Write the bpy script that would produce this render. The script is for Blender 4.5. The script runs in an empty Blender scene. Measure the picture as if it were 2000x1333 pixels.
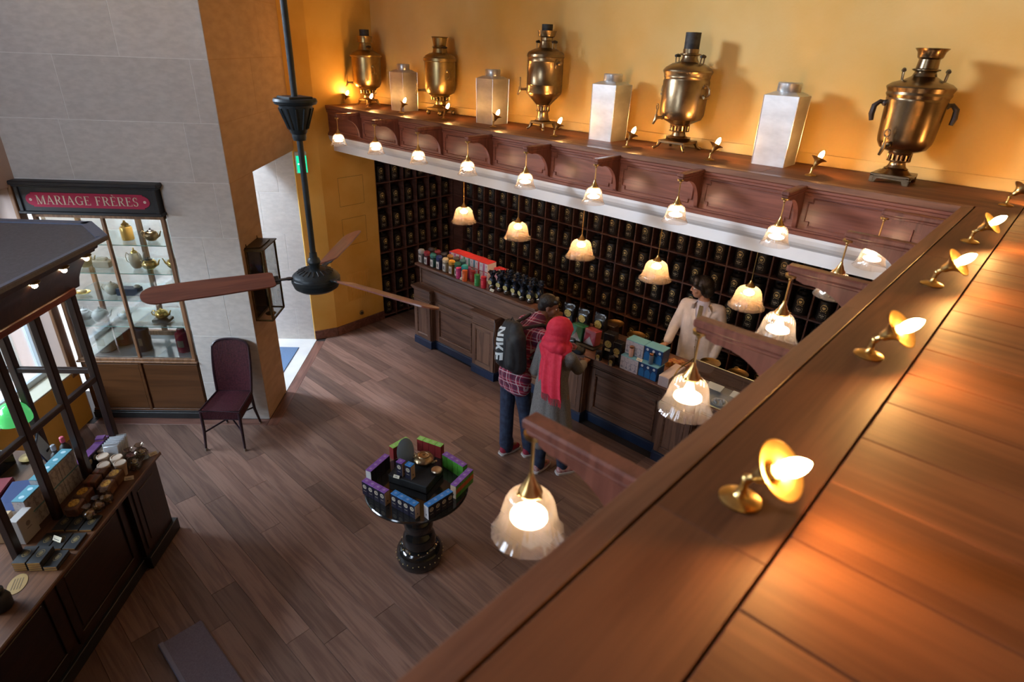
import bpy, bmesh, math, random
from mathutils import Vector, Matrix, Euler
random.seed(7)
sc = bpy.context.scene
COL = sc.collection
PI = math.pi
R2 = math.sqrt(2)

# ---------------------------------------------------------------- camera
cam_d = bpy.data.cameras.new('camera')
cam = bpy.data.objects.new('camera', cam_d)
COL.objects.link(cam)
cam_d.sensor_width = 36
cam_d.sensor_fit = 'HORIZONTAL'
cam_d.lens = 20.929
cam_d.clip_start = .03
yaw, pit, rol = -0.734090402, 0.457629639, 0.0389694675
fw = Vector((math.sin(yaw)*math.cos(pit), math.cos(yaw)*math.cos(pit), -math.sin(pit)))
rt = Vector((math.cos(yaw), -math.sin(yaw), 0))
up = rt.cross(fw)
r2 = rt*math.cos(rol) + up*math.sin(rol)
u2 = -rt*math.sin(rol) + up*math.cos(rol)
cam.matrix_world = Matrix(((r2.x, u2.x, -fw.x, 0), (r2.y, u2.y, -fw.y, 0), (r2.z, u2.z, -fw.z, 3.8), (0, 0, 0, 1)))
cam_d.dof.use_dof = True
cam_d.dof.focus_distance = 6.0
cam_d.dof.aperture_fstop = 2.8
sc.camera = cam

# ---------------------------------------------------------------- view, world, daylight
sc.view_settings.view_transform = 'Standard'
sc.view_settings.look = 'None'
sc.view_settings.exposure = 0.95
sc.view_settings.gamma = 1.0
sc.view_settings.use_curve_mapping = False
sc.cycles.max_bounces = 8
sc.cycles.diffuse_bounces = 4
sc.cycles.glossy_bounces = 4
sc.cycles.transmission_bounces = 6
sc.cycles.transparent_max_bounces = 16
sc.cycles.caustics_reflective = False
sc.cycles.caustics_refractive = False
sc.cycles.sample_clamp_indirect = 4.0
try:
    sc.cycles.use_denoising = True
except Exception:
    pass
w = bpy.data.worlds.new('daylight sky')
sc.world = w
w.use_nodes = True
bg = w.node_tree.nodes['Background']
bg.inputs[0].default_value = (.72, .86, 1.0, 1)
bg.inputs[1].default_value = .42

def uv(u, v, z=0.0):
    """a point in the frame of the diagonal walls: u along (1,-1), v along (1,1)"""
    return Vector(((u+v)/R2, (v-u)/R2, z))

def area(name, loc, target, sx, sy, power, col):
    l = bpy.data.lights.new(name, 'AREA')
    l.shape = 'RECTANGLE'
    l.size, l.size_y = sx, sy
    l.energy = power
    l.color = col
    o = bpy.data.objects.new(name, l)
    COL.objects.link(o)
    o.location = loc
    d = (Vector(target)-Vector(loc)).normalized()
    o.rotation_euler = d.to_track_quat('-Z', 'Y').to_euler()
    return o
DAY = (.68, .82, 1.0)
# the tall windows high in the left wall, daylight at the passage door, and an added fill from the front
area('high_window_daylight', uv(-4.1, -9.0, 6.9), uv(-4.0, 3.0, 3.7), 3.6, 2.6, 2650, DAY)
area('passage_daylight', uv(-6.95, -4.75, 4.7), uv(-6.95, -2.4, 1.2), .6, .6, 190, DAY)
area('front_fill_light', (-3.3, -3.0, 4.0), (-5.2, 2.3, 3.0), 2.6, 2.2, 105, DAY)  # unseen fill, added to brighten the upper stone
area('left_window_daylight', uv(-2.7, -6.3, 3.15), uv(-5.4, -2.6, .9), 2.8, 1.5, 400, DAY)

# ---------------------------------------------------------------- mesh helpers
class MB:
    def __init__(s):
        s.v = []; s.f = []; s.m = []; s.mi = 0
    def add(s, vs, fs, T=None):
        n = len(s.v)
        if T is None:
            s.v += [tuple(p) for p in vs]
        else:
            s.v += [tuple(T @ Vector(p)) for p in vs]
        s.f += [tuple(i+n for i in f) for f in fs]
        s.m += [s.mi]*len(fs)
        return s
    def box(s, x0, x1, y0, y1, z0, z1, T=None):
        return s.add([(x0,y0,z0),(x1,y0,z0),(x1,y1,z0),(x0,y1,z0),(x0,y0,z1),(x1,y0,z1),(x1,y1,z1),(x0,y1,z1)],
                     [(0,3,2,1),(4,5,6,7),(0,1,5,4),(1,2,6,5),(2,3,7,6),(3,0,4,7)], T)
    def rbox(s, x0, x1, y0, y1, z0, z1, b=.004, T=None):
        """box with chamfered edges"""
        xs, ys, zs = (x0, x1), (y0, y1), (z0, z1)
        b = min(b, (x1-x0)*.45, (y1-y0)*.45, (z1-z0)*.45)
        vs = []; idx = {}
        for i in (0,1):
            for j in (0,1):
                for k in (0,1):
                    sx, sy, sz = (1 if i == 0 else -1), (1 if j == 0 else -1), (1 if k == 0 else -1)
                    for a in range(3):
                        p = [xs[i]+sx*b, ys[j]+sy*b, zs[k]+sz*b]
                        p[a] = (xs[i], ys[j], zs[k])[a]
                        idx[(i,j,k,a)] = len(vs); vs.append(tuple(p))
        q = idx; fs = []
        for i in (0,1):
            f = [q[(i,0,0,0)], q[(i,1,0,0)], q[(i,1,1,0)], q[(i,0,1,0)]]; fs.append(f if i else f[::-1])
            f = [q[(0,i,0,1)], q[(1,i,0,1)], q[(1,i,1,1)], q[(0,i,1,1)]]; fs.append(f[::-1] if i else f)
            f = [q[(0,0,i,2)], q[(1,0,i,2)], q[(1,1,i,2)], q[(0,1,i,2)]]; fs.append(f if i else f[::-1])
        for i in (0,1):
            for j in (0,1):
                f = [q[(i,j,0,0)], q[(i,j,1,0)], q[(i,j,1,1)], q[(i,j,0,1)]]; fs.append(f if i != j else f[::-1])
                f = [q[(i,0,j,0)], q[(i,1,j,0)], q[(i,1,j,2)], q[(i,0,j,2)]]; fs.append(f[::-1] if i != j else f)
                f = [q[(0,i,j,1)], q[(1,i,j,1)], q[(1,i,j,2)], q[(0,i,j,2)]]; fs.append(f if i != j else f[::-1])
        for i in (0,1):
            for j in (0,1):
                for k in (0,1):
                    f = [q[(i,j,k,0)], q[(i,j,k,1)], q[(i,j,k,2)]]; fs.append(f if (i+j+k) % 2 else f[::-1])
        return s.add(vs, fs, T)
    def lathe(s, prof, n=24, T=None, cap=True, wob=None):
        """prof: (r, z) from bottom to top; wob(theta, k, r) -> r"""
        vs = []; fs = []
        for k, (r, z) in enumerate(prof):
            for i in range(n):
                t = 2*PI*i/n
                rr = wob(t, k, r) if wob else r
                vs.append((rr*math.cos(t), rr*math.sin(t), z))
        for k in range(len(prof)-1):
            for i in range(n):
                j = (i+1) % n
                fs.append((k*n+i, k*n+j, (k+1)*n+j, (k+1)*n+i))
        if cap:
            if prof[0][0] > 1e-5: fs.append(tuple(range(n))[::-1])
            if prof[-1][0] > 1e-5: fs.append(tuple((len(prof)-1)*n+i for i in range(n)))
        return s.add(vs, fs, T)
    def tube(s, pts, r, n=8, T=None, closed=False, cap=True):
        pts = [Vector(p) for p in pts]; m = len(pts)
        rs = r if isinstance(r, (list, tuple)) else [r]*m
        vs = []; fs = []; prev = None
        for k in range(m):
            if closed: d = pts[(k+1) % m]-pts[k-1]
            else: d = pts[min(k+1, m-1)]-pts[max(k-1, 0)]
            d.normalize()
            if prev is None:
                a = Vector((0,0,1)) if abs(d.z) < .9 else Vector((1,0,0))
                nx = d.cross(a).normalized()
            else:
                nx = (prev - d*prev.dot(d)).normalized()
            prev = nx; ny = d.cross(nx)
            for i in range(n):
                t = 2*PI*i/n
                vs.append(pts[k]+(nx*math.cos(t)+ny*math.sin(t))*rs[k])
        for k in range(m if closed else m-1):
            k2 = (k+1) % m
            for i in range(n):
                j = (i+1) % n
                fs.append((k*n+i, k*n+j, k2*n+j, k2*n+i))
        if cap and not closed:
            fs.append(tuple(range(n))[::-1]); fs.append(tuple((m-1)*n+i for i in range(n)))
        return s.add(vs, fs, T)
    def ball(s, c, r, n=12, m=8, T=None, sc3=(1,1,1)):
        prof = [(max(1e-6, math.sin(PI*k/m)), -math.cos(PI*k/m)) for k in range(m+1)]
        M = Matrix.Translation(Vector(c)) @ Matrix.Diagonal((r*sc3[0], r*sc3[1], r*sc3[2], 1))
        return s.lathe(prof, n, (T @ M) if T else M, cap=False)
    def prism(s, poly, z0, z1, T=None):
        n = len(poly)
        vs = [(x,y,z0) for x,y in poly]+[(x,y,z1) for x,y in poly]
        fs = [tuple(range(n))[::-1], tuple(range(n,2*n))]+[(i,(i+1)%n,n+(i+1)%n,n+i) for i in range(n)]
        return s.add(vs, fs, T)
    def cap(s, p0, r0, p1, r1, n=12):
        """tapered capsule"""
        p0, p1 = Vector(p0), Vector(p1); d = p1-p0; L = max(d.length, 1e-5)
        prof = [(max(1e-6, r0*math.cos(a)), r0*math.sin(a)) for a in [-PI/2+PI/2*i/4 for i in range(5)]]
        prof += [(max(1e-6, r1*math.cos(a)), L+r1*math.sin(a)) for a in [PI/2*i/4 for i in range(5)]]
        T = Matrix.Translation(p0) @ d.to_track_quat('Z', 'Y').to_matrix().to_4x4()
        return s.lathe(prof, n, T, cap=False)
    def mesh(s, name, mats, smooth=35):
        me = bpy.data.meshes.new(name)
        me.from_pydata(s.v, [], s.f)
        for m in (mats if isinstance(mats, (list, tuple)) else [mats]):
            me.materials.append(m)
        if any(s.m): me.polygons.foreach_set('material_index', s.m)
        if smooth:
            me.polygons.foreach_set('use_smooth', [True]*len(me.polygons))
            me.set_sharp_from_angle(angle=math.radians(smooth))
        me.update()
        return me
    def build(s, name, mats, parent=None, loc=None, rot=None, smooth=35):
        return link(name, s.mesh(name, mats, smooth), parent, loc, rot)

def link(name, me, parent=None, loc=None, rot=None):
    o = bpy.data.objects.new(name, me)
    COL.objects.link(o)
    if parent is not None: o.parent = parent
    if loc is not None: o.location = loc
    if rot is not None: o.rotation_euler = rot
    return o
def tag(o, label=None, cat=None, group=None, kind=None):
    if label: o['label'] = label
    if cat: o['category'] = cat
    if group: o['group'] = group
    if kind: o['kind'] = kind
    return o
def thing(name, label, cat, loc=(0,0,0), rz=0.0, group=None):
    o = bpy.data.objects.new(name, None)
    COL.objects.link(o)
    o.empty_display_size = .05
    o.location = loc; o.rotation_euler = (0,0,rz)
    return tag(o, label, cat, group)
KIDS = {}
def dup(root, loc, rz=None, label=None, group=None):
    r = root.copy(); COL.objects.link(r)
    r.location = loc
    if rz is not None: r.rotation_euler = (0,0,rz)
    if label: r['label'] = label
    if group: r['group'] = group
    for c in root.children:
        d = c.copy(); COL.objects.link(d); d.parent = r
        for g in c.children:
            e = g.copy(); COL.objects.link(e); e.parent = d
    return r
def TR(x=0, y=0, z=0, rx=0, ry=0, rz=0):
    return Matrix.Translation((x,y,z)) @ Euler((rx,ry,rz)).to_matrix().to_4x4()
ORD = ['first','second','third','fourth','fifth','sixth','seventh','eighth','ninth','tenth','eleventh','twelfth','thirteenth','fourteenth',
       'fifteenth','sixteenth','seventeenth','eighteenth','nineteenth','twentieth','twenty-first','twenty-second','twenty-third','twenty-fourth','twenty-fifth','twenty-sixth','twenty-seventh','twenty-eighth','twenty-ninth','thirtieth']

# ---------------------------------------------------------------- materials
def _mat(name):
    m = bpy.data.materials.new(name); m.use_nodes = True
    nt = m.node_tree
    return m, nt, nt.nodes['Principled BSDF']
def _c(c): return (c[0], c[1], c[2], 1)
def pbr(name, col, rough=.5, metal=0.0, col2=None, scale=8.0, stretch=(1,1,1), bump=0.0, bscale=None, coat=0.0, lo=.35, hi=.65, rand=0.0, spec=None, sheen=0.0, alpha=1.0):
    m, nt, b = _mat(name); N = nt.nodes; L = nt.links
    b.inputs['Base Color'].default_value = _c(col)
    b.inputs['Roughness'].default_value = rough
    b.inputs['Metallic'].default_value = metal
    if coat: b.inputs['Coat Weight'].default_value = coat; b.inputs['Coat Roughness'].default_value = .08
    if spec is not None: b.inputs['Specular IOR Level'].default_value = spec
    if sheen: b.inputs['Sheen Weight'].default_value = sheen
    if alpha < 1: b.inputs['Alpha'].default_value = alpha
    if col2 is None and not bump and not rand: return m
    tc = N.new('ShaderNodeTexCoord'); mp = N.new('ShaderNodeMapping')
    mp.inputs['Scale'].default_value = stretch
    L.new(tc.outputs['Object'], mp.inputs['Vector'])
    out = None
    if col2 is not None:
        no = N.new('ShaderNodeTexNoise'); no.inputs['Scale'].default_value = scale; no.inputs['Detail'].default_value = 6
        L.new(mp.outputs[0], no.inputs['Vector'])
        r = N.new('ShaderNodeValToRGB'); r.color_ramp.elements[0].position = lo; r.color_ramp.elements[1].position = hi
        r.color_ramp.elements[0].color = _c(col); r.color_ramp.elements[1].color = _c(col2)
        L.new(no.outputs[0], r.inputs[0]); out = r.outputs[0]
    if rand:
        oi = N.new('ShaderNodeObjectInfo')
        h = N.new('ShaderNodeHueSaturation')
        mr = N.new('ShaderNodeMapRange'); mr.inputs[3].default_value = 1-rand; mr.inputs[4].default_value = 1+rand
        L.new(oi.outputs['Random'], mr.inputs[0]); L.new(mr.outputs[0], h.inputs['Value'])
        if out is not None: L.new(out, h.inputs['Color'])
        else: h.inputs['Color'].default_value = _c(col)
        out = h.outputs[0]
    if out is not None: L.new(out, b.inputs['Base Color'])
    if bump:
        n2 = N.new('ShaderNodeTexNoise'); n2.inputs['Scale'].default_value = bscale or scale*4; n2.inputs['Detail'].default_value = 4
        L.new(mp.outputs[0], n2.inputs['Vector'])
        bp = N.new('ShaderNodeBump'); bp.inputs['Strength'].default_value = bump; bp.inputs['Distance'].default_value = .01
        L.new(n2.outputs[0], bp.inputs['Height']); L.new(bp.outputs[0], b.inputs['Normal'])
    return m
def wood(name, dark, light, rough=.4, axis=0, rand=.0, grain=1.0, coat=0.0, bump=.08, warp=.6, spec=.5):
    m, nt, b = _mat(name); N = nt.nodes; L = nt.links
    tc = N.new('ShaderNodeTexCoord'); oi = N.new('ShaderNodeObjectInfo')
    vm = N.new('ShaderNodeVectorMath'); vm.operation = 'SCALE'
    cx = N.new('ShaderNodeCombineXYZ')
    for k in range(3): L.new(oi.outputs['Random'], cx.inputs[k])
    L.new(cx.outputs[0], vm.inputs[0]); vm.inputs['Scale'].default_value = 37.0
    ad = N.new('ShaderNodeVectorMath'); ad.operation = 'ADD'
    L.new(tc.outputs['Object'], ad.inputs[0]); L.new(vm.outputs[0], ad.inputs[1])
    mp = N.new('ShaderNodeMapping'); sc_ = [9*grain]*3; sc_[axis] = .75*grain
    mp.inputs['Scale'].default_value = sc_
    L.new(ad.outputs[0], mp.inputs['Vector'])
    n1 = N.new('ShaderNodeTexNoise'); n1.inputs['Scale'].default_value = 1.3; n1.inputs['Detail'].default_value = 5; n1.inputs['Distortion'].default_value = warp
    L.new(mp.outputs[0], n1.inputs['Vector'])
    wv = N.new('ShaderNodeMath'); wv.operation = 'MULTIPLY'; wv.inputs[1].default_value = 26
    L.new(n1.outputs[0], wv.inputs[0])
    sn = N.new('ShaderNodeMath'); sn.operation = 'SINE'; L.new(wv.outputs[0], sn.inputs[0])
    mr = N.new('ShaderNodeMapRange'); mr.inputs[1].default_value = -1; mr.inputs[2].default_value = 1; mr.inputs[3].default_value = 0; mr.inputs[4].default_value = .55
    L.new(sn.outputs[0], mr.inputs[0])
    mp2 = N.new('ShaderNodeMapping'); s2 = [120]*3; s2[axis] = 3; mp2.inputs['Scale'].default_value = s2
    L.new(ad.outputs[0], mp2.inputs['Vector'])
    n2 = N.new('ShaderNodeTexNoise'); n2.inputs['Scale'].default_value = 1; n2.inputs['Detail'].default_value = 3
    L.new(mp2.outputs[0], n2.inputs['Vector'])
    a2 = N.new('ShaderNodeMath'); a2.operation = 'ADD'
    L.new(mr.outputs[0], a2.inputs[0])
    m3 = N.new('ShaderNodeMath'); m3.operation = 'MULTIPLY'; m3.inputs[1].default_value = .75
    L.new(n2.outputs[0], m3.inputs[0]); L.new(m3.outputs[0], a2.inputs[1])
    rp = N.new('ShaderNodeValToRGB'); rp.color_ramp.elements[0].position = .15; rp.color_ramp.elements[1].position = .95
    rp.color_ramp.elements[0].color = _c(dark); rp.color_ramp.elements[1].color = _c(light)
    L.new(a2.outputs[0], rp.inputs[0])
    out = rp.outputs[0]
    if rand:
        h = N.new('ShaderNodeHueSaturation'); m4 = N.new('ShaderNodeMapRange')
        m4.inputs[3].default_value = 1-rand; m4.inputs[4].default_value = 1+rand
        L.new(oi.outputs['Random'], m4.inputs[0]); L.new(m4.outputs[0], h.inputs['Value'])
        L.new(out, h.inputs['Color']); out = h.outputs[0]
    L.new(out, b.inputs['Base Color'])
    b.inputs['Roughness'].default_value = rough
    b.inputs['Specular IOR Level'].default_value = spec
    if coat: b.inputs['Coat Weight'].default_value = coat; b.inputs['Coat Roughness'].default_value = .2
    if bump:
        bp = N.new('ShaderNodeBump'); bp.inputs['Strength'].default_value = bump; bp.inputs['Distance'].default_value = .004
        L.new(a2.outputs[0], bp.inputs['Height']); L.new(bp.outputs[0], b.inputs['Normal'])
    return m
def glow(name, col, strength):
    m = bpy.data.materials.new(name); m.use_nodes = True
    nt = m.node_tree; nt.nodes.clear()
    e = nt.nodes.new('ShaderNodeEmission'); o = nt.nodes.new('ShaderNodeOutputMaterial')
    e.inputs[0].default_value = _c(col); e.inputs[1].default_value = strength
    nt.links.new(e.outputs[0], o.inputs[0])
    return m
def pane(name, tint=(1,1,1), gloss=.10, rough=.02, veil=0.0, veilcol=(1,1,1)):
    """thin glass: see-through plus a fresnel reflection; veil adds frosting"""
    m = bpy.data.materials.new(name); m.use_nodes = True
    nt = m.node_tree; nt.nodes.clear(); N = nt.nodes; L = nt.links
    o = N.new('ShaderNodeOutputMaterial'); t = N.new('ShaderNodeBsdfTransparent'); g = N.new('ShaderNodeBsdfGlossy')
    t.inputs[0].default_value = _c(tint); g.inputs['Roughness'].default_value = rough
    lw = N.new('ShaderNodeLayerWeight'); lw.inputs[0].default_value = .35
    ma = N.new('ShaderNodeMath'); ma.operation = 'MULTIPLY_ADD'; ma.inputs[1].default_value = .6; ma.inputs[2].default_value = gloss*.5
    L.new(lw.outputs['Fresnel'], ma.inputs[0])
    cl = N.new('ShaderNodeClamp'); L.new(ma.outputs[0], cl.inputs[0])
    mx = N.new('ShaderNodeMixShader'); L.new(cl.outputs[0], mx.inputs[0]); L.new(t.outputs[0], mx.inputs[1]); L.new(g.outputs[0], mx.inputs[2])
    last = mx.outputs[0]
    if veil:
        d = N.new('ShaderNodeBsdfTranslucent'); d.inputs[0].default_value = _c(veilcol)
        d2 = N.new('ShaderNodeBsdfDiffuse'); d2.inputs[0].default_value = _c(veilcol)
        md = N.new('ShaderNodeMixShader'); md.inputs[0].default_value = .4; L.new(d.outputs[0], md.inputs[1]); L.new(d2.outputs[0], md.inputs[2])
        m2 = N.new('ShaderNodeMixShader'); m2.inputs[0].default_value = veil
        L.new(last, m2.inputs[1]); L.new(md.outputs[0], m2.inputs[2]); last = m2.outputs[0]
    L.new(last, o.inputs[0])
    return m
M = {}
M['ochre'] = pbr('ochre_plaster', (.74,.40,.065), .75, col2=(.84,.51,.12), scale=2.2, bump=.12, bscale=60)
M['ochre_up'] = pbr('ochre_plaster_upper', (.72,.42,.10), .8, col2=(.80,.54,.20), scale=1.1, bump=.12, bscale=60)
M['stone'] = pbr('limestone', (.57,.53,.495), .8, col2=(.65,.605,.565), scale=13, stretch=(1,1,2.4), bump=.1, bscale=70, rand=.05)
M['stone_warm'] = pbr('limestone_ochre', (.46,.31,.19), .8, col2=(.55,.37,.23), scale=5, stretch=(1,1,3), bump=.1, bscale=70, rand=.05)  # limestone with a darker, more orange base colour
M['joint'] = pbr('pale_mortar', (.84,.81,.78), .9, col2=(.78,.75,.72), scale=20)
M['plaster_pink'] = pbr('pinkish_plaster', (.50,.38,.33), .8, col2=(.56,.43,.38), scale=2)
M['white'] = pbr('white_paint', (.80,.80,.80), .55, col2=(.76,.76,.77), scale=3)
M['ceil'] = pbr('ceiling_paint', (.5,.47,.42), .9, col2=(.46,.43,.4), scale=2)
M['marble'] = pbr('pale_marble_floor', (.70,.69,.66), .35, col2=(.62,.61,.60), scale=4)
M['plank'] = wood('floor_oak', (.122,.062,.046), (.212,.122,.090), .5, 0, rand=.34, warp=.35)
M['plank_red'] = wood('border_oak', (.10,.042,.03), (.20,.09,.065), .42, 0, rand=.12)
M['ledge_x'] = wood('ledge_oak_along', (.105,.036,.015), (.185,.070,.029), .55, 0, rand=.10, grain=.6, spec=.25)
M['ledge_y'] = wood('ledge_oak_along_y', (.105,.036,.015), (.185,.070,.029), .55, 1, rand=.08, grain=.6, spec=.25)
M['rim_y'] = wood('ledge_rim', (.14,.055,.03), (.25,.11,.06), .4, 1)
M['rim_x'] = wood('ledge_rim_along', (.14,.055,.03), (.25,.11,.06), .4, 0)
M['mahog'] = wood('mahogany_panel', (.145,.045,.030), (.25,.086,.056), .38, 0, coat=.15)
M['mahog_z'] = wood('mahogany_upright', (.13,.040,.027), (.23,.080,.052), .38, 2, coat=.15)
M['oak_x'] = wood('counter_oak', (.075,.034,.022), (.19,.098,.062), .42, 0, coat=.1)
M['oak_z'] = wood('counter_oak_upright', (.075,.034,.022), (.19,.098,.062), .42, 2, coat=.1)
M['oak_top'] = wood('counter_top_oak', (.09,.04,.026), (.20,.10,.065), .35, 0, coat=.2)
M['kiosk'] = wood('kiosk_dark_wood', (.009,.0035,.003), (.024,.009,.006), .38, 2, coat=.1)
M['kiosk_top'] = wood('kiosk_counter_wood', (.06,.022,.010), (.13,.055,.026), .35, 0, coat=.2)
M['shelf'] = wood('tin_shelf_wood', (.055,.022,.016), (.13,.058,.042), .5, 0)
M['vit'] = wood('vitrine_wood', (.14,.065,.03), (.30,.15,.075), .4, 2)
M['vitpanel'] = wood('vitrine_panel', (.070,.025,.007), (.115,.043,.013), .45, 1, grain=.6, warp=.3)
M['navy'] = pbr('navy_plinth_paint', (.012,.022,.055), .35, col2=(.016,.03,.07), scale=6)
M['iron'] = pbr('dark_cast_iron', (.018,.026,.032), .45, .3, col2=(.03,.04,.046), scale=20, bump=.1)
M['blade'] = wood('fan_blade_wood', (.14,.035,.022), (.24,.075,.04), .35, 0, coat=.2)
M['brass'] = pbr('brass', (.72,.48,.18), .28, 1, col2=(.60,.38,.14), scale=30)
M['brass_old'] = pbr('aged_brass', (.52,.38,.16), .34, 1, col2=(.34,.24,.11), scale=9, bump=.06, bscale=50)
M['bronze'] = pbr('bronze', (.40,.29,.16), .30, 1, col2=(.24,.17,.10), scale=8, bump=.06, bscale=50)
M['bronze_dk'] = pbr('dark_bronze', (.30,.21,.12), .27, 1, col2=(.17,.12,.07), scale=7, bump=.06, bscale=45)
M['iron_pipe'] = pbr('black_stove_pipe', (.02,.02,.022), .6, .2, col2=(.05,.05,.05), scale=30)
M['ebony'] = pbr('black_handle_wood', (.02,.012,.009), .4, col2=(.035,.02,.015), scale=30)
M['pewter'] = pbr('brushed_tin_plate', (.62,.61,.60), .42, .82, col2=(.80,.79,.78), scale=6, stretch=(1,1,2), bump=.05, bscale=40)
M['pewter_lid'] = pbr('tin_lid_metal', (.80,.79,.78), .32, .8, col2=(.66,.65,.64), scale=12, stretch=(1,1,8))
M['lacquer'] = pbr('black_lacquer', (.008,.008,.009), .12, col2=(.014,.013,.012), scale=10, coat=.6)
M['black'] = pbr('matt_black', (.012,.012,.013), .5, col2=(.02,.02,.02), scale=12)
M['tin'] = pbr('black_tea_tin', (.008,.007,.007), .42, col2=(.014,.011,.010), scale=10, spec=.3)
M['gold_print'] = pbr('gold_print', (.64,.49,.20), .5, .0, col2=(.46,.35,.14), scale=40)
M['pale_print'] = pbr('pale_print', (.62,.55,.42), .6, col2=(.48,.42,.32), scale=60)
M['glass'] = pane('window_glass', (.97,.99,.99), .08)
M['glass_shelf'] = pane('green_glass_shelf', (.92,.98,.97), .03)
M['glass_edge'] = pbr('green_glass_edge', (.16,.40,.36), .2, col2=(.2,.45,.4), scale=10)
M['bulb'] = glow('lit_filament_bulb', (1.0,.50,.15), 225)
M['bulb_pend'] = glow('lit_pendant_bulb', (1.0,.68,.40), 17)
M['bulb_big'] = glow('lit_counter_bulb', (1.0,.60,.27), 60)
# ================================================================ the setting
def struct(name, mb, m, parent=None, loc=None, rot=None, smooth=0):
    o = mb.build(name, m, parent, loc, rot, smooth)
    if parent is None: o['kind'] = 'structure'
    return o
RZ = (0, 0, -PI/4)          # objects laid out in (u, v, z)

# ---- floor: boards run along X, each a plank
fl = struct('floor', MB().box(-10.5, 2.6, -3.2, 6.6, -.2, -.006), pbr('floor_gap', (.018,.012,.010), .8))
fl['label'] = 'grey brown oak plank floor of the shop'
pw = .185
cache = {}
rnd = random.Random(3)
def floor_plank(x0, x1, y0, y1):
    key = round(x1-x0, 2)
    if key not in cache:
        L = key/2-.0012
        cache[key] = MB().rbox(-L, L, -pw/2+.0011, pw/2-.0011, -.02, 0, .0006).mesh('plank', M['plank'], 0)
    link('plank', cache[key], fl, ((x0+x1)/2, (y0+y1)/2, 0))
YK = 2.312
def xs_(y):      # boards are cut along the border boards of the stone front and of the doorway
    return max(-7.035, (y-7.806) if y < YK else (-3.182-y))
def cut_plank(x1, y0, y1):
    ys_ = [y0+.0011]+([YK] if y0 < YK < y1 else [])+([3.853] if y0 < 3.853 < y1 else [])+[y1-.0011]
    poly = [(x1-.0012, y0+.0011), (x1-.0012, y1-.0011)]+[(xs_(q)+.0015, q) for q in ys_[::-1]]
    cx, cy = x1-.5, (y0+y1)/2
    MB().prism([(p[0]-cx, p[1]-cy) for p in poly], -.02, 0).build('plank', M['plank'], fl, (cx, cy, 0), None, 0)
nrow = 0
y = -1.35
while y < 6.2:
    yc = y+pw/2
    xa = max(xs_(y), xs_(y+pw)) if not y < YK < y+pw else xs_(YK)
    xb = -.45 if yc > 4.0 else -1.2
    if yc > 4.75: xa, xb = -7.04, -5.9
    if yc < 1.0: xb = -1.9
    x = xa
    first = True
    while x < xb-.05:
        L = rnd.choice([.8, 1.1, 1.4, 1.7, 2.0]) if not first else rnd.choice([.5, .8, 1.1, 1.4])
        first = False
        x2 = min(xb, x+L+(.2 if x == xa else 0))
        if xb-x2 < .35: x2 = xb
        if x == xa and yc < 4.7: cut_plank(x2, y, y+pw)
        else: floor_plank(x, x2, y, y+pw)
        x = x2
    y += pw
    nrow += 1
# border boards along the doorway and the stone front
b = MB().rbox(-7.60, -5.522, -2.365, -2.25, -.02, .001, .0015)
b.build('plank', M['plank_red'], fl, (0,0,0), RZ, 0)
b = MB().rbox(-5.642, -5.52, -4.2, -2.368, -.02, .001, .0015)
b.build('plank', wood('border_oak_v', (.10,.042,.03), (.20,.09,.065), .42, 1), fl, (0,0,0), RZ, 0)

# ---- marble passage floor and its blue mat
pf = struct('floor_passage', MB().box(-7.70, -6.2, -6.0, -2.37, -.1, .002), M['marble'], None, (0,0,0), RZ)
pf['label'] = 'pale marble floor of the side passage'
mat_ = MB().rbox(-7.38, -6.42, -3.3, -2.54, 0, .012, .004).build('doormat', pbr('blue_mat_pile', (.10,.17,.30), .95, col2=(.14,.22,.36), scale=140, bump=.4), None, uv(0,0,.003), RZ, 0)
tag(mat_, 'blue grey doormat on the pale marble threshold', 'doormat')

# ---- stone walls on the diagonal: blocks are pieces with pale joints
ZJ = [0, .46, 1.015, 1.53, 2.065, 2.585, 3.105, 3.62, 4.14, 4.66, 5.18, 5.70, 6.22, 6.74, 7.0]
ws = struct('wall_stone', MB().box(-6.24, -5.6468, -3.01, -2.378, 0, 7).box(-6.24, -5.6468, -4.6, -3.01, 2.30, 7), M['joint'], None, (0,0,0), RZ)
ws['label'] = 'limestone block wall above and beside the showcase'
def stone_front(v0, v1, z0, z1):
    MB().rbox(-5.66, -5.645, v0+.003, v1-.003, z0+.003, z1-.003, .0008).build('stone_block', M['stone'], ws, None, None, 0)
for k in range(len(ZJ)-1):
    z0, z1 = ZJ[k], ZJ[k+1]
    lo = -3.01 if z1 < 2.59 else -4.6
    joints = {0: [-2.70], 1: [], 2: [-2.62], 3: [-2.72], 4: [-2.52], 5: [-3.75, -2.683], 6: [-3.655, -2.53], 7: [-4.1, -3.10], 8: [-3.7, -2.6]}.get(k, [-3.9+.35*(k % 3), -2.9])
    pts = [lo]+[j for j in joints if j > lo+.1]+[-2.371]
    for a, c in zip(pts[:-1], pts[1:]): stone_front(a, c, z0, z1)
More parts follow.
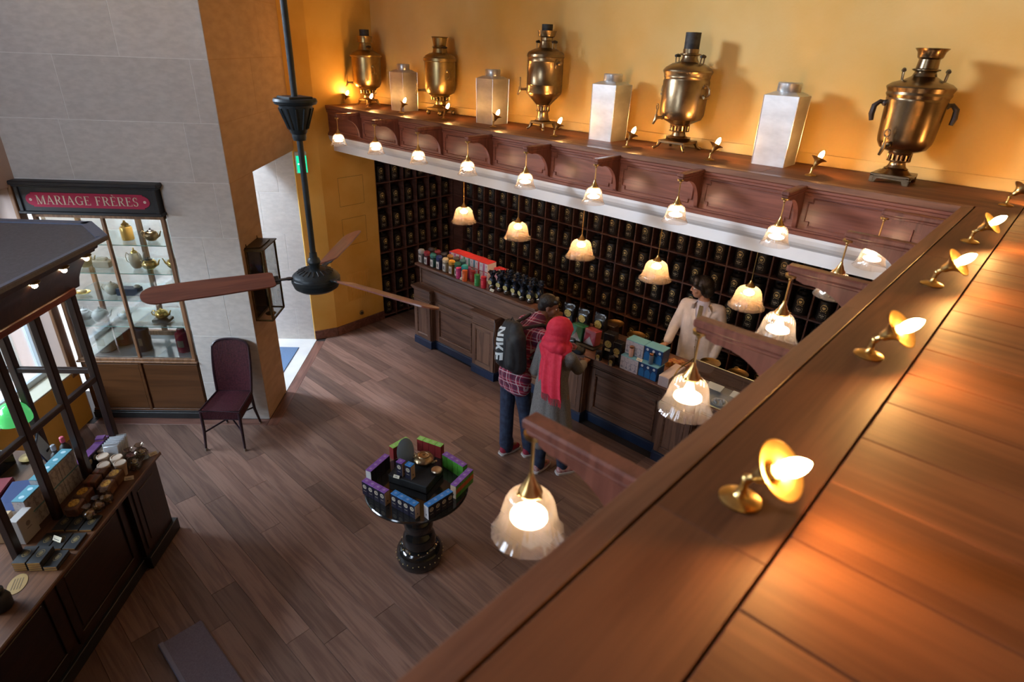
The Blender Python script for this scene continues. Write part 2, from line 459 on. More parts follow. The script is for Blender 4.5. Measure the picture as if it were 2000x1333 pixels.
# reveal of the showcase niche, door side face
wd = struct('wall_doorway', MB().box(-6.24, -5.66, -2.9, -2.3718, 0, 7).box(-7.75, -6.2, -2.95, -2.3718, 2.61, 7), pbr('ochre_joint', (.50,.30,.15), .9, col2=(.45,.27,.13), scale=9), None, (0,0,0), RZ)
wd['label'] = 'ochre coloured stone wall with the doorway to the passage'
for k in range(len(ZJ)-1):
    z0, z1 = ZJ[k], ZJ[k+1]
    if z1 < 2.6:
        runs = [(-6.242, -5.647)]
    else:
        j = -6.62-.35*(k % 2)
        runs = [(-7.64, j), (j, -5.647)]
        if k == 4: z1 = 2.585
    for a, c in runs:
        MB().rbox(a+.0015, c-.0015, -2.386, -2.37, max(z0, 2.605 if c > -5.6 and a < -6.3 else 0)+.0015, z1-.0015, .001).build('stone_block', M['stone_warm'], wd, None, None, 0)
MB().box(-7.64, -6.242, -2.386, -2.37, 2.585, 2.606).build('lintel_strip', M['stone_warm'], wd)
# far wall of the passage (the lit jamb)
wp = struct('wall_passage', MB().box(-7.9, -7.6618, -6.0, -2.40, 0, 5.0), M['joint'], None, (0,0,0), RZ)
wp['label'] = 'sunlit limestone wall of the side passage'
for k in range(6):
    z0, z1 = ZJ[k], ZJ[k+1]
    js = [-6.0, -4.9, -3.9, -2.873, -2.372] if k % 2 else [-6.0, -5.4, -4.4, -3.4, -2.62, -2.372]
    for a, c in zip(js[:-1], js[1:]):
        MB().rbox(-7.68, -7.66, a+.003, c-.003, z0+.003, z1-.003, .0008).build('stone_block', M['stone'], wp, None, None, 0)
struct('ceiling_passage', MB().box(-7.75, -6.2, -6.0, -2.38, 5.0, 5.1), M['ceil'], None, (0,0,0), RZ)
# end wall and side wall of the passage
struct('wall_passage_end', MB().box(-7.75, -6.2, -6.1, -6.0, 0, 5.0).box(-6.3, -6.24, -6.0, -4.6, 0, 5.0), M['ceil'], None, (0,0,0), RZ)

# ---- left wall with window
wl = struct('wall_left', MB().box(-5.66, -5.55, -4.75, -4.285, 0, 2.52).box(-5.56, 2.6, -4.75, -4.285, 0, .60).box(-1.9, 2.6, -4.75, -4.285, .60, 2.52).box(-5.66, 2.6, -4.75, -4.285, 2.52, 4.25)
            .box(-5.66, -5.22, -4.75, -4.285, 4.25, 6.2).box(-2.4, 2.6, -4.75, -4.285, 4.25, 6.2).box(-5.66, 2.6, -4.75, -4.285, 6.2, 7), M['plaster_pink'], None, (0,0,0), RZ)
wl['label'] = 'left wall with the shop window behind the kiosk'
MB().box(-5.64, 2.6, -4.286, -4.28, 0, .59).build('dado_panel', M['ochre'], wl)
win = thing('window_1', None, None, uv(-3.72, -4.52, .60), -PI/4); win['kind'] = 'structure'
win['label'] = 'bright shop window behind the kiosk'
fr = MB()
W = 1.82
fr.rbox(.08, .14, -.03, .03, .02, 1.92).rbox(-W, -W+.07, -.03, .03, .02, 1.92).rbox(W-.07, W, -.03, .03, .02, 1.92).rbox(-W, W, -.03, .03, 1.86, 1.93).rbox(-W, W, -.03, .03, 0, .06)
fr.build('window_frame', pbr('pale_window_frame', (.55,.62,.66), .5), win)
MB().box(-W+.07, W-.07, -.004, .004, .06, 1.86).build('window_pane', M['glass'], win)
MB().rbox(-W-.02, W+.02, .03, .235, -.02, .005).build('window_sill', pbr('cream_sill', (.66,.64,.50), .6, col2=(.7,.68,.55), scale=4), win)
MB().rbox(-W-.09, -W-.005, .215, .25, -.05, 1.97).build('casing', M['vit'], win)
hw = thing('window_2', None, None, uv(-3.88, -4.52, 4.25), -PI/4); hw['kind'] = 'structure'
hw['label'] = 'high window in the left wall'
fr = MB()
for a in (-1.45, -.5, .45, 1.40): fr.rbox(a, a+.05, -.03, .03, 0, 1.95)
fr.rbox(-1.45, 1.45, -.03, .03, 0, .05).rbox(-1.45, 1.45, -.03, .03, 1.9, 1.95)
fr.build('window_frame', M['white'], hw)
# the building across the street
ex = struct('exterior_facade', MB().box(-9.5, 3, -8.2, -8.0, -.5, 4.4), pbr('facade_stone', (.62,.68,.72), .8, col2=(.70,.75,.78), scale=3), None, (0,0,0), RZ)
fr = MB()
for k in range(9): fr.box(-9.5, 3, -8.0, -7.992, .1+.62*k, .115+.62*k)
for k in range(8): fr.box(-8.6+1.4*k, -8.57+1.4*k, -8.0, -7.992, -.4, 4.3)
fr.build('facade_joint', pbr('facade_joint', (.45,.50,.54), .8), ex)
MB().box(-4.9, -4.55, -8.0, -7.93, -.5, 4.4).build('facade_pilaster', pbr('facade_white', (.78,.82,.85), .7), ex)
struct('ground_street', MB().box(-10, 4, -9, -4.75, -.25, -.03), pbr('pavement_grey', (.42,.43,.44), .8, col2=(.36,.37,.38), scale=6), None, (0,0,0), RZ)

# ---- yellow walls by the tin shelves
A = (-7.10, 3.726); B = (-7.0, 4.02); Cc = (-7.05, 4.865)
wy = struct('wall_yellow', MB().prism([A, (-7.4, 3.6), (-7.4, 4.865), Cc, B], 0, 7).prism([(-7.05, 4.86), (-7.4, 4.86), (-7.4, 5.1), (-7.05, 5.1)], 2.56, 7), M['ochre'])
wy['label'] = 'ochre yellow plaster wall between doorway and tin shelves'
def yx(yy): return -7.0+(yy-4.02)*(-.05/.845)
fr = MB()
for (ya, yb, za, zb) in ((4.255, 4.655, 1.815, 2.195), (4.262, 4.655, 1.27, 1.645)):
    for q in ((ya, ya+.004, za, zb), (yb-.004, yb, za, zb), (ya, yb, za, za+.004), (ya, yb, zb-.004, zb)):
        fr.add([(yx(q[0])+.001, q[0], q[2]), (yx(q[1])+.001, q[1], q[2]), (yx(q[1])+.001, q[1], q[3]), (yx(q[0])+.001, q[0], q[3])], [(0,1,2,3)])
fr.build('access_panel_gap', pbr('panel_gap', (.16,.08,.02), .9), wy)
vg = thing('vent_grille', 'ochre painted wall vent grille low on the yellow wall', 'vent', (yx(4.445), 4.445, .455), -PI/2+.059)
MB().rbox(-.2, .2, -.004, .004, 0, .41, .002).build('backplate', M['ochre'], vg)
for k in range(9): MB().rbox(-.18+.04*k, -.165+.04*k, .003, .012, .02, .39, .002).build('slat', M['ochre'], vg)
so = thing('wall_socket', 'small round brass wall socket low on the yellow wall', 'socket', (yx(4.456)+.002, 4.456, .225), PI/2-.059)
MB().lathe([(.036, 0), (.034, .008), (.02, .010), (.018, .004)], 16, TR(rx=PI/2)).build('plate', M['brass_old'], so)
MB().lathe([(.012, .004), (.012, .010)], 10, TR(rx=PI/2)).build('socket_hole', M['black'], so)
bb = MB()
for P, Q in ((A, B), (B, (-7.045, 4.86))):
    d = (Vector(Q)-Vector(P)).normalized(); n = Vector((d.y, -d.x))*.016
    bb.prism([P, Q, (Q[0]+n.x, Q[1]+n.y), (P[0]+n.x, P[1]+n.y)], 0, .13)
struct('baseboard_yellow', bb, M['plank_red'])
ex_ = thing('exit_sign', 'green emergency exit sign box on the yellow wall beside the doorway', 'sign', (-7.065, 3.80, 2.305), -PI/2+.3)
ex_.rotation_euler = (0, 0, PI/2-.33)
MB().rbox(-.068, .068, -.04, -.0, 0, .26, .004).build('housing', pbr('exit_housing', (.55,.6,.6), .3), ex_)
MB().box(-.060, .060, -.044, -.0395, .012, .215).build('face', glow('lit_green_face', (.01,.55,.26), 1.0), ex_)
mb = MB()
mb.box(-.09, -.03, -.056, -.0535, .11, .125).add([(-.03,-.056,.085),(-.03,-.056,.15),(.0,-.056,.118)], [(0,1,2)])
mb.ball((.045, -.054, .168), .012, 8, 6)
mb.tube([(.045,-.055,.15), (.04,-.055,.10)], .010, 6).tube([(.04,-.055,.10), (.065,-.055,.07), (.07,-.055,.04)], .006, 6).tube([(.04,-.055,.10), (.02,-.055,.07), (-.0,-.055,.055)], .006, 6).tube([(.045,-.055,.145), (.07,-.055,.12), (.085,-.055,.13)], .005, 6).tube([(.045,-.055,.145), (.02,-.055,.125), (.012,-.055,.10)], .005, 6)
mb.v = [(x*.52, y_+.010, z*1.0) for x, y_, z in mb.v]
mb.build('pictogram', glow('lit_white_pictogram', (.75,1,.85), 1.3), ex_)

# ---- back wall above the gallery shelf, shell of the room
wb = struct('wall_back', MB().box(-7.05, 3.0, 4.95, 5.15, 2.56, 7), M['ochre_up'])
wb['label'] = 'mottled yellow plaster wall above the shelf'
fr = MB().rbox(-7.05, 3.0, 4.932, 4.952, 3.09, 3.17, .004)
struct('baseboard_back', fr, M['ochre_up'])
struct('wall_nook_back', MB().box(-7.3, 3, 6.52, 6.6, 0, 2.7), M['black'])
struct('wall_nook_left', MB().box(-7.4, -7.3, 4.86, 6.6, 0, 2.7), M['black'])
struct('wall_right', MB().box(2.5, 2.6, -3.2, 6.6, 0, 7), M['ochre_up'])
struct('wall_front', MB().box(-1.5, 2.6, -3.2, -3.1, 0, 7).box(-9, -4.9, -3.2, -3.1, 0, 7).box(-5, -1.4, -3.2, -3.1, 0, 2.7).box(-5, -1.4, -3.2, -3.1, 5.3, 7), M['ochre_up'])  # unseen opening added to go with the front fill light
struct('ceiling', MB().box(-10.5, 2.6, -3.2, 5.2, 7.0, 7.1), M['ceil'])
# floor mat under the gallery at the lower edge
fm = MB().rbox(-.58, .58, -.14, .14, 0, .02, .008).build('runner_mat', pbr('mauve_grey_mat', (.15,.125,.16), .95, col2=(.19,.16,.20), scale=120, bump=.3), None, (-2.99, .585, 0.001), (0,0,0), 0)
tag(fm, 'mauve grey runner mat lying on the plank floor at the lower edge of the picture', 'mat')
MB().rbox(-.585, .585, -.15, -.115, 0, .024, .006).build('edge_binding', pbr('pale_mat_edge', (.20,.19,.25), .7), fm, None, None, 0)

# ---- the gallery shelf: back run and the wide right run
ZL = 3.09
lg = struct('trim_shelf_back', MB().box(-7.05, -.41, 4.185, 4.95, 3.035, 3.08), M['mahog'])
lg['label'] = 'wooden gallery shelf carrying the samovars along the back wall'
xs = [-7.03, -5.2, -3.3, -1.6, -.155]
for a, c in zip(xs[:-1], xs[1:]):
    MB().rbox(a+.001, c-.001, 4.245, 4.932, 3.062, ZL, .002).build('plank', M['ledge_x'], lg, None, None, 0)
MB().rbox(-7.05, -.36, 4.175, 4.243, 3.05, ZL+.001, .003).build('rim_board', M['rim_x'], lg, None, None, 0)
pn = MB().box(-7.05, -.41, 4.20, 4.26, 2.74, 3.06)
pn.rbox(-7.05, -.41, 4.180, 4.21, 3.025, 3.05, .006).rbox(-7.05, -.41, 4.186, 4.21, 3.005, 3.026, .004)
pn.rbox(-7.05, -.41, 4.178, 4.21, 2.735, 2.765, .006).rbox(-7.05, -.41, 4.188, 4.21, 2.764, 2.78, .004)
pn.build('front_panel', M['mahog'], lg)
BX = [-6.30+.7188*k for k in range(8)]
edges = [-7.03]+BX+[-.55]
for k in range(len(edges)-1):
    a, c = edges[k]+.05, edges[k+1]-.05
    z0, z1, nt = 2.805, 2.985, .028
    if c-a < .3: continue
    path = [(a+nt, z0), (c-nt, z0), (c-nt, z0+nt), (c, z0+nt), (c, z1-nt), (c-nt, z1-nt), (c-nt, z1), (a+nt, z1), (a+nt, z1-nt), (a, z1-nt), (a, z0+nt), (a+nt, z0+nt)]
    mb = MB()
    for i in range(12):
        p, q = path[i], path[(i+1) % 12]
        x0, x1 = min(p[0], q[0])-.004, max(p[0], q[0])+.004
        zz0, zz1 = min(p[1], q[1])-.004, max(p[1], q[1])+.004
        mb.rbox(x0, x1, 4.190, 4.202, zz0, zz1, .003)
    mb.build('panel_moulding', M['mahog'], lg, None, None, 0)
# white cove under it and the soffit over the counter
cv = [(4.26, 2.745), (4.182, 2.745), (4.184, 2.715), (4.195, 2.685), (4.215, 2.66), (4.235, 2.645), (4.245, 2.635), (4.245, 2.545), (6.55, 2.545), (6.55, 2.60), (4.26, 2.60)]
mb = MB()
mb.prism([(a, c) for a, c in cv], 0, 6.97, Matrix(((0,0,1,-7.02), (1,0,0,0), (0,1,0,0), (0,0,0,1))))
mb.prism([(a, c) for a, c in cv[7:]], 0, 2.6, Matrix(((0,0,1,-.05), (1,0,0,0), (0,1,0,0), (0,0,0,1))))
sf = struct('trim_soffit', mb, M['white'])
sf['label'] = 'white coved soffit under the gallery shelf'

rg = struct('trim_shelf_right', MB().box(-.40, 2.5, -3.1, 4.95, 2.96, 3.066), M['black'])
rg['label'] = 'broad oak gallery shelf in the right foreground'
ys = [-3.1, .12, 2.05, 4.19]
for a, c in zip(ys[:-1], ys[1:]):
    MB().rbox(-.412, -.3575, a, c-.0005, 3.02, ZL, .0012).build('rim_board', M['rim_y'], rg, None, None, 0)
ys = [-3.1, -1.2, .783, 2.93, 4.243]
for a, c in zip(ys[:-1], ys[1:]):
    MB().rbox(-.351, -.1555, a+.0006, c-.0006, 3.06, ZL, .001).build('edge_board', M['ledge_y'], rg, None, None, 0)
y = .669-.2*9
kk = 0
pl = MB().rbox(-.1508, 2.49, .0007, .1993, 3.06, ZL, .0022).mesh('plank', M['ledge_x'], 0)
while y < 4.7:
    link('plank', pl, rg, (0, y+.0007*0, 0)); y += .2006; kk += 1
pn = MB().box(-.40, -.36, -3.1, 4.2, 2.74, 3.05)
pn.rbox(-.408, -.39, -3.1, 4.19, 3.0, 3.035, .006).rbox(-.41, -.39, -3.1, 4.19, 2.735, 2.77, .006)
pn.build('front_panel', wood('mahogany_panel_y', (.145,.045,.030), (.25,.086,.056), .38, 1), rg)
struct('trim_soffit_right', MB().box(-.40, 2.5, -3.1, 4.25, 2.62, 2.735), M['white'])

# brackets that carry the pendants
def bracket_mb():
    """arm along -Y from the panel, top at z=0"""
    mb = MB()
    mb.rbox(-.026, .026, -.335, 0, -.028, 0, .006)
    mb.rbox(-.020, .020, -.325, 0, -.042, -.028, .004)
    prof = [(-.002, -.04), (-.29, -.04), (-.29, -.056), (-.255, -.066), (-.235, -.064)]
    for i in range(11):
        a = PI/2*i/10
        prof.append((-.235+.20*math.sin(a), -.064-.20*(1-math.cos(a))))
    prof += [(-.030, -.272), (-.012, -.285), (-.002, -.285)]
    # curve sweeps out to the arm tip: polygon in (y,z)
    T = Matrix(((0,0,1,-.014), (1,0,0,0), (0,1,0,0), (0,0,0,1)))
    mb.prism(prof, 0, .028, T)
    return mb
brk = bracket_mb().mesh('bracket', M['mahog_z'], 30)
for x in BX:
    link('bracket', brk, lg, (x, 4.20, 3.066))
BY = [.88, 1.69, 2.48, 3.24, 3.92]
for yy in BY:
    link('bracket', brk, rg, (-.40, yy, 3.052), (0, 0, -PI/2))
# ================================================================ lamps
M['shade'] = pane('ribbed_pendant_glass', (.95,.90,.86), .36, .07, veil=.11, veilcol=(.88,.78,.70))
M['shade_big'] = pane('amber_lustre_glass', (.88,.74,.62), .28, .12, veil=.26, veilcol=(.82,.62,.48))
def shade_mb(r, h, nrib, flare):
    """bell with vertical ribs and a scalloped, wavy rim; open below"""
    n = nrib*4
    prof = [(.22*r, h), (.39*r, h*.985), (.53*r, h*.935), (.635*r, h*.85), (.705*r, h*.73), (.75*r, h*.59), (.79*r, h*.45), (.84*r, h*.30), (.92*r, h*.14), (1.06*r, 0)]
    m = len(prof)
    vs = []; fs = []
    for k, (rr, z) in enumerate(prof):
        for i in range(n):
            t = 2*PI*i/n
            f = k/(m-1)
            q = rr*(1+.014*math.cos(nrib*t))
            fl = max(0, (f-.72)/.28)
            q *= 1+flare*fl*math.cos(12*t)*.7
            zz = z+flare*.55*r*fl*math.cos(12*t)
            vs.append((q*math.cos(t), q*math.sin(t), zz))
    for k in range(m-1):
        for i in range(n):
            j = (i+1) % n
            fs.append((k*n+i, (k+1)*n+i, (k+1)*n+j, k*n+j))
    return MB().add(vs, fs)
SH_S = shade_mb(.088, .125, 30, .024).mesh('shade', M['shade'], 60)
SH_B = shade_mb(.150, .185, 32, .018).mesh('shade', M['shade_big'], 60)
def pendant(label, group, drop, big=False):
    """origin at the fixing point above; glass hangs at -drop"""
    t = thing('pendant_lamp', label, 'lamp', (0,0,0), 0, group)
    s = 1.0
    h = .185 if big else .125
    rod = MB().tube([(0,0,0), (0,0,-drop+h+.01)], .0045 if big else .0042, 8)
    rod.lathe([(.022,-.012), (.024,-.004), (.024,0)], 14)
    rod.ball((0,0,-.02), .009, 10, 6)
    rod.build('rod', M['brass'], t)
    k = .9 if not big else 1.25
    g = MB().lathe([(.030*k, -.004), (.034*k, .004), (.031*k, .012), (.023*k, .020), (.017*k, .034), (.010*k, .046), (.007*k, .058)], 18, TR(z=-drop+h))
    for q in range(3):
        a = 2*PI*q/3
        g.ball((.034*k*math.cos(a), .034*k*math.sin(a), -drop+h+.004), .006, 8, 6)
    g.build('gallery', M['brass'], t)
    o = link('shade', SH_B if big else SH_S, t, (0,0,-drop))
    if big:
        MB().lathe([(.002,-.050), (.030,-.044), (.046,-.030), (.044,-.014), (.022,.0), (.012,.012)], 16, TR(z=-drop+h-.030)).build('bulb', M['bulb_big'], t)
    else:
        MB().lathe([(.002,-.056), (.034,-.053), (.047,-.046), (.046,-.038), (.022,-.028), (.009,.016)], 20, TR(z=-drop+h-.030)).build('bulb', M['bulb_pend'], t)
    return t
p0 = pendant('small ribbed glass pendant under the bracket nearest the yellow wall', 'ribbed glass pendants on the gallery brackets', .30)
p0.location = (BX[0], 3.885, 3.024)
for k in range(1, 8):
    dup(p0, (BX[k], 3.885, 3.024), 0, 'small ribbed glass pendant under the %s bracket from the yellow wall on the back shelf' % ORD[k])
NB = ['nearest the viewer', 'second from the viewer', 'third from the viewer', 'fourth from the viewer', 'farthest from the viewer']
for k, yy in enumerate(BY):
    dup(p0, (-.715, yy, 3.010), .3*k, 'ribbed glass pendant on the right hand shelf bracket %s' % NB[k])
pb = pendant('large amber glass bell pendant over the counter, nearest the coloured gift boxes', 'amber bell pendants over the counter', .72, True)
BIGX = [-5.40, -4.49, -3.58, -2.67, -1.75]
lab = ['', 'over the row of foil tea bags', 'over the big black tea bags beside the two customers', 'between the customers and the shop assistant', 'at the right of the shop assistant']
pb.location = (BIGX[0], 5.0, 2.545)
for k in range(1, 5):
    dup(pb, (BIGX[k], 5.0, 2.545), .4*k, 'large amber glass bell pendant hanging %s' % lab[k])

def ledge_lamp(label, group, tilt=.80):
    """brass candle spot leaning along +Y from a round base"""
    t = thing('shelf_spotlight', label, 'lamp', (0,0,0), 0, group)
    MB().lathe([(.036, 0), (.037, .004), (.030, .008), (.014, .012), (.009, .018), (.008, .026)], 22).build('base', M['brass'], t)
    a = MB().tube([(0,0,.02), (0,.001,.040), (0,.006,.052), (0,.014,.060), (0,.020,.065)], [.0068,.0068,.0078,.0068,.0068], 10)
    a.ball((0,.003,.048), .010, 10, 6)
    a.build('arm', M['brass'], t)
    T = TR(0, .014, .061, -tilt)
    cup = MB().lathe([(.008, 0), (.013, .006), (.016, .020), (.020, .030), (.030, .042), (.046, .052), (.053, .056), (.051, .0575), (.042, .053), (.027, .044), (.017, .032), (.013, .022)], 28, T, cap=False)
    cup.build('cup', M['brass'], t)
    MB().lathe([(.012, .018), (.012, .046), (.010, .048)], 14, T).build('socket', pbr('ivory_socket', (.75,.62,.36), .5) if 'ivory' not in M else M['ivory'], t)
    MB().lathe([(.009, .046), (.011, .056), (.0145, .066), (.0155, .078), (.0135, .092), (.0085, .103), (.003, .110), (.0006, .112)], 14, T).build('bulb', M['bulb'], t)
    return t
M['ivory'] = pbr('ivory_socket', (.75,.62,.36), .5)
l0 = ledge_lamp('tiny brass candle spotlight at the end of the back shelf by the yellow wall', 'brass candle spotlights along the gallery shelf', .42)
LX = [-6.98, -6.47, -5.83, -5.10, -4.36, -3.58, -2.80, -2.06, -1.32]
near = ['', 'in front of the smallest samovar', 'in front of the first tin canister', 'beside the second samovar foot', 'in front of the second tin canister', 'right of the tall middle samovar',
        'in front of the third, bright tin canister', 'right of the fourth samovar', 'right of the largest tin canister']
l0.location = (LX[0], 4.43, ZL); l0.rotation_euler = (0, 0, -.6)
for k in range(1, 9):
    dup(l0, (LX[k], 4.43, ZL), -.6, 'tiny brass candle spotlight on the back shelf %s' % near[k])
l1 = None
for k, (xx, yy) in enumerate([(-.25, .90), (-.25, 1.71), (-.25, 2.51), (-.25, 3.31), (-.235, 4.42)]):
    lb_ = ('brass candle spotlight on the right hand shelf, %s' % ['nearest and largest', 'second from the viewer', 'third from the viewer', 'fourth from the viewer', 'in the corner beside the biggest samovar'][k])
    if l1 is None:
        l1 = ledge_lamp(lb_, 'brass candle spotlights along the gallery shelf'); l1.location = (xx, yy, ZL); l1.rotation_euler = (0, 0, -PI/2-.12)
    else: dup(l1, (xx, yy, ZL), -PI/2-.12 if k < 4 else -.9, lb_)

# ================================================================ tin canisters
def canister(name, label, x, y, w, h, rz):
    t = thing('tea_canister', label, 'canister', (x, y, ZL), rz, 'tall square tin canisters between the samovars')
    a = w/2
    mb = MB()
    vs = [(-a*.96,-a*.96,0), (a*.96,-a*.96,0), (a*.96,a*.96,0), (-a*.96,a*.96,0), (-a,-a,h), (a,-a,h), (a,a,h), (-a,a,h)]
    c = a*.60
    vs += [(-c,-c,h+.024), (c,-c,h+.024), (c,c,h+.024), (-c,c,h+.024)]
    fs = [(0,3,2,1), (0,1,5,4), (1,2,6,5), (2,3,7,6), (3,0,4,7), (4,5,9,8), (5,6,10,9), (6,7,11,10), (7,4,8,11), (8,9,10,11)]
    mb.add(vs, fs)
    mb.build('body', M['pewter'], t, None, None, 0)
    for sx, sy in ((-1,-1),(1,-1),(1,1),(-1,1)):
        MB().tube([(sx*a*.96, sy*a*.96, .002), (sx*a, sy*a, h)], .003, 6).build('edge_seam', M['pewter_lid'], t)
    MB().lathe([(a*.62, h+.018), (a*.65, h+.024), (a*.66, h+.078), (a*.62, h+.085), (0.001, h+.087)], 28).build('lid', M['pewter_lid'], t)
    return t
canister('c', 'dull tin canister with a round lid in the shadow of the smallest samovar', -6.05, 4.655, .225, .415, .06)
canister('c', 'mottled silver tin canister left of the tall middle samovar', -4.61, 4.665, .235, .425, .0)
canister('c', 'bright white lit tin canister right of the tall middle samovar', -3.185, 4.70, .245, .455, .0)
canister('c', 'largest bright tin canister between the fourth samovar and the biggest one', -1.68, 4.69, .245, .475, .02)

# ================================================================ samovars
def samovar(label, x, y, rz, R, prof, mat_b, pipe, feet, handles, tap, base, lidh, group='old brass samovars on the gallery shelf'):
    """prof: list of (r/R, z) for the body of revolution"""
    t = thing('samovar', label, 'samovar', (x, y, ZL), rz, group)
    i0 = next(i for i, p in enumerate(prof) if p[2] == 'b'); i1 = next(i for i, p in enumerate(prof) if p[2] == 'l')
    P = [(max(.001, p[0]*R), p[1]) for p in prof]
    MB().lathe(P[:i0+1], 32).build('foot_stem', mat_b, t)
    MB().lathe(P[i0:i1+1], 40).build('body', mat_b, t)
    MB().lathe(P[i1:], 32).build('lid', mat_b, t)
    zb, zt = P[i0][1], P[i1][1]
    if pipe:
        r, z0, z1 = pipe
        MB().lathe([(r*.96, z0), (r, z0+.01), (r*1.02, z1), (r*.85, z1), (r*.82, z1-.03)], 20).build('stove_pipe', M['iron_pipe'], t)
    # pierced gallery ring under the body
    rg_ = MB()
    for k in range(16):
        a = 2*PI*k/16
        rg_.rbox(-.006, .006, -.004, .004, zb-.05, zb-.012, .002, TR(P[i0][0]*.92*math.cos(a), P[i0][0]*.92*math.sin(a), 0, 0, 0, a+PI/2))
    rg_.lathe([(P[i0][0]*.97, zb-.056), (P[i0][0]*1.0, zb-.052), (P[i0][0]*.97, zb-.048)], 28).lathe([(P[i0][0]*.97, zb-.014), (P[i0][0]*1.0, zb-.010), (P[i0][0]*.97, zb-.006)], 28)
    rg_.build('gallery_ring', mat_b, t)
    # base plate and feet
    w_, hz = base
    if feet == 'square':
        mb = MB().rbox(-w_, w_, -w_, w_, hz, hz+.022, .004)
        mb.lathe([(w_*.95, hz+.022), (w_*.80, hz+.03), (w_*.55, hz+.045), (P[0][0], P[0][1]+.012)], 28)
        mb.build('base_plate', mat_b, t)
        for sx, sy in ((-1,-1),(1,-1),(1,1),(-1,1)):
            f = MB().tube([(sx*w_*.9, sy*w_*.9, hz+.004), (sx*w_*1.0, sy*w_*1.0, hz*.45), (sx*w_*1.16, sy*w_*1.16, .008)], [.018, .011, .012], 8)
            f.ball((sx*w_*1.17, sy*w_*1.17, .010), .012, 8, 6)
            f.build('foot', mat_b, t)
    elif feet == 'ball':
        mb = MB().rbox(-w_, w_, -w_, w_, hz, hz+.03, .006)
        mb.lathe([(w_*.9, hz+.03), (w_*.7, hz+.045), (P[0][0], P[0][1]+.012)], 28)
        mb.build('base_plate', mat_b, t)
        for sx, sy in ((-1,-1),(1,-1),(1,1),(-1,1)):
            MB().ball((sx*w_*.86, sy*w_*.86, hz*.5), hz*.52, 12, 8).build('foot', mat_b, t)
    else:   # solid plinth with arched sides
        mb = MB()
        for q in range(4):
            T = TR(rz=PI/2*q)
            mb.prism([(-w_, 0), (-w_*.72, 0), (-w_*.62, hz*.55), (0, hz*.62), (w_*.62, hz*.55), (w_*.72, 0), (w_, 0), (w_, hz), (-w_, hz)], w_-.022, w_-.004, T @ Matrix(((1,0,0,0), (0,0,-1,0), (0,1,0,0), (0,0,0,1))))
        mb.rbox(-w_, w_, -w_, w_, hz-.008, hz+.012, .003)
        mb.lathe([(w_*.92, hz+.012), (w_*.75, hz+.022), (w_*.5, hz+.05), (P[0][0], P[0][1]+.012)], 28)
        mb.build('base_plate', mat_b, t)
    # side handles
    hs, hzz, ang, hr = handles
    for sgn in (-1, 1):
        T = TR(rz=ang if sgn > 0 else ang+PI) @ TR(R*.985, 0, hzz)
        if hs == 'ring':
            h = MB().tube([(-.01,0,.035), (.028,0,.040), (.052,0,.016), (.055,0,-.018), (.034,0,-.040), (0,0,-.040)], .009, 8, T)
            h.tube([(.030,-.03,-.042), (.034,.03,-.042)], .011, 8, T)
            h.ball((0,0,.036), .022, 10, 6, T).ball((0,0,-.036), .018, 10, 6, T)
        elif hs == 'knob':
            h = MB().tube([(-.01,0,0), (.03,0,0), (.05,0,.004)], [.012,.009,.016], 8, T)
            h.ball((.05,0,.004), .019, 10, 6, T, (1,1.5,1)).ball((0,0,0), .026, 10, 6, T, (.5,1,1.8))
        else:   # drop handles
            h = MB().tube([(-.008,0,.05), (.03,0,.055), (.056,0,.03), (.060,0,-.02), (.052,0,-.06)], [.012,.014,.017,.018,.013], 8, T)
            h.ball((0,0,.048), .02, 10, 6, T)
        h.build('side_handle', M['ebony'] if hs == 'drop' else mat_b, t)
        # lid handles
        lx = lidh[0]
        T2 = TR(rz=(ang if sgn > 0 else ang+PI)) @ TR(lx, 0, lidh[1])
        MB().tube([(0,-.02,-.022), (.004,-.02,.018), (.004,-.016,.030)], .005, 6, T2).tube([(0,.02,-.022), (.004,.02,.018), (.004,.016,.030)], .005, 6, T2).build('lid_handle_post', mat_b, t)
        MB().tube([(.004,-.028,.034), (.004,0,.038), (.004,.028,.034)], [.010,.013,.010], 8, T2).build('lid_grip', M['ebony'], t)
    # tap
    ta, tz, tl = tap
    T = TR(rz=ta) @ TR(R*.93, 0, tz)
    k = MB().tube([(-.01,0,0), (tl*.5,0,-.002), (tl,0,-.004)], [.016,.012,.013], 10, T)
    k.tube([(tl,0,.02), (tl,0,-.012), (tl+.014,0,-.040), (tl+.022,0,-.052)], [.012,.013,.010,.009], 8, T)
    k.lathe([(.016,.0), (.020,.006), (.016,.012)], 14, T @ TR(rx=0, ry=PI/2))
    k.build('tap', mat_b, t)
    k = MB().tube([(tl,0,.018), (tl,0,.055)], .006, 8, T)
    k.tube([(tl + .0, .018*math.cos(a), .078+.022*math.sin(a)) for a in [2*PI*i/12 for i in range(12)]], .005, 6, T, closed=True)
    k.build('tap_key', mat_b, t)
    return t
# s1: dark, black pipe
samovar('smallest looking dark brass samovar with black pipe at the yellow wall end', -6.80, 4.67, 0, .172,
    [(.34,.085,''), (.30,.11,''), (.40,.150,''), (.62,.19,'b'), (.86,.215,''), (.97,.25,''), (1.0,.30,''), (1.01,.52,''), (1.01,.545,''), (1.08,.55,''), (1.10,.565,''), (1.0,.578,'l'), (.80,.60,''), (.52,.625,''), (.44,.66,''), (.40,.70,''), (.52,.705,''), (.50,.74,''), (.54,.775,''), (.48,.778,''), (.40,.76,'')],
    M['brass_old'], (.055,.75,.845), 'square', ('ring',.41,-.15,.05), (-2.35,.255,.085), (.085,.05), (.085,.625))
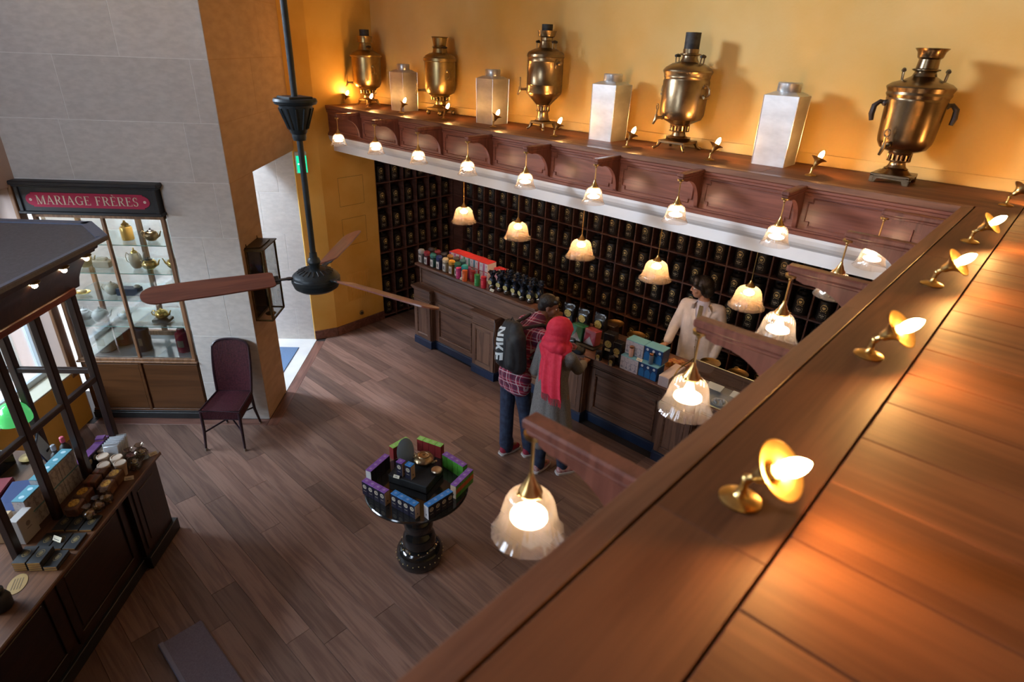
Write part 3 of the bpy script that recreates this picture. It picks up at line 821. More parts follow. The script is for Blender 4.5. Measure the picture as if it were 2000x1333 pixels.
# s2: urn with crown neck
samovar('golden brass samovar with open crown neck, second from the yellow wall', -5.49, 4.73, 0, .171,
    [(.38,.10,''), (.33,.13,''), (.40,.17,''), (.62,.205,'b'), (.88,.23,''), (.98,.27,''), (1.0,.33,''), (1.0,.52,''), (.99,.545,''), (1.06,.552,''), (1.07,.58,''), (.98,.59,'l'), (.92,.605,''), (.70,.625,''), (.46,.635,''), (.42,.675,''), (.50,.69,''), (.38,.70,''), (.40,.71,''), (.46,.775,''), (.53,.785,''), (.49,.79,''), (.36,.72,''), (.05,.70,'')],
    M['brass_old'], None, 'ball', ('ring',.42,-.25,.06), (-2.25,.255,.10), (.115,.048), (.10,.65))
# s3: tall cylinder
samovar('tall cylindrical brass samovar with conical bottom and black pipe in the middle of the row', -3.99, 4.74, 0, .168,
    [(.46,.07,''), (.36,.10,''), (.30,.15,''), (.34,.175,''), (.40,.225,'b'), (.55,.25,''), (.98,.325,''), (1.0,.34,''), (1.0,.40,''), (1.02,.405,''), (1.0,.41,''), (1.0,.60,''), (1.02,.605,''), (1.0,.615,''), (1.02,.64,''), (1.06,.645,''), (1.04,.665,'l'), (.96,.685,''), (.70,.705,''), (.44,.72,''), (.36,.745,''), (.34,.775,''), (.40,.778,''), (.33,.782,''), (.33,.805,''), (.44,.815,''), (.50,.85,''), (.54,.862,''), (.40,.85,'')],
    M['bronze'], (.050,.82,.915), 'square', ('knob',.59,-.2,.05), (-2.45,.36,.075), (.085,.055), (.115,.735))
# s4: broad urn
samovar('broad bronze samovar with black pipe and bracketed feet, fourth from the yellow wall', -2.50, 4.72, 0, .176,
    [(.58,.085,''), (.33,.11,''), (.28,.135,''), (.33,.16,''), (.46,.20,'b'), (.62,.215,''), (.90,.24,''), (.985,.27,''), (1.0,.31,''), (1.03,.52,''), (1.0,.53,''), (1.0,.54,''), (1.03,.55,''), (1.02,.562,''), (1.10,.59,''), (1.08,.60,'l'), (.98,.62,''), (.74,.645,''), (.42,.66,''), (.34,.685,''), (.33,.70,''), (.48,.71,''), (.47,.716,''), (.34,.722,''), (.35,.75,'')],
    M['bronze'], (.058,.74,.865), 'square', ('ring',.455,-.15,.06), (-2.15,.25,.06), (.118,.05), (.115,.665))
# s5: biggest, tapered
samovar('biggest dark bronze samovar, tapered urn with drop handles beside the corner', -.88, 4.68, 0, .172,
    [(.42,.075,''), (.30,.105,''), (.27,.125,''), (.30,.14,''), (.42,.19,'b'), (.60,.20,''), (.78,.215,''), (.90,.25,''), (.93,.28,''), (1.0,.50,''), (1.01,.51,''), (1.0,.515,''), (1.06,.535,''), (1.04,.55,''), (1.11,.575,''), (1.09,.582,'l'), (.95,.60,''), (.60,.62,''), (.40,.64,''), (.34,.665,''), (.45,.675,''), (.45,.68,''), (.35,.685,''), (.33,.735,''), (.40,.745,''), (.44,.775,''), (.54,.795,''), (.50,.797,''), (.36,.75,''), (.05,.735,'')],
    M['bronze_dk'], None, 'plinth', ('drop',.43,.35,.06), (-1.9,.235,.05), (.115,.045), (.115,.635))
# ================================================================ shelves of tea tins
ZR = [.035, .365, .70, 1.03, 1.365, 1.70, 2.04, 2.38]
YL0, PL = 4.872, .2365
XB0, PB = -6.845, .2406
NL, NB_ = 6, 25
su = thing('tin_shelves', 'dark wooden pigeonhole shelves with black tins on the short left wall', 'shelves', (-7.19, 5.58, 0))
sl_v = MB().rbox(-.13, .135, -.009, .009, .0, 2.5, .002).mesh('divider', M['shelf'], 0)
for k in range(NL+1): link('divider', sl_v, su, (0, YL0+PL*k-5.58, 0))
sl_h = MB().rbox(-.13, .138, -.715, .715, -.009, .009, .002).mesh('shelf', M['shelf'], 0)
for z in ZR: link('shelf', sl_h, su, (0, 0, z))
MB().box(-.135, -.125, -.715, .715, 0, 2.5).build('back_panel', M['black'], su)
su2 = thing('tin_shelves', 'dark wooden pigeonhole shelves with black tins along the long back wall', 'shelves', (-3.85, 6.42, 0))
MB().rbox(-3.2, -2.995, -.12, .1, 0, 2.52, .003).build('corner_post', M['shelf'], su2)
dv = MB().rbox(-.009, .009, -.12, .1, 0, 2.52, .002).mesh('divider', M['shelf'], 0)
for k in range(NB_+1): link('divider', dv, su2, (XB0+PB*k+3.85, 0, 0))
sh = MB().rbox(-3.0, XB0+PB*NB_+3.85, -.123, .1, -.009, .009, .002).mesh('shelf', M['shelf'], 0)
for z in ZR: link('shelf', sh, su2, (0, 0, z))
MB().box(-3.0, XB0+PB*NB_+3.85, .093, .1, 0, 2.52).build('back_panel', M['black'], su2)

tb = MB().lathe([(.076,0), (.080,.004), (.081,.02), (.081,.205), (.076,.214), (.060,.222), (.052,.226)], 18).mesh('body', M['tin'], 30)
tl_ = MB().lathe([(.056,.226), (.057,.230), (.057,.250), (.052,.256), (.012,.258), (.010,.266), (.001,.268)], 16).mesh('lid', M['tin'], 30)
def cyl_pt(x, z, r=.0822): return (r*math.sin(x/r), -r*math.cos(x/r), z)
def emblem(mb, cz):
    def quad(pts): mb.add([cyl_pt(x, z+cz) for x, z in pts], [tuple(range(len(pts)))])
    for i in range(14):      # laurel ring of leaves
        a = 2*PI*i/14; c, s = math.cos(a), math.sin(a); r0, r1 = .027, .038
        if i == 3 or i == 4: continue
        t = .16
        quad([(r0*math.cos(a-t), r0*math.sin(a-t)), (r1*math.cos(a-.05), r1*math.sin(a-.05)), (r1*math.cos(a+t), r1*math.sin(a+t)), (r0*math.cos(a+.05), r0*math.sin(a+.05))])
    quad([(-.016,.012), (-.016,-.006), (0,-.020), (.016,-.006), (.016,.012)])
    quad([(-.016,.026), (-.016,.042), (-.008,.034), (0,.046), (.008,.034), (.016,.042), (.016,.026)])
    quad([(-.030,-.046), (.030,-.046), (.027,-.039), (-.027,-.039)])
em = MB(); emblem(em, .150); em = em.mesh('emblem', M['gold_print'], 0)
lbs = []
for q in range(4):
    lb = MB(); rr = random.Random(q)
    def lq(x0, x1, z0, z1): lb.add([cyl_pt(x0, z0), cyl_pt(x1, z0), cyl_pt(x1, z1), cyl_pt(x0, z1)], [(0,1,2,3)])
    for a, c in ((-.036,0), (0,.036)):
        lq(a, c, .040, .0415); lq(a, c, .082, .0835)
    lq(-.036, -.0345, .040, .083); lq(.0345, .036, .040, .083)
    x = -.024
    while x < .022:
        wdt = rr.uniform(.004, .012); lq(x, x+wdt, .062, .071+rr.uniform(-.003, .003)); x += wdt+.003
    lq(-.016, .0, .050, .053); lq(.002, .014, .050, .053)
    lbs.append(lb.mesh('label', M['pale_print'], 0))
ROWN = ['lowest row', 'second row from the floor', 'third row from the floor', 'fourth row from the floor', 'third row from the top', 'second row from the top', 'top row']
rnd = random.Random(11)
def tin(x, y, z, rz, label, group):
    t = thing('tea_tin', label, 'tin', (x, y, z), rz+rnd.uniform(-.10, .10), group)
    link('body', tb, t); link('lid', tl_, t); link('emblem', em, t); link('label', lbs[rnd.randrange(4)], t)
for r in range(7):
    for k in range(NL):
        tin(-7.155, YL0+PL*(k+.5), ZR[r]+.0095, PI/2, 'black tea tin, %s, short left shelves, %s from yellow wall' % (ROWN[r], ORD[k]), 'black tea tins on the short left shelves')
for r in range(1, 7):
    for k in range(NB_):
        if r == 1 and k < 7: continue
        tin(XB0+PB*(k+.5), 6.395, ZR[r]+.0095, 0, 'black tea tin, %s, long back shelves, %s from the corner' % (ROWN[r], ORD[k]), 'black tea tins on the long back shelves')

# ================================================================ the shop counter
cl = Vector((-3.6, 5.1, 0))
ct = thing('shop_counter', 'long panelled oak shop counter with navy plinth in front of the tin shelves', 'counter', cl)
def cpart(name, mb, m, smooth=0): return mb.build(name, m, ct, -cl, None, smooth)
SEG = [(-6.10, -5.745, 4.71, 'p'), (-5.745, -4.93, 4.785, 'w'), (-4.93, -4.53, 4.70, 'p'), (-4.53, -3.56, 4.865, 'w'), (-3.56, -3.22, 4.76, 'p'), (-3.22, -2.28, 4.865, 'w'), (-2.28, -1.92, 4.76, 'p'), (-1.92, -.80, 4.865, 'w')]
body = MB()
pln = MB()
corn = MB()
for a, c, yf, kind in SEG:
    body.box(a, c, yf+.012, 5.45, .10, .835)
    pln.rbox(a-(.006 if kind == 'p' else 0), c+(.006 if kind == 'p' else 0), yf-.010, 5.45, 0, .105, .004)
    pln.rbox(a-(.003 if kind == 'p' else 0), c+(.003 if kind == 'p' else 0), yf-.003, 5.45, .105, .118, .003)
    e = .02 if kind == 'p' else 0
    corn.rbox(a-e, c+e, yf-.030, 5.46, .842, .872, .005)
    corn.rbox(a-e*.7, c+e*.7, yf-.016, 5.46, .820, .842, .005)
    corn.rbox(a-e*.3, c+e*.3, yf-.004, 5.0, .700, .716, .004)
cpart('carcass', body, M['oak_z'])
cpart('plinth', pln, M['navy'])
cpart('cornice', corn, M['oak_x'], 0)
def door_panel(a, c, yf, z0, z1, big):
    """frame stiles, moulding and a raised field"""
    s = .07 if big else .055
    cpart('stile', MB().rbox(a, a+s, yf, yf+.02, z0, z1, .002), M['oak_z']); cpart('stile', MB().rbox(c-s, c, yf, yf+.02, z0, z1, .002), M['oak_z'])
    cpart('rail', MB().rbox(a+s, c-s, yf, yf+.02, z0, z0+s, .002), M['oak_x']); cpart('rail', MB().rbox(a+s, c-s, yf, yf+.02, z1-s, z1, .002), M['oak_x'])
    m = MB(); q = .022 if big else .014
    yy = yf-(.012 if big else 0)
    for (x0, x1, zz0, zz1) in ((a+s, c-s, z0+s, z0+s+q), (a+s, c-s, z1-s-q, z1-s), (a+s, a+s+q, z0+s, z1-s), (c-s-q, c-s, z0+s, z1-s)):
        m.rbox(x0, x1, yy, yf+.02, zz0, zz1, .006)
    cpart('moulding', m, M['oak_x'])
    cpart('panel', MB().rbox(a+s+q, c-s-q, yf+.010, yf+.022, z0+s+q, z1-s-q, .003), M['oak_x'] if big else M['oak_z'])
for a, c, yf, kind in SEG:
    door_panel(a+.012, c-.012, yf-.006, .125, .695, kind == 'w')
    cpart('frieze', MB().rbox(a+.01, c-.01, yf-.002, yf+.02, .72, .815, .003), M['oak_x'])
# raised display case on the left part
cpart('upper_case', MB().box(-6.05, -3.97, 4.79, 5.10, .872, 1.135), M['oak_x'])
cpart('upper_top', MB().rbox(-6.10, -3.95, 4.745, 5.13, 1.142, 1.170, .005).rbox(-6.08, -3.96, 4.765, 5.12, 1.125, 1.142, .004), M['oak_top'])
um = MB()
for (x0, x1, z0, z1) in ((-6.02, -3.99, .888, .902), (-6.02, -3.99, 1.092, 1.106), (-6.02, -6.006, .888, 1.106), (-4.004, -3.99, .888, 1.106)):
    um.rbox(x0, x1, 4.778, 4.792, z0, z1, .004)
cpart('upper_moulding', um, M['oak_x'])
es = MB()
for (y0, y1, z0, z1) in ((4.83, 5.06, .90, .914), (4.83, 5.06, 1.08, 1.094), (4.83, 4.844, .90, 1.094), (5.046, 5.06, .90, 1.094)):
    es.rbox(-6.06, -6.048, y0, y1, z0, z1, .004)
cpart('end_moulding', es, M['oak_x'])
cpart('worktop', MB().rbox(-4.19, -.80, 4.73, 5.46, .862, .876, .003), M['oak_top'])
ZT, ZC = 1.171, .877

# ---------------------------------------------------------------- goods on the high left part
P_ = {}
def cm(name, col, rough=.45, **k):
    if name not in P_: P_[name] = pbr(name, col, rough, **k)
    return P_[name]
white_l = cm('white_label', (.72,.71,.68), .6)
def jar(x, y, col, cname, label, rz=0):
    t = thing('tea_jar', label, 'jar', (x, y, ZT), rz, 'labelled tea jars at the left end of the counter')
    MB().rbox(-.034, .034, -.028, .028, 0, .100, .010).build('body', cm('jar_'+cname, tuple(c*.35+.004 for c in col), .3), t, None, None, 40)
    MB().rbox(-.022, .022, -.0295, -.027, .012, .082, .0008).build('label', white_l, t)
    b = MB().box(-.013, -.002, -.0302, -.0293, .030, .062).box(.004, .010, -.0302, -.0293, .024, .066)
    b.build('label_print', cm('ink', (.03,.03,.04), .6), t)
    MB().lathe([(.024,.098), (.037,.104), (.036,.118), (.040,.126), (.030,.140), (.012,.146), (.001,.148)], 14, None, True, lambda a, k, r: r*(1+.10*math.sin(7*a+k))).build('cloth_cover', cm('cover_'+cname, col, .7), t)
    t.scale = (1.12, 1.12, 1.32)
    return t
JC = [((.45,.46,.48), 'clear grey'), ((.30,.03,.05), 'dark red'), ((.04,.22,.22), 'dark teal'), ((.03,.05,.20), 'navy blue'), ((.72,.62,.45), 'cream'), ((.70,.36,.04), 'orange yellow'), ((.03,.16,.10), 'bottle green'), ((.02,.36,.42), 'turquoise')]
for (x, (c, n)) in zip([-6.03, -5.915, -5.79, -5.67, -5.545, -5.425, -5.315, -5.185], JC):
    jar(x, 4.815, c, n, 'tea jar with %s cover and white label on the front edge of the counter' % n, .05)
JC2 = [((.05,.04,.05), 'black'), ((.20,.03,.05), 'maroon'), ((.05,.05,.07), 'charcoal'), ((.40,.20,.05), 'amber'), ((.10,.09,.08), 'brown'), ((.05,.16,.2), 'petrol blue')]
for (x, (c, n)) in zip([-5.98, -5.85, -5.72, -5.60, -5.48, -5.36], JC2):
    jar(x, 4.945, c, n, 'tea jar with %s cover in the second row behind the coloured jars' % n, -.06)
bx = MB()
tray = thing('tray', 'flat clear lidded tray lying behind the labelled tea jars', 'tray', (-5.80, 5.045, ZT))
MB().rbox(-.27, .20, -.05, .06, 0, .075, .004).build('tray_box', cm('tray_dark', (.05,.045,.05), .15), tray)
MB().rbox(-.20, -.14, -.0512, -.048, .03, .065, .001).build('paper_label', white_l, tray)

def giftbox(x, y, z, stripe, n, label):
    t = thing('gift_box', label, 'box', (x, y, z), 0, 'striped gift boxes stacked on the counter')
    MB().rbox(-.043, .043, -.10, .055, 0, .108, .002).build('box_body', cm('gift_white', (.80,.76,.80), .45), t)
    MB().rbox(-.0435, .0435, -.1005, .0555, .104, .112, .002).build('lid', cm('gift_red', (.62,.05,.06), .4), t)
    MB().box(-.036, -.008, -.1012, -.0995, .004, .103).build('stripe', cm('gift_'+n, stripe, .45), t)
    MB().box(.012, .030, -.1012, -.0995, .055, .085).build('print', cm('gift_print', (.60,.50,.55), .5), t)
GS = [((.36,.10,.42), 'purple'), ((.55,.12,.36), 'magenta'), ((.60,.08,.14), 'crimson'), ((.05,.32,.16), 'green'), ((.10,.38,.30), 'jade'), ((.10,.30,.42), 'teal'), ((.62,.10,.18), 'red'), ((.58,.16,.32), 'rose')]
for lay in range(2):
    for k in range(8):
        giftbox(-5.60+.0885*k, 5.065+.004*((k*7) % 3), ZT+.1125*lay, GS[k][0], GS[k][1], '%s striped white gift box with red lid, %s layer of the stack' % (GS[k][1], ['lower', 'upper'][lay]))
for k in range(2):
    t = thing('gift_box', ['glossy red gift box beside the striped stack', 'glossy red gift box nearest the foil tea bags'][k], 'box', (-4.83+.10*k, 5.115, ZT), 0, 'red gift boxes')
    MB().rbox(-.046, .046, -.10, .0, 0, .185, .003).build('box_body', cm('gift_red', (.62,.05,.06), .4), t)
    MB().box(-.030, .030, -.1012, -.0995, .02, .16).build('front_print', cm('gift_rose_print', (.70,.40,.45), .5), t)
for (x, y, c, n) in ((-5.262, 4.782, (.55,.05,.20), 'raspberry pink'), (-5.140, 4.775, (.62,.12,.03), 'orange'), (-5.06, 4.835, (.25,.02,.02), 'dark red'), (-4.925, 4.780, (.04,.26,.07), 'green'), (-4.815, 4.785, (.58,.02,.04), 'bright red'), (-4.735, 4.85, (.34,.02,.06), 'crimson'), (-5.18, 4.87, (.36,.06,.22), 'plum')):
    t = thing('small_tin', '%s cylindrical tea tin in front of the striped gift boxes' % n, 'tin', (x, y, ZT), 0, 'coloured cylindrical tins')
    MB().lathe([(.033,0), (.034,.003), (.034,.112), (.033,.114)], 20).build('body', cm('can_'+n, c, .3), t)
    MB().lathe([(.035,.112), (.0355,.116), (.0355,.137), (.030,.142), (.001,.143)], 20).build('lid', cm('can_'+n, c, .3), t)
    lb = MB()
    for q in range(3):
        z = .045+.018*q; r = .0345
        lb.add([(r*math.sin(a), -r*math.cos(a), zz) for zz in (z, z+.008) for a in (-.45,-.15,.15,.45)], [(0,1,5,4), (1,2,6,5), (2,3,7,6)])
    lb.build('print', cm('can_print_'+n, tuple(min(1, k*1.6+.12) for k in c), .4), t)
def price_card(x, y, z, label, rz=0, s=1.0, parent=None):
    t = thing('price_card', label, 'card', (x, y, z), rz, 'cream price cards')
    MB().rbox(-.032*s, .032*s, -.001, .001, .0, .030*s, .0005, TR(rx=-.6)).build('card', cm('card_cream', (.72,.66,.50), .6), t)
    MB().box(-.022*s, .010*s, -.0018, -.0008, .017*s, .021*s, TR(rx=-.6)).box(-.022*s, .018*s, -.0018, -.0008, .009*s, .012*s, TR(rx=-.6)).build('writing', cm('ink', (.03,.03,.04), .6), t)
    MB().prism([(0,0), (.02*s,0), (.012*s,.022*s)], -.02*s, .02*s, Matrix(((0,0,1,0),(1,0,0,0),(0,1,0,0),(0,0,0,1)))).build('stand', cm('card_cream', (.72,.66,.50), .6), t)
price_card(-5.195, 4.765, ZT, 'cream price card in front of the orange and green tins')
price_card(-4.665, 4.768, ZT, 'cream price card in front of the first foil tea bags')

foil = pbr('black_foil', (.010,.012,.018), .22, .5, col2=(.03,.04,.07), scale=30, bump=.8, bscale=26)
cello = pane('cellophane', (.80,.74,.66), .35, .08)
tea = pbr('loose_tea', (.035,.022,.014), .8, col2=(.10,.07,.04), scale=120)
seal = pbr('cream_seal', (.62,.54,.24), .5, col2=(.34,.29,.10), scale=150, lo=.45, hi=.55)
_r = random.Random(5)
def foil_mesh(q):
    rr = random.Random(q)
    ph = [rr.uniform(0, 6) for _ in range(8)]
    return MB().lathe([(.030,.052), (.041,.075), (.043,.10), (.036,.125), (.020,.145), (.016,.152), (.026,.168), (.038,.190), (.044,.205)], 22, None, False,
                      lambda a, k, r: r*(1+(.05+.035*k*(k > 4))*math.sin(5*a+ph[k % 8])+.06*math.sin(9*a+ph[(k+3) % 8]))).mesh('foil_wrap', foil, 80)
FM = [foil_mesh(q) for q in range(4)]
cb = MB().lathe([(.020,0), (.034,.006), (.041,.022), (.040,.045), (.032,.060)], 16, None, True, lambda a, k, r: r*(1+.05*math.sin(6*a+k))).mesh('clear_base', cello, 60)
cbt = MB().lathe([(.018,.002), (.031,.008), (.037,.022), (.036,.042), (.030,.052), (.001,.053)], 14).mesh('tea_fill', tea, 60)
sl = MB().lathe([(.001,.0), (.027,.0), (.027,.002), (.001,.003)], 20, TR(0, -.043, .088, PI/2+.12)).mesh('round_seal', seal, 0)
def foilbag(x, y, z, rz, label, s=1.0):
    t = thing('foil_tea_bag', label, 'bag', (x, y, z), rz, 'black foil tea bags with round cream seals')
    for me, n in ((FM[_r.randrange(4)], 'foil_wrap'), (cb, 'clear_base'), (cbt, 'tea_fill'), (sl, 'round_seal')):
        o = link(n, me, t); o.scale = (s, s, s)
for k in range(6):
    foilbag(-4.715+.122*k, 4.832+.006*(k % 2), ZT, _r.uniform(-.3, .3), 'black foil tea bag, front row, %s from the price card' % ORD[k], 1.10)
for k in range(6):
    foilbag(-4.655+.122*k, 4.915+.006*(k % 2), ZT, _r.uniform(-.3, .3), 'black foil tea bag, second row, %s from the gift boxes' % ORD[k], 1.10)
for k in range(5):
    foilbag(-4.60+.122*k, 4.998, ZT, _r.uniform(-.3, .3), 'black foil tea bag, back row, %s from the gift boxes' % ORD[k], 1.10)
t = thing('dark_box', 'flat brown black box lying behind the foil tea bags', 'box', (-4.50, 5.09, ZT), .0)
MB().rbox(-.11, .11, -.03, .03, 0, .12, .003).build('box_body', cm('dkbrown', (.05,.025,.015), .4), t); MB().box(-.09, .09, -.0315, -.029, .085, .092).build('gold_line', M['gold_print'], t)
t = thing('dark_box', 'dark box with an orange flap behind the last foil tea bags', 'box', (-4.25, 5.09, ZT), .0)
MB().rbox(-.10, .10, -.03, .03, 0, .13, .003).build('box_body', cm('dkbrown', (.05,.025,.015), .4), t); MB().rbox(-.06, .03, -.035, .02, .128, .136, .002, TR(rz=.3)).build('flap', cm('orange_flap', (.55,.28,.07), .5), t)

# ---------------------------------------------------------------- goods on the lower right part
def seal_disc(r, y, z, t, m=None):
    MB().lathe([(.001,.0), (r,.0), (r,.002), (.001,.0025)], 28, TR(0, y, z, PI/2)).build('round_seal', m or seal2, t)
seal2 = pbr('yellow_round_seal', (.60,.50,.16), .5, col2=(.20,.15,.04), scale=90, lo=.42, hi=.62)
def blackbag(x, y, w, h, d, label, rz=0, sealz=.6, sr=.045, lz=.3, gusset=True, group='big black tea bags with yellow seals', nm='black_tea_bag'):
    t = thing(nm, label, 'bag', (x, y, ZC), rz, group)
    if gusset:
        vs = []; n = 20
        prof = [(1,1,0), (1.02,1.02,.1), (1.0,1.0,.72), (.98,.7,.84), (.97,.25,.93), (.98,.16,1.0)]
        mb = MB()
        for (fx, fy, fz) in prof:
            for i in range(n):
                a = 2*PI*i/n; c, s = math.cos(a), math.sin(a)
                e = .45
                vs.append((w/2*fx*abs(c)**e*(1 if c > 0 else -1), d/2*fy*abs(s)**e*(1 if s > 0 else -1)+.004*math.sin(5*a+fz*20), h*fz))
        fs = [tuple(range(n))[::-1]]+[(k*n+i, k*n+(i+1) % n, (k+1)*n+(i+1) % n, (k+1)*n+i) for k in range(len(prof)-1) for i in range(n)]+[tuple((len(prof)-1)*n+i for i in range(n))]
        mb.add(vs, fs).build('bag_body', foil2, t, None, None, 60)
    else:
        MB().rbox(-w/2, w/2, -d/2, d/2, 0, h, .004).build('box_body', foil2, t)
    seal_disc(sr, -d/2*1.03-.001, h*sealz, t)
    MB().rbox(-sr*.75, sr*.75, -d/2*1.03-.004, -d/2*1.0, h*lz-.012, h*lz+.012, .0006).build('paper_label', cm('buff_label', (.58,.52,.33), .6), t)
    return t
foil2 = pbr('black_glossy_bag', (.008,.008,.010), .22, col2=(.016,.016,.02), scale=12, bump=.35, bscale=14)
blackbag(-3.80, 5.20, .155, .285, .09, 'big black tea bag with yellow seal, leftmost of three behind the customers', .1, .62, .045, .36)
blackbag(-3.585, 5.19, .155, .285, .09, 'big black tea bag with yellow seal, middle of three behind the customers', .05, .62, .045, .34)
blackbag(-3.375, 5.22, .16, .285, .09, 'big black tea bag with bright yellow seal, rightmost of three behind the customers', -.05, .58, .05, .26)
blackbag(-2.995, 4.86, .125, .30, .10, 'tall black box bag with seal left of the white and blue boxes', .12, .62, .040, .40, False, 'tall black tea boxes', 'tall_tea_box')
blackbag(-2.865, 4.83, .10, .25, .09, 'shorter tall black box bag touching the white and blue boxes', .05, .62, .036, .42, False, 'tall black tea boxes', 'tall_tea_box')
for (x, y, n) in ((-3.05, 4.755, 'in front of the taller black box'), (-2.885, 4.752, 'in front of the shorter black box'), (-3.42, 4.775, 'by the hand of the woman in the red headscarf')):
    blackbag(x, y, .07, .115, .045, 'little black tea sachet %s' % n, .1, .40, .022, .1, True, 'little black tea sachets', 'tea_sachet')
t = thing('display_step', 'black display step under the green and pink gift packs', 'stand', (-3.37, 4.955, ZC))
MB().rbox(-.26, .17, -.09, .10, 0, .02, .004).build('step', M['black'], t)
def giftpack(x, y, col, n, label, rz):
    t = thing('gift_pack', label, 'gift pack', (x, y, ZC+.0205), rz, 'cellophane wrapped gift packs')
    MB().rbox(-.075, .075, -.055, .055, 0, .17, .006, TR(rx=-.12)).build('pack_body', cm('pack_'+n, col, .3), t)
    st = MB()
    st.add([(-.07,-.058,.006), (.07,-.058,.006), (.03,-.058,.055), (.0,-.058,.10), (-.035,-.058,.055)], [(0,1,2,3,4)], TR(rx=-.12))
    st.build('white_star', cm('pack_white', (.72,.66,.68), .35), t)
    MB().rbox(-.079, .079, -.060, .060, -.003, .183, .006, TR(rx=-.12)).build('cellophane_wrap', cello2, t)
    MB().rbox(-.06, .06, -.04, .04, .165, .177, .003, TR(rx=-.12)).build('top_flap', cm('packtop_'+n, tuple(min(1, c*.8+.02) for c in col), .3), t)
cello2 = pane('gift_cellophane', (.97,.97,.97), .25, .05)
giftpack(-3.475, 4.955, (.02,.34,.16), 'green', 'green and white cellophane gift pack on the counter beside the red headscarf', .0)
giftpack(-3.30, 4.965, (.66,.09,.13), 'pink', 'pink red and white cellophane gift pack right of the green one', -.03)
t = thing('purple_box', 'purple cellophane wrapped box just under the chin of the man', 'box', (-3.66, 4.92, ZC), .1)
MB().rbox(-.10, .06, -.07, .07, 0, .13, .005).build('box_body', cm('violet', (.14,.08,.30), .3), t); MB().rbox(-.102, .062, -.072, .072, .10, .134, .005).build('lid', cm('violet2', (.20,.13,.40), .25), t)
t = thing('dark_box', 'dark brown box in front of the first brass scale pan', 'box', (-3.28, 5.33, ZC), .0)
MB().rbox(-.07, .06, -.05, .05, 0, .15, .004).build('box_body', cm('dkbrown2', (.035,.018,.012), .4), t); MB().box(.02, .055, -.0515, -.049, .02, .06).build('sticker', cm('peach', (.7,.4,.25), .5), t)
pale = pbr('toile_print_white', (.62,.57,.60), .5, col2=(.40,.38,.45), scale=45, lo=.50, hi=.66)
bluep = cm('pack_blue', (.03,.17,.42), .35)
def teabox4(x, y, z, blue, label):
    t = thing('tea_gift_box', label, 'box', (x, y, z), 0, 'white and blue tea boxes stacked on the counter')
    MB().rbox(-.104, .104, -.07, .07, 0, .150, .003).build('box_body', bluedark if blue else pale, t)
    MB().rbox(-.1045, .1045, -.0705, .0705, .146, .156, .003).build('lid', cm('sky_lid', (.16,.40,.50), .4), t)
    if blue:
        mb = MB(); wd_ = MB()
        for k in range(3):
            cx = -.068+.068*k
            mb.add([(cx-.030,-.0712,.004), (cx+.030,-.0712,.004), (cx+.030,-.0712,.07), (cx+.012,-.0712,.098), (cx-.012,-.0712,.098), (cx-.030,-.0712,.07)], [(0,1,2,3,4,5)])
            wd_.lathe([(.001,0), (.014,0), (.014,.001), (.001,.0015)], 16, TR(cx, -.0705, .122, PI/2))
        mb.build('kimono_print', bluep, t); wd_.build('moon_print', cm('moonwhite', (.66,.70,.74), .5), t)
    else:
        mb = MB()
        for k in range(4):
            cx = -.078+.052*k
            mb.add([(cx-.016,-.0712,.02), (cx+.016,-.0712,.02), (cx,-.0712,.055)], [(0,1,2)]).box(cx-.003, cx+.003, -.0713, -.0708, .055, .085).box(cx-.018, cx+.018, -.0713, -.0708, .088, .094)
        mb.build('toile_print', cm('toile_ink', (.30,.29,.36), .5), t)
bluedark = cm('pack_navy', (.015,.05,.16), .35)
teabox4(-2.69, 4.835, ZC, False, 'white printed tea box, bottom left of the stacked pair by the black boxes')
teabox4(-2.478, 4.845, ZC, True, 'bright blue kimono tea box at the bottom of the right stack')
teabox4(-2.69, 4.90, ZC+.157, False, 'white printed tea box on top of the left stack, behind the pink canister')
teabox4(-2.478, 4.91, ZC+.157, True, 'bright blue tea box on top of the right stack, near the hand of the assistant')
for (x, y, z, c, n, l) in ((-2.70, 4.798, ZC+.157, (.62,.36,.29), 'pinkcan', 'slim pink canister with copper lid in front of the white tea box'), (-2.475, 4.808, ZC+.157, (.10,.13,.18), 'greycan', 'slim dark grey canister with copper lid in front of the blue tea box')):
    t = thing('slim_canister', l, 'canister', (x, y, z), 0, 'slim canisters with copper lids')
    MB().lathe([(.021,0), (.022,.003), (.022,.095), (.020,.098)], 18).build('body', cm(n, c, .4), t)
    MB().lathe([(.021,.096), (.0225,.10), (.0225,.114), (.018,.118), (.001,.119)], 18).build('lid', cm('copper', (.60,.28,.14), .25, metal=1), t)
price_card(-2.585, 4.768, ZC+.157, 'little white card between the white and the blue tea boxes')
t = thing('pale_box', 'long pale pink printed box between the blue boxes and the glass case', 'box', (-2.285, 4.92, ZC), .02)
MB().rbox(-.055, .055, -.17, .17, 0, .105, .003).build('box_body', cm('palepink', (.62,.50,.49), .5, col2=(.66,.55,.54), scale=20), t)
mb = MB()
for k in range(6): mb.box(-.045, .045, -.171, -.1695, .012+.015*k, .0145+.015*k)
mb.build('print_lines', cm('toile_ink', (.30,.29,.36), .5), t)
MB().rbox(-.056, .056, -.171, .171, .098, .109, .003).build('lid', cm('palepink_lid', (.68,.56,.54), .5), t)
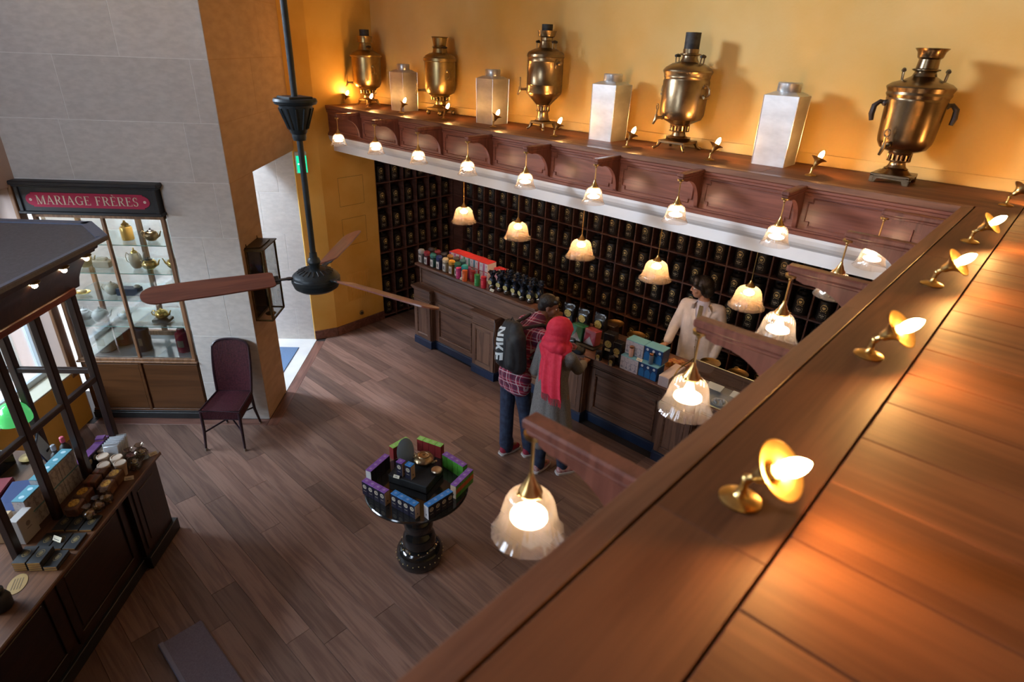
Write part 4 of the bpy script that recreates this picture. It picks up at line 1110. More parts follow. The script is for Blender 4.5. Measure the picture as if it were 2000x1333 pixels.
# cake packets
for k, (x, y) in enumerate(((-2.455, 5.22), (-2.385, 5.25), (-2.30, 5.27), (-2.215, 5.29))):
    t = thing('cake_packet', ['golden cake packet nearest the blue boxes', 'golden cake packet, second from the blue boxes', 'golden cake packet with ribbon, third from the blue boxes', 'golden cake packet with round seal next to the glass case'][k], 'packet', (x, y, ZC), -.35, 'golden cake packets')
    MB().rbox(-.032, .032, -.065, .065, 0, .055, .006).build('cake', cm('cakegold', (.56,.30,.09), .45, col2=(.44,.20,.05), scale=20), t)
    MB().rbox(-.033, .033, -.030, -.005, .001, .0565, .003).rbox(-.033, .033, .015, .03, .001, .0565, .003).build('band', cm('cakeband', (.46,.14,.06) if k < 2 else (.66,.42,.16), .5), t)
# brass scale pans
def pan(x, y, label, z=.10):
    t = thing('scale_pan', label, 'scale pan', (x, y, ZC), 0, 'round brass scale pans at the back of the counter')
    MB().lathe([(.05,0), (.052,.006), (.02,.014), (.010,.03), (.010,z-.02), (.022,z-.012), (.024,z-.008)], 20).build('stand', M['brass_old'], t)
    MB().lathe([(.001,z-.012), (.05,z-.010), (.085,z+.0), (.100,z+.014), (.103,z+.018), (.100,z+.019), (.084,z+.006), (.05,z-.004), (.001,z-.006)], 32).build('pan', M['brass'], t)
pan(-3.30, 5.47-.06, 'brass scale pan half hidden by a dark brown box', .12)
pan(-2.98, 5.35, 'brass scale pan behind the tall black boxes')
pan(-2.10, 5.36, 'brass scale pan at the sleeve of the assistant')
pan(-1.80, 5.345, 'brass scale pan at the right end of the counter')
# curved glass case
gc = thing('glass_case', 'curved glass display case with brass edges at the right end of the counter', 'display case', (-1.83, 5.0, ZC))
arc = [(-.235, .0), (-.235, .05), (-.225, .10), (-.20, .145), (-.16, .175), (-.11, .19), (.17, .19)]
def casecurve(x): return [(x, a, c) for a, c in arc]
fr = MB()
for x in (-.37, .37): fr.tube(casecurve(x)+[(x, .17, 0)], .007, 8)
fr.tube([(-.37,.17,.19), (.37,.17,.19)], .006, 8).tube([(-.37,-.235,.004), (.37,-.235,.004)], .006, 8)
fr.build('brass_frame', M['brass_old'], gc)
g = MB()
for i in range(len(arc)-1):
    g.add([(-.37, arc[i][0], arc[i][1]), (.37, arc[i][0], arc[i][1]), (.37, arc[i+1][0], arc[i+1][1]), (-.37, arc[i+1][0], arc[i+1][1])], [(0,1,2,3)])
g.build('curved_pane', M['glass'], gc, None, None, 60)
MB().rbox(-.37, .37, -.235, .17, -.0005, .012, .003).build('case_floor', cm('case_cloth', (.32,.33,.33), .8), gc)
MB().box(-.36, .36, .165, .172, .012, .19).build('back_panel', M['oak_x'], gc)
for k, x in enumerate((-.25, -.02, .22)):
    MB().rbox(x-.09, x+.06, -.03, .06, .075, .079, .001, TR(rx=.25)).build('white_card', cm('card_white', (.66,.68,.66), .6), gc)
t = MB()
rr = random.Random(8)
for (cx, lab, c) in ((-2.06, 'dark', (.03,.025,.02)), (-1.74, 'pale', (.50,.52,.54)), (-1.57, 'pale', (.42,.47,.55))):
    tt = thing('pastry_dish', 'small dish of %s sweets inside the glass case, %s' % (lab, {-2.06: 'at its left end', -1.74: 'in its middle', -1.57: 'at its right end'}[cx]), 'dish', (cx, 4.85, ZC+.0125), 0, 'dishes of sweets in the glass case')
    MB().lathe([(.05,0), (.07,.006), (.075,.014), (.072,.014), (.05,.006), (.001,.005)], 20).build('dish', cm('dishwhite', (.6,.6,.58), .3), tt)
    sw = MB()
    for q in range(14):
        a = rr.uniform(0, 6.28); d = .05*math.sqrt(rr.random())
        sw.ball((d*math.cos(a), d*math.sin(a), .016+.006*(q % 2)), .012, 8, 5)
    o = sw.build('sweets', cm('sweet_'+lab, c, .4), tt); o['kind'] = 'stuff'
# ================================================================ showcase with the sign
vu, vv = -5.945, -3.645
vt = thing('showcase', 'tall glass showcase with teapots set into the stone wall under the red sign', 'showcase', uv(vu, vv, 0), -PI/4)
vl = (-vu, -vv, 0)
def vp(name, mb, m, smooth=0): return mb.build(name, m, vt, vl, None, smooth)
V0, V1, U0, U1 = -4.235, -3.035, -6.235, -5.64
vp('plinth', MB().rbox(U0, U1+.004, V0-.02, V1+.01, 0, .075, .004).rbox(U0, U1, V0-.01, V1+.005, .075, .10, .004), M['black'])
vp('base', MB().box(U0, U1-.016, V0, V1, .10, .70), M['vitpanel'])
for (a, c, n) in ((V0, -3.64, 0), (-3.61, V1, 1)):
    vp('panel', MB().rbox(U1-.018, U1-.006, a+.02, c-.004, .13, .67, .003), M['vitpanel'])
vp('panel_batten', MB().rbox(U1-.02, U1+.002, -3.64, -3.61, .10, .70, .003).rbox(U1-.02, U1, V0, V1, .10, .125, .003), M['vitpanel'])
vp('sill', MB().rbox(U0, U1+.02, V0-.02, V1+.015, .695, .715, .005).rbox(U0, U1+.006, V0, V1, .715, .745, .004), M['vit'])
ps = []
for (u_, v_, w_) in ((U1-.02, V1-.018, .018), (U1-.02, -3.61, .014), (U1-.02, V0+.018, .018), (U0+.02, V1-.018, .022), (U0+.02, -3.61, .026), (U0+.02, V0+.018, .022)):
    vp('post', MB().rbox(u_-.018, u_+.018, v_-w_, v_+w_, .745, 2.245, .003), M['vit'])
vp('top_rail', MB().rbox(U0, U1, V0, V1, 2.23, 2.285, .003), M['vit'])
vp('back_rail', MB().rbox(U0, U0+.04, V0, V1, .745, .80, .003).rbox(U0, U0+.03, V0, V1, .86, .90, .003), M['vit'])
vp('front_pane', MB().box(U1-.022, U1-.018, V0+.036, -3.624, .745, 2.23).box(U1-.022, U1-.018, -3.596, V1-.036, .745, 2.23), M['glass'])
vp('side_pane', MB().box(U0+.04, U1-.04, V1-.014, V1-.010, .745, 2.23), M['glass'])
vp('back_pane', MB().box(U0+.018, U0+.022, V0+.04, V1-.04, .90, 2.23), M['glass'])
vp('case_floor', MB().box(U0+.03, U1-.03, V0+.02, V1-.02, .740, .748), pbr('case_mirror_floor', (.55,.55,.55), .12, .6))
SZ = [1.092, 1.380, 1.670, 1.962]
for z in SZ:
    s = vp('glass_shelf', MB().box(U0+.05, U1-.045, V0+.03, V1-.03, z-.008, z), M['glass_shelf'])
    e = MB().box(U1-.0455, U1-.044, V0+.03, V1-.03, z-.008, z).build('shelf_edge', M['glass_edge'], s)
spot = glow('lit_showcase_spot', (1,.93,.82), 160)
for k, v_ in enumerate((-3.92, -3.34)):
    d = vp('spot_lamp', MB().lathe([(.022,0), (.022,.014)], 16, TR(-5.86, v_, 2.216)), spot)
    MB().lathe([(.024,.0), (.034,.0), (.034,.016), (.024,.016), (.024,0)], 16, TR(-5.86, v_, 2.2145), False).build('spot_ring', M['brass'], d)

sg = thing('shop_sign', 'black framed red shop sign above the teapot showcase', 'sign', uv(-5.6, -3.635, 2.28), -PI/4)
sgm = pbr('sign_black_paint', (.010,.010,.013), .5, col2=(.016,.016,.02), scale=10)
mb = MB().rbox(-.05, .03, -.625, .625, .0, .295, .004)
mb.build('board', sgm, sg, None, None, 0)
mb = MB().rbox(-.05, .062, -.650, .650, .262, .300, .008).rbox(-.05, .048, -.638, .638, .245, .264, .006).rbox(-.05, .052, -.638, .640, .0, .028, .006)
mb.rbox(-.05, .045, -.625, -.588, .02, .25, .005).rbox(-.05, .045, .588, .625, .02, .25, .005)
mb.build('cornice_frame', sgm, sg, None, None, 0)
Tt = Matrix(((0,0,1,0), (1,0,0,0), (0,1,0,0), (0,0,0,1)))
def sx(hx, hz, n=8):
    pts = []
    r = .045
    base = [(hx, hz), (-hx, hz), (-hx, -hz), (hx, -hz)]
    # straight top and bottom, notched then rounded ends
    right = [(hx-.055, -hz), (hx-.055, -hz+.012), (hx-.04, -hz+.014)]+[(hx-.045+r*math.cos(a)*1.0, (hz-.018)*math.sin(a)) for a in [-PI/2*.8+PI*.8*i/10 for i in range(11)]]+[(hx-.04, hz-.014), (hx-.055, hz-.012), (hx-.055, hz)]
    left = [(-x, -z) for x, z in right]
    return right+left
MB().prism(sx(.548, .066), 0, .006, Tt @ TR(0, .132, .030)).build('red_plaque', pbr('sign_red', (.44,.035,.085), .6, spec=.2), sg, None, None, 0)
# serif capitals drawn as strokes
class Pen:
    def __init__(s, mb, x, k, z0): s.mb, s.x, s.k, s.z0 = mb, x, k, z0
    def poly(s, pts):
        P = [(s.x+p[0]*s.k, s.z0+p[1]*s.k) for p in pts]
        s.mb.prism(P, .0, .003, Tt @ TR(0, 0, .0365))
    def box(s, x0, x1, y0, y1): s.poly([(x0,y0),(x1,y0),(x1,y1),(x0,y1)])
    def stem(s, x, w, y0=0, y1=1): s.box(x-w/2, x+w/2, y0, y1)
    def serif(s, x, y, h=.13, t=.045): s.box(x-h, x+h, (y if y < .5 else y-t), (y+t if y < .5 else y))
    def diag(s, x0, y0, x1, y1, w): s.poly([(x0-w/2,y0),(x0+w/2,y0),(x1+w/2,y1),(x1-w/2,y1)])
    def arc(s, cx, cy, rx, ry, a0, a1, w, thin=.05, n=12):
        for i in range(n):
            q = []
            for a in (a0+(a1-a0)*i/n, a0+(a1-a0)*(i+1)/n):
                t = thin+(w-thin)*abs(math.cos(a))
                q.append(((cx+rx*math.cos(a), cy+ry*math.sin(a)), (cx+(rx-t)*math.cos(a), cy+(ry-min(t,thin+.03))*math.sin(a))))
            s.poly([q[0][0], q[1][0], q[1][1], q[0][1]])
T_, H_ = .145, .055
def gl(p, ch):
    if ch == 'M':
        p.stem(.13, .06); p.stem(.86, T_); p.diag(.48, 0, .15, 1, .12); p.diag(.50, 0, .82, 1, .06)
        for x in (.13, .86): p.serif(x, 0, .12)
        p.serif(.10, 1, .10); p.serif(.90, 1, .10); return 1.02
    if ch == 'A':
        p.diag(.08, 0, .40, 1, .06); p.diag(.70, 0, .40, 1, T_); p.box(.20, .58, .32, .37)
        p.serif(.09, 0, .12); p.serif(.70, 0, .14); return .82
    if ch in 'RP':
        p.stem(.17, T_); p.serif(.17, 0, .14); p.serif(.12, 1, .10)
        p.box(.17, .40, .95, 1); p.box(.17, .40, .48, .53); p.arc(.38, .74, .28, .26, -PI/2, PI/2, .14)
        p.diag(.68, 0, .38, .5, T_); p.serif(.72, 0, .10); return .80
    if ch == 'I':
        p.stem(.17, T_); p.serif(.17, 0, .15); p.serif(.17, 1, .15); return .36
    if ch == 'G':
        p.arc(.46, .5, .42, .51, .75, 2*PI-.62, T_); p.stem(.74, .13, .05, .43); p.box(.58, .88, .40, .445)
        p.poly([(.76,.70),(.81,.70),(.81,.98),(.77,.98)]); return .90
    if ch in 'EÈF':
        p.stem(.17, T_); p.serif(.17, 0, .14); p.serif(.17, 1, .14)
        p.box(.17, .62, .95, 1); p.poly([(.57,.95),(.63,.78),(.63,1),(.57,1)]); p.box(.17, .48, .50, .55); p.box(.455, .485, .42, .63)
        if ch != 'F': p.box(.17, .66, 0, .05); p.poly([(.60,.05),(.66,.24),(.68,0),(.60,0)])
        if ch == 'È': p.poly([(.20,1.24),(.32,1.26),(.46,1.08),(.42,1.07)])
        return .70
    if ch == 'S':
        p.arc(.31, .74, .25, .27, .5, PI+PI/2, T_*.9); p.arc(.31, .26, .27, .27, -PI+.4, PI/2, T_*.9)
        p.poly([(.49,.72),(.53,.72),(.53,.99),(.50,.99)]); p.poly([(.06,.02),(.09,.02),(.10,.30),(.06,.30)]); return .64
    return .38
mb = MB(); text = 'MARIAGE FRÈRES'
probe = MB(); wsum = sum(gl(Pen(probe, 0, 1, 0), ch)+.06 for ch in text)
k_ = .083; x = -wsum*k_*.5
lett = pbr('cream_lettering', (.72,.60,.46), .5)
for ch in text:
    mb = MB()
    x += (gl(Pen(mb, x, k_*.97, .092), ch)+.06)*k_
    if ch != ' ': mb.build('letter', lett, sg, None, None, 0)
mb = MB()
for y_ in (-.505, .505):
    for q in range(6):
        a = PI/3*q
        mb.lathe([(.001,0), (.0055,0), (.0055,.002), (.001,.002)], 8, Tt @ TR(y_+.008*math.cos(a), .132+.008*math.sin(a), .036))
mb.build('rosette', pbr('cream_lettering2', (.72,.60,.52), .5), sg, None, None, 0)

# ---------------------------------------------------------------- teapots in the showcase
def teapot(u_, v_, z, r, h, m, label, mlid=None, spout=1, lift=0.0, stand=None, rz=0.0):
    r, h = r*1.17, h*1.17
    t = thing('teapot', label, 'teapot', uv(u_, v_, z+.0005), -PI/4+rz)
    if stand:
        MB().rbox(-.06, .06, -.085, .085, 0, stand, .003).build('stand', M['lacquer'], t)
        lift = stand
    prof = [(.55,0), (.60,.02), (.80,.14), (.97,.36), (1.0,.52), (.93,.72), (.72,.88), (.48,.94)]
    MB().lathe([(r*a, lift+h*b) for a, b in prof], 22).build('body', m, t)
    MB().lathe([(r*.52, lift+h*.93), (r*.48, lift+h*1.0), (r*.25, lift+h*1.08), (r*.10, lift+h*1.10), (r*.14, lift+h*1.18), (r*.10, lift+h*1.24), (.001, lift+h*1.25)], 16).build('lid', mlid or m, t)
    s = spout
    MB().tube([(0, s*r*.85, lift+h*.35), (0, s*r*1.25, lift+h*.50), (0, s*r*1.42, lift+h*.80), (0, s*r*1.60, lift+h*.98)], [r*.20, r*.15, r*.10, r*.08], 8).build('spout', m, t)
    MB().tube([(0, -s*r*.85, lift+h*.78), (0, -s*r*1.25, lift+h*.92), (0, -s*r*1.55, lift+h*.70), (0, -s*r*1.45, lift+h*.40), (0, -s*r*.92, lift+h*.26)], r*.08, 8).build('handle', m, t)
    return t
gold = pbr('polished_gold', (.80,.55,.18), .22, 1)
palegold = pbr('pale_gold_glaze', (.62,.50,.30), .3, .5, col2=(.5,.40,.22), scale=20)
creamg = pbr('cream_glaze', (.66,.60,.48), .3, col2=(.58,.52,.40), scale=20)
whiteg = pbr('white_porcelain', (.78,.77,.73), .2)
darkl = pbr('dark_lid_metal', (.05,.045,.05), .4)
teapot(-5.86, -3.31, SZ[3], .055, .085, M['bronze'], 'bronze teapot with dark lid at the right of the top glass shelf', darkl)
teapot(-5.86, -4.02, SZ[2], .060, .105, palegold, 'pale gold round teapot at the left of the second glass shelf')
teapot(-5.86, -3.52, SZ[2], .052, .145, creamg, 'tall cream and gold teapot in the middle of the second glass shelf', gold)
teapot(-5.84, -3.385, SZ[2], .060, .085, gold, 'ribbed gold teapot with black lid on the second glass shelf', darkl)
teapot(-5.88, -3.165, SZ[2], .055, .085, gold, 'gold teapot at the right end of the second glass shelf', None, -1)
teapot(-5.86, -3.83, SZ[1], .058, .095, creamg, 'cream teapot with a big ring handle on the third glass shelf')
teapot(-5.88, -3.24, SZ[1], .050, .080, palegold, 'pale gold teapot half behind the fan blade on the third glass shelf')
teapot(-5.84, -4.17, SZ[0], .058, .095, whiteg, 'white porcelain teapot at the far left of the lowest glass shelf')
teapot(-5.82, -4.00, SZ[0], .068, .105, whiteg, 'big white porcelain teapot on the lowest glass shelf')
teapot(-5.86, -3.78, SZ[0], .042, .07, whiteg, 'small white porcelain teapot beside the middle post on the lowest glass shelf', palegold)
teapot(-5.84, -3.385, SZ[0], .055, .080, gold, 'shiny ornate gold teapot on a black stand on the lowest glass shelf', gold, 1, 0, .03)
t = thing('amber_canister', 'amber and gold lidded canister on the top glass shelf', 'canister', uv(-5.86, -3.54, SZ[3]+.0005), -PI/4)
MB().lathe([(.05,0), (.055,.005), (.056,.12), (.048,.135)], 20).build('body', pbr('amber_glaze', (.62,.36,.08), .2, .4), t)
MB().lathe([(.036,.133), (.036,.155), (.024,.165), (.012,.178), (.012,.19), (.001,.195)], 16).build('lid', gold, t)
t = thing('cream_caddy', 'angular cream tea caddy with a long spout on the second glass shelf', 'caddy', uv(-5.86, -3.85, SZ[2]+.0005), -PI/4)
MB().rbox(-.045, .045, -.085, .085, 0, .075, .012).build('body', creamg, t); MB().rbox(-.03, .03, -.05, .05, .073, .10, .010).build('lid', creamg, t)
MB().tube([(0,-.07,.05), (0,-.11,.07), (0,-.125,.10)], [.014,.010,.008], 8).build('spout', creamg, t)
t = thing('gold_dish', 'long shallow gold dish at the left of the third glass shelf', 'dish', uv(-5.84, -4.13, SZ[1]+.0005), -PI/4)
MB().lathe([(.02,0), (.05,.006), (.07,.022), (.073,.030), (.07,.030), (.05,.012), (.001,.008)], 20, Matrix.Diagonal((.7,1.25,1,1))).build('bowl', gold, t); MB().ball((0,0,.03), .028, 12, 8, None, (1,2.0,.6)).build('cover', palegold, t)
t = thing('black_box', 'black lacquer box behind the middle post on the third glass shelf', 'box', uv(-5.85, -3.655, SZ[1]+.0005), -PI/4)
MB().rbox(-.05, .05, -.11, .11, 0, .075, .004).build('box_body', M['navy'], t); MB().ball((0,.085,.09), .032, 12, 8, None, (1,1,.6)).build('cover_ornament', creamg, t)
def urn(u_, v_, r, h, m, label, rz=0):
    t = thing('display_jar', label, 'jar', uv(u_, v_, .7485), -PI/4+rz, 'big display jars on the showcase floor')
    MB().lathe([(r*.9,0), (r,.008), (r*1.0,h*.86), (r*.92,h*.93), (r*.60,h*.97), (r*.52,h)], 24).build('body', m, t)
    MB().lathe([(r*.56,h*.98), (r*.60,h*1.0), (r*.60,h*1.07), (r*.50,h*1.10), (.001,h*1.11)], 20).build('lid', m, t)
    lb = MB(); rr = r*1.004
    lb.add([(rr*math.cos(a), rr*math.sin(a), z) for z in (h*.30, h*.62) for a in (-.5,-.25,0,.25,.5)], [(i,i+1,i+6,i+5) for i in range(4)])
    lb.build('crest_label', pbr('jar_label_'+label[:5], (.16,.13,.09), .5), t)
urn(-5.82, -4.03, .085, .27, pbr('grey_celadon', (.50,.49,.45), .3), 'pale grey display jar at the left of the showcase floor')
urn(-5.98, -3.93, .085, .27, pbr('burgundy_glaze2', (.14,.01,.02), .2), 'burgundy display jar behind the pale grey one')
urn(-5.84, -3.655, .085, .27, pbr('navy_glaze', (.012,.02,.045), .18), 'dark navy display jar behind the showcase middle post')
urn(-5.82, -3.22, .068, .24, pbr('burgundy_glaze', (.20,.008,.025), .18), 'burgundy display jar at the right of the showcase floor')

# ================================================================ wall lantern by the doorway
ln = thing('wall_lantern', 'long brass framed glass wall lantern on the ochre wall beside the doorway', 'lantern', uv(-5.905, -2.37, 1.165), -PI/4)
mb = MB(); H = .76; a, c, d = -.185, .185, .17
for (x, y_) in ((a,.006), (c,.006), (a,d), (c,d)): mb.rbox(x-.008, x+.008, y_-.008, y_+.008, 0, H, .002)
for z in (.005, H-.005):
    mb.rbox(a, c, -.002, .014, z-.008, z+.008, .002).rbox(a, c, d-.008, d+.008, z-.008, z+.008, .002).rbox(a-.008, a+.008, 0, d, z-.008, z+.008, .002).rbox(c-.008, c+.008, 0, d, z-.008, z+.008, .002)
mb.build('brass_frame', pbr('dark_brass', (.20,.13,.05), .4, 1, col2=(.12,.08,.035), scale=20), ln)
MB().rbox(a-.02, c+.02, -.0, d+.02, H, H+.012, .003).prism([(a,0), (c,0), (c-.05,d-.03), (a+.05,d-.03)], H+.012, H+.02).build('cap', pbr('dark_brass2', (.10,.07,.035), .4, 1), ln)
MB().box(a, c, .001, .004, 0, H).build('back_plate', pbr('smoked_mirror', (.03,.025,.02), .15, .5), ln)
MB().box(c-.002, c+.001, .012, d-.006, .01, H-.01).box(a, c, d-.001, d+.001, .01, H-.01).build('pane', pane('lantern_glass', (.96,.96,.94), .02), ln)
MB().tube([(0,.09,0), (0,.09,.20)], .010, 8).lathe([(.05,.0), (.055,.01), (.02,.03)], 16, TR(0,.09,0)).build('candle_holder', M['brass_old'], ln)
MB().tube([(0,.09,.20), (0,.09,.40)], .014, 10).build('candle', creamg, ln)
MB().tube([(.0,.09,.40), (.03,.10,.47), (.0,.09,.53)], .005, 6).ball((0,.09,.54), .015, 8, 6).build('hook_ornament', M['brass_old'], ln)
for x in (a+.03, c-.03): MB().tube([(x,.01,H), (x,.01,H+.05)], .005, 6).build('finial', M['bronze_dk'], ln)

# ================================================================ kiosk in the left foreground
ku, kv = -3.0, -2.9
kl = (-ku, -kv, 0)
ks = thing('kiosk', 'dark wooden sales kiosk with glazing posts and canopy in the left foreground', 'kiosk', uv(ku, kv, 0), -PI/4)
def kp(name, mb, m, smooth=0): return mb.build(name, m, ks, kl, None, smooth)
KZ = .82
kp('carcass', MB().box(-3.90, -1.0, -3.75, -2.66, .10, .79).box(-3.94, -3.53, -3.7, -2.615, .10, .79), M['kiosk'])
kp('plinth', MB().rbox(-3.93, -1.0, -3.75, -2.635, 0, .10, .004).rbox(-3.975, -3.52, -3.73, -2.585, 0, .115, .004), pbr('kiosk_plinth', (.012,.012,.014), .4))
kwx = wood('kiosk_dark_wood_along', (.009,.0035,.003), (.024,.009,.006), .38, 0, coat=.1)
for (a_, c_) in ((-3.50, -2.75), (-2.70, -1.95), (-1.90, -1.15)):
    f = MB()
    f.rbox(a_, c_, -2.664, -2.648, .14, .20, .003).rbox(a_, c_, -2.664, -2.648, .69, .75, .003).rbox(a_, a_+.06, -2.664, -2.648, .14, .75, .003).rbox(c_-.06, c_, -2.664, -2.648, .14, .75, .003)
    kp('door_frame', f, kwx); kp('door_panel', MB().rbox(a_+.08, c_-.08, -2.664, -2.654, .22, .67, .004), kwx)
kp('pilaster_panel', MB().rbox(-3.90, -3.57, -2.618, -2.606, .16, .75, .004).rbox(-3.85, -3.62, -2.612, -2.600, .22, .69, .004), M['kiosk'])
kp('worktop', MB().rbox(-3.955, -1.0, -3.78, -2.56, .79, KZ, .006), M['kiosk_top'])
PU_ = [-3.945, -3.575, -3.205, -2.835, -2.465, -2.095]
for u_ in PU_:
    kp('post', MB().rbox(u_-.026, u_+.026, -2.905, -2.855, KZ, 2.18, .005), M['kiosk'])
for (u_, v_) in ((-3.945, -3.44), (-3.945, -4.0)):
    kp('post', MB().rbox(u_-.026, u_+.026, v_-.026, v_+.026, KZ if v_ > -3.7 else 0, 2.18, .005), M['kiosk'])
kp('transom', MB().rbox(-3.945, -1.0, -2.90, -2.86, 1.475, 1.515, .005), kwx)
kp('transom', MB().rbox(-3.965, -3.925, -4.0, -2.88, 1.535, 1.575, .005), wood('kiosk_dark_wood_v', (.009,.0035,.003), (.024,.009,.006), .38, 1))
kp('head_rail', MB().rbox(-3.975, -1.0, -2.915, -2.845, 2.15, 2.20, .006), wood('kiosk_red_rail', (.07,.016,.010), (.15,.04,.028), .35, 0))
# canopy: concave fascia swept along a chamfered outline, flat roof on top
lev = [(2.185, .0), (2.25, .012), (2.31, .035), (2.36, .065), (2.40, .10), (2.425, .12), (2.428, .135), (2.448, .14), (2.45, .155), (2.468, .16)]
vs = []; fs = []
for z, d_ in lev:
    vs += [(-.9, -2.86+d_, z), (-4.04-d_*.42, -2.86+d_, z), (-4.36-d_, -3.18+d_*.42, z), (-4.36-d_, -4.15, z)]
for k in range(len(lev)-1):
    for i in range(3):
        fs.append((k*4+i+1, k*4+i, (k+1)*4+i, (k+1)*4+i+1))
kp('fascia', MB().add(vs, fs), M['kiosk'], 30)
roof = [(-.9, -2.70), (-4.24, -2.70), (-4.585, -3.01), (-4.60, -4.2), (-.9, -4.2)]
kp('roof', MB().prism(roof[::-1], 2.468, 2.492), pbr('grey_roof_felt', (.13,.135,.16), .6, col2=(.16,.165,.195), scale=60))
rb = MB()
def strip(p, q, w_):
    p, q = Vector(p), Vector(q); d = (q-p).normalized(); n = Vector((-d.y, d.x))
    rb.prism([p, q, q+n*w_, p+n*w_][::1] , 2.490, 2.502)
strip(roof[0], roof[1], -.03 if False else .0301); strip(roof[1], roof[2], .075); strip(roof[2], roof[3], .075)
kp('roof_border', rb, pbr('roof_edge_painted_sheen', (.16,.20,.30), .45, col2=(.19,.23,.34), scale=30))  # border tinted bluer and paler: daylight sheen put into its colour
kb = glow('lit_canopy_bulb', (1.0,.72,.40), 26)
for k, (u_, n) in enumerate(((-3.50, 'left'), (-3.78, 'middle'), (-4.02, 'right'))):
    t = thing('canopy_spotlight', ['small brass canopy spotlight, nearest to the picture edge', 'small brass canopy spotlight, middle one under the kiosk roof', 'small brass canopy spotlight, at the corner of the kiosk roof'][k], 'lamp', uv(u_, -2.745, 2.40), -PI/4, 'canopy spotlights')
    MB().lathe([(.030,.012), (.036,.022), (.020,.030)], 16).tube([(0,-.03,.03), (0,0,.022)], .008, 6).build('brass_holder', M['brass'], t)
    MB().ball((0,0,-.002), .017, 12, 8).build('bulb', kb, t)

# ---------------------------------------------------------------- goods on the kiosk
def K(u_, v_, z=KZ+.0005): return uv(u_, v_, z)
def kthing(name, label, cat, u_, v_, rz=0, group=None, z=KZ+.0005): return thing(name, label, cat, K(u_, v_, z), -PI/4+rz, group)
toile = pbr('toile_white_box', (.46,.42,.42), .55, col2=(.26,.23,.25), scale=38, lo=.50, hi=.66)
def toilebox(u_, v_, z, w_, h, label):
    t = kthing('toile_box', label, 'box', u_, v_, 0, 'white printed boxes with blue lids on the kiosk', z)
    MB().rbox(-w_/2+.001, w_/2-.001, -.028, .05, 0, h-.004, .002).build('box_body', toile, t)
    MB().rbox(-w_/2+.0008, w_/2-.0008, -.0283, .0503, h-.010, h-.0005, .002).build('lid', cm('aqua_lid', (.075,.24,.30), .5), t)
    mb = MB()
    for q in range(2):
        cx = -w_/4+w_/2*q
        mb.lathe([(.001,0), (.016,0), (.016,.0008), (.001,.001)], 12, TR(cx, .011, h-.0006))
    mb.build('lid_print', cm('lid_print', (.40,.55,.60), .5), t)
    mb = MB()
    for q in range(3):
        cx = -w_*.32+w_*.32*q
        mb.box(cx-.004, cx+.004, .0502, .0508, .012, h*.55).add([(cx-.018,.0508,h*.5), (cx,.0508,h*.85), (cx+.018,.0508,h*.5)], [(0,1,2)])
    mb.build('toile_print', cm('toile_faint', (.30,.27,.28), .6), t)
for k in range(2):
    toilebox(-3.175, -3.01, KZ+.0005+.120*k, .165, .120, 'white printed box with blue lid, %s of the near stack' % ['bottom', 'top'][k])
for c_ in range(2):
    for k in range(2):
        toilebox(-3.345-.174*c_, -3.00, KZ+.0005+.140*k, .172, .140, 'white printed box with blue lid, %s of the %s stack' % (['bottom', 'top'][k], ['middle', 'far'][c_]))
t = kthing('tall_box', 'grey white tall box with a small crest behind the black boxes on the kiosk', 'box', -3.03, -2.955, .0)
MB().rbox(-.07, .07, -.03, .03, 0, .19, .003).build('box_body', cm('greywhite', (.38,.35,.33), .5), t)
mb = MB().lathe([(.001,0), (.018,0), (.018,.001), (.001,.0012)], 14, TR(0, .0302, .12, -PI/2)).box(-.02, .02, .0302, .031, .085, .09)
mb.build('crest_print', cm('toile_dark', (.16,.13,.14), .6), t)
t = kthing('wooden_box', 'small buff box behind the grey white tall box', 'box', -3.02, -3.08, .1)
MB().rbox(-.06, .05, -.04, .04, 0, .17, .003).build('box_body', cm('buffbox', (.40,.26,.14), .5), t); MB().rbox(-.061, .051, -.041, .041, .155, .175, .003).build('lid', cm('buffbox2', (.46,.32,.18), .5), t)
gi = 0
for r_ in range(3):
    for c_ in range(3):
        n = [4, 4, 2][c_] if r_ == 0 else 1
        for s_ in range(n):
            t = kthing('black_chocolate_box', 'flat black gold box, %s row, %s%s' % (ORD[r_], ['next to the posts', 'in the middle', 'at the counter edge'][c_], (', %s from the bottom' % ORD[s_]) if n > 1 else ''), 'box',
                       -2.815-.165*r_, -2.815+.088*c_+.006*r_, .06, 'flat black and gold boxes', KZ+.0005+.0165*s_)
            MB().rbox(-.070, .070, -.040, .040, 0, .0160, .002).build('box_body', M['black'], t)
            MB().box(.0702, .0708, -.036, .036, .002, .014).build('gold_edge', pbr('gold_edge', (.60,.36,.12), .35, .4) if 'gold_edge' not in M else M['gold_edge'], t)
            if s_ == n-1:
                mb = MB().lathe([(.020,0), (.024,0), (.024,.0006), (.020,.0006)], 18, TR(-.01, 0, .0160, 0, 0, 0) @ Matrix.Diagonal((1.3,.8,1,1)), False).lathe([(.001,0), (.014,0), (.014,.0006), (.001,.0006)], 12, TR(-.01, 0, .0160) @ Matrix.Diagonal((1.3,.8,1,1)))
                mb.build('oval_crest', cm('dull_gold', (.20,.145,.055), .5), t)
            M['gold_edge'] = t.children[1].data.materials[0]
price_card(*K(-2.97, -2.74, KZ+.018), label='cream price card lying on the black and gold boxes', rz=-PI/4+1.2, s=1.1)
brownb = pbr('brown_paper_bag', (.11,.045,.02), .5, col2=(.18,.08,.035), scale=20, bump=.3, bscale=25)
oseal = pbr('orange_yellow_seal', (.62,.34,.04), .5, col2=(.28,.12,.01), scale=110, lo=.44, hi=.6)
